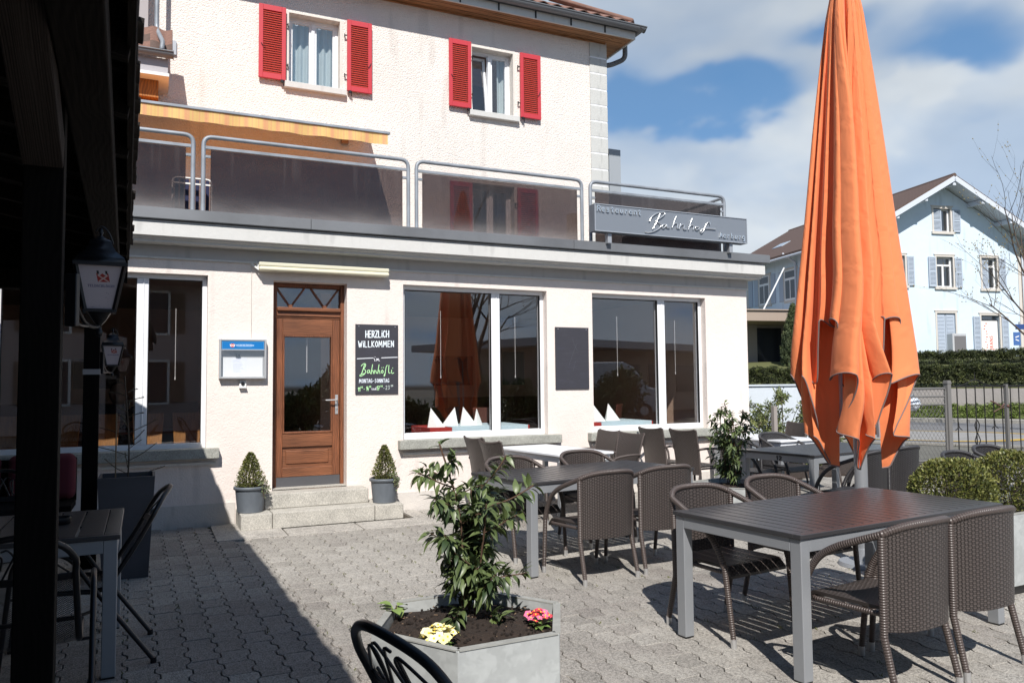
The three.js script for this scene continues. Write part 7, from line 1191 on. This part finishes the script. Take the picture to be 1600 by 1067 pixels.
  obj('entrance_glazing', [bb(-7.3, 2.6, -6.79, -5.6, 4.6, -6.74), bb(-10, 2.6, -6.79, -8.1, 4.6, -6.74)], std(0.02, 0.02, 0.025, 0.1), E);
  const av = canvasTex(256, 96, (g, W2, H2) => { g.fillStyle = '#efe8e6'; g.fillRect(0, 0, W2, H2); g.fillStyle = '#b23a56'; g.font = 'bold 62px sans-serif'; g.textAlign = 'center'; g.fillText('avec', W2 / 2, 66); });
  obj('shop_sign', [planeUV(1.5, 0.55, -8.9, 4.15, -6.35)], std(0.9, 0.9, 0.9, 0.5, { map: av }), E); obj('sign_back', [bb(-9.65, 3.87, -6.42, -8.15, 4.43, -6.36)], trim, E);
  obj('flagpole', [bar([-8.6, 5.3, -3.6], [-7.4, 7.6, -3.4], 0.06, 0.06)], white, E);
}
{ const t = thing('utility_cabinet', 'grey utility cabinet in front of the closed shutters of the blue house', 'cabinet', [36.1, 2.5, -16.5], -0.25); obj('housing', [rb(0.78, 1.30, 0.4, 0.02, 0, 0.65, 0)], std(0.45, 0.46, 0.48, 0.6), t); obj('door', [rb(0.64, 1.12, 0.02, 0.008, 0.03, 0.62, 0.205)], std(0.15, 0.145, 0.15, 0.6), t); }
{ const t = thing('street_sign', 'dark blue sign plates on a pole by the blue house', 'sign', [39.6, 2.4, -15.6], -0.25); obj('pole', cyl(0.04, 0.04, 2.0, 0, 1.0, 0, 8), M.steelGrey, t); const m = std(0.03, 0.07, 0.22, 0.5); obj('sign_plate', rb(0.75, 0.26, 0.03, 0.01, 0.1, 1.75, 0.05), m, t); obj('sign_plate', rb(0.40, 0.66, 0.03, 0.01, -0.22, 1.15, 0.05), std(0.06, 0.14, 0.36, 0.5), t); obj('pictogram', [bx(0.22, 0.05, 0.01, -0.22, 1.25, 0.07, 0, 0, 0.3), bx(0.2, 0.05, 0.01, -0.22, 1.08, 0.07, 0, 0, -0.3)], M.white, t); }
{ const t = thing('shop_pillar', 'white and blue advertising pillar at the right edge of the hedge', 'sign', road(6.1, 12.3, 0.8).toArray(), -0.7); obj('panel', rb(0.9, 2.0, 0.2, 0.02, 0, 1.0, 0), M.white, t); obj('stripe', bx(0.2, 1.96, 0.02, -0.33, 1.0, 0.11), std(0.12, 0.25, 0.5, 0.5), t); const ln = []; const r = rng(3); for (let i = 0; i < 7; i++) ln.push(bx(rr(0.2, 0.42, r), 0.06, 0.012, 0.1, 1.75 - i * 0.2, 0.106)); obj('lettering', ln, std(0.2, 0.22, 0.3, 0.6), t); }
{ const t = thing('timber_barn', 'brown shingled barn wall at the right picture edge behind the blue house', 'barn', [37.2, 0, -17.45], -12 * Math.PI / 180); const sg = std(0.17, 0.12, 0.08, 0.95); obj('wall', bb(4.75, 1.8, -9, 12, 8.3, -2.5), sg, t); const rows = []; for (let y = 2.2; y < 8.2; y += 0.32) rows.push(bx(7.2, 0.28, 0.04, 8.4, y, -2.46, 0.12)); obj('shingle_courses', rows, sg, t); obj('roof', [bar([4.1, 8.2, -6], [8.4, 10.6, -6], 7.6, 0.2), bar([12.6, 8.2, -6], [8.4, 10.6, -6], 7.6, 0.2)], M.tileB, t); }
function cypress(label, pos, h, w, seed) { const r = rng(seed), t = thing('cypress', label, 'tree', pos); obj('trunk', cyl(0.07, 0.03, h * 0.9, 0, h * 0.45, 0, 8), M.bark, t); const cr = part('crown', t), g = clump(12, 0.22, seed); const cm = [std(0.05, 0.07, 0.03, 0.8), std(0.10, 0.125, 0.055, 0.8)]; for (let c = 0; c < 2; c++) scatter('foliage', g, cm[c], 900, () => { const k = r(), a = rr(0, 6.283, r), q = w * Math.pow(Math.sin(Math.PI * Math.pow(lerp(0.06, 0.99, k), 0.6)), 0.8) * rr(0.6, 1.05, r); return [V(q * Math.cos(a), h * k, q * Math.sin(a)), V(Math.cos(a), 1.4, Math.sin(a)), rr(0.6, 1.2, r)]; }, cr, r); }
cypress('narrow cypress left of the porch post, above the hedge', [30.2, 2.0, -21.3], 3.5, 0.62, 4);
cypress('narrow cypress at the porch corner, beside the parasol', [32.0, 2.0, -20.5], 3.2, 0.6, 8);
// bare tree at the right edge
function bareTree(label, pos, h, seed, budM, thick = 0.019) {
  const r = rng(seed), t = thing('bare_tree', label, 'tree', pos), trunk = [], br = [], buds = [];
  const grow = (p, d, len, rad, depth) => { const pts = [p.clone()], dir = d.clone(); const n = 5; for (let i = 0; i < n; i++) { dir.add(rndDir(r).multiplyScalar(0.16)).add(V(0, depth ? 0.04 : 0.1, 0)).normalize(); pts.push(pts[i].clone().addScaledVector(dir, len / n)); }
    const segs = depth < 2 ? 10 : 6; const c = new THREE.CatmullRomCurve3(pts), tg = new THREE.TubeGeometry(c, segs, 1, depth < 2 ? 8 : 5, false), P = tg.attributes.position, ringN = (depth < 2 ? 8 : 5) + 1; for (let i = 0; i < P.count; i++) { const k = Math.floor(i / ringN) / segs, ct = c.getPointAt(k), q = V(P.getX(i), P.getY(i), P.getZ(i)).sub(ct).multiplyScalar(rad * (1 - 0.55 * k)); P.setXYZ(i, ct.x + q.x, ct.y + q.y, ct.z + q.z); } (depth ? br : trunk).push(plainAttr(tg));
    if (depth >= 5 || rad < 0.004) { for (let i = 0; i < 2; i++) buds.push(sph(0.018, ...c.getPoint(rr(0.5, 1, r)).toArray(), 5, 4)); return; }
    const kids = depth === 0 ? 7 : depth < 3 ? 4 : 3; for (let i = 0; i < kids; i++) { const u = depth === 0 ? 0.28 + 0.72 * (i + 0.5) / kids : rr(0.3, 1, r), a = rr(0, 6.283, r), sp = rr(0.5, 1.0, r); const nd = c.getTangentAt(u).clone().add(V(Math.cos(a) * sp, rr(-0.1, 0.3, r), Math.sin(a) * sp)).normalize(); grow(c.getPointAt(u), nd, len * rr(0.5, 0.72, r), rad * (1 - 0.5 * u) * rr(0.45, 0.65, r), depth + 1); } };
  grow(V(0, 0, 0), V(0, 1, 0), h * 0.55, h * thick, 0);
  obj('trunk', trunk, M.bark, t); const cr = part('crown', t); obj('branches', br, M.bark, cr); stuff(obj('buds', buds, budM, cr));
}
bareTree('bare spring tree reaching in from the right edge before the blue house', [24.0, 0.0, -4.5], 8.6, 33, std(0.3, 0.25, 0.12, 0.8), 0.0095);

// ================================================================ BEHIND THE CAMERA, SEEN IN THE WINDOWS
{
  const t = thing('opposite_house', 'pale house across the yard, seen as a reflection in the left panes', 'house', [-6, 0, 20], 0), w = std(0.45, 0.38, 0.36, 0.9), dk = std(0.04, 0.04, 0.05, 0.2);
  obj('wall', bb(-8, 0, 0.2, 8, 5.2, 8), w, t); obj('roof', [bar([0, 5.1, -0.6], [0, 7.6, 4.1], 17, 0.25), bar([0, 5.1, 8.8], [0, 7.6, 4.1], 17, 0.25)], M.tileB, t);
  for (const x of [-6, -3, 0, 3, 6]) for (const y of [1.0, 3.4]) { const q = part('window', t); obj('pane', bb(x - 0.5, y, 0.16, x + 0.5, y + 1.4, 0.19), dk, q); obj('frame', [bb(x - 0.58, y - 0.08, 0.12, x - 0.5, y + 1.48, 0.195), bb(x + 0.5, y - 0.08, 0.12, x + 0.58, y + 1.48, 0.195), bb(x - 0.5, y + 1.4, 0.12, x + 0.5, y + 1.48, 0.195), bb(x - 0.5, y - 0.08, 0.12, x + 0.5, y, 0.195)], M.whitePaint, q); for (const s of [-1, 1]) obj('shutter', bb(x + s * 0.825 - 0.225, y, 0.14, x + s * 0.825 + 0.225, y + 1.4, 0.19), std(0.2, 0.14, 0.1, 0.8), q); }
  const s = thing('station_building', 'long low building with pale roof, seen as a reflection in the right window', 'building', [26, 0, 26], -0.35);
  obj('wall', bb(-11, 0, 0, 11, 3.2, 7), std(0.42, 0.33, 0.26, 0.9), s); obj('roof', bb(-12, 3.2, -1.6, 12, 3.55, 7.6), std(0.5, 0.5, 0.52, 0.6), s); for (let i = 0; i < 8; i++) { const q = part('window', s); obj('pane', bb(-9.8 + i * 2.6, 1.0, -0.05, -8.0 + i * 2.6, 2.5, -0.01), dk, q); }
}
bareTree('large bare tree behind the terrace, seen as a reflection in the middle window', [12.6, 0, 21], 12, 88, std(0.2, 0.22, 0.08, 0.8));
{
  const r = rng(64), t = thing('shrub_border', 'row of green shrubs behind the terrace, seen as a reflection', 'bushes', [10, 0, 17.5]), g = clump(16, 0.5, 12), cr = part('crown', t), st = []; for (let i = 0; i < 12; i++) st.push(cyl(0.04, 0.02, 1, -6 + i, 0.5, 0, 6)); obj('stem', st, M.bark, t);
  for (const [m, n] of [[std(0.07, 0.10, 0.03, 0.7), 1100], [std(0.12, 0.15, 0.05, 0.7), 900]]) scatter('foliage', g, m, n, () => { const x = rr(-7, 8, r), top = 1.2 + 0.6 * Math.sin(x * 1.1) + 0.3 * Math.sin(x * 2.7); return [V(x, top * Math.pow(r(), 0.6), rr(-0.8, 0.8, r)), V(rr(-1, 1, r), 1, rr(-1, 0.2, r)), rr(0.6, 1.2, r)]; }, cr, r);
  const v = thing('delivery_van', 'white delivery van behind the terrace, seen as a reflection in the right window', 'van', [18.6, -0.03, 20.5], 0.5);
  const side = new THREE.Shape([[-2.5, 0.35], [2.3, 0.35], [2.45, 0.75], [2.35, 1.15], [1.65, 1.30], [1.0, 2.2], [0.6, 2.4], [-2.45, 2.4], [-2.55, 2.2]].map((p) => new THREE.Vector2(...p)));
  obj('body', new THREE.ExtrudeGeometry(side, { depth: 1.7, bevelEnabled: true, bevelSize: 0.08, bevelThickness: 0.1, bevelSegments: 3 }).translate(0, 0, -0.85), std(0.75, 0.76, 0.78, 0.3), v);
  obj('windscreen', bar([1.62, 1.36, 0], [1.08, 2.12, 0], 1.5, 0.02), std(0.03, 0.03, 0.04, 0.1), v); for (const z of [-0.96, 0.96]) { obj('side_window', [bb(0.2, 1.45, z - 0.01, 0.95, 2.1, z + 0.01)], std(0.03, 0.03, 0.04, 0.1), v); for (const x of [-1.6, 1.5]) { const wl = obj('wheel', cyl(0.34, 0.34, 0.22, x, 0.34, z * 0.92, 20, Math.PI / 2), M.black, v); obj('rim', cyl(0.19, 0.19, 0.23, x, 0.34, z * 0.925, 16, Math.PI / 2), M.alu, wl); } }
  for (const z of [-0.7, 0.7]) obj('headlight', rb(0.06, 0.2, 0.3, 0.02, 2.42, 0.92, z), M.white, v);
}
renderer.render(scene, camera);
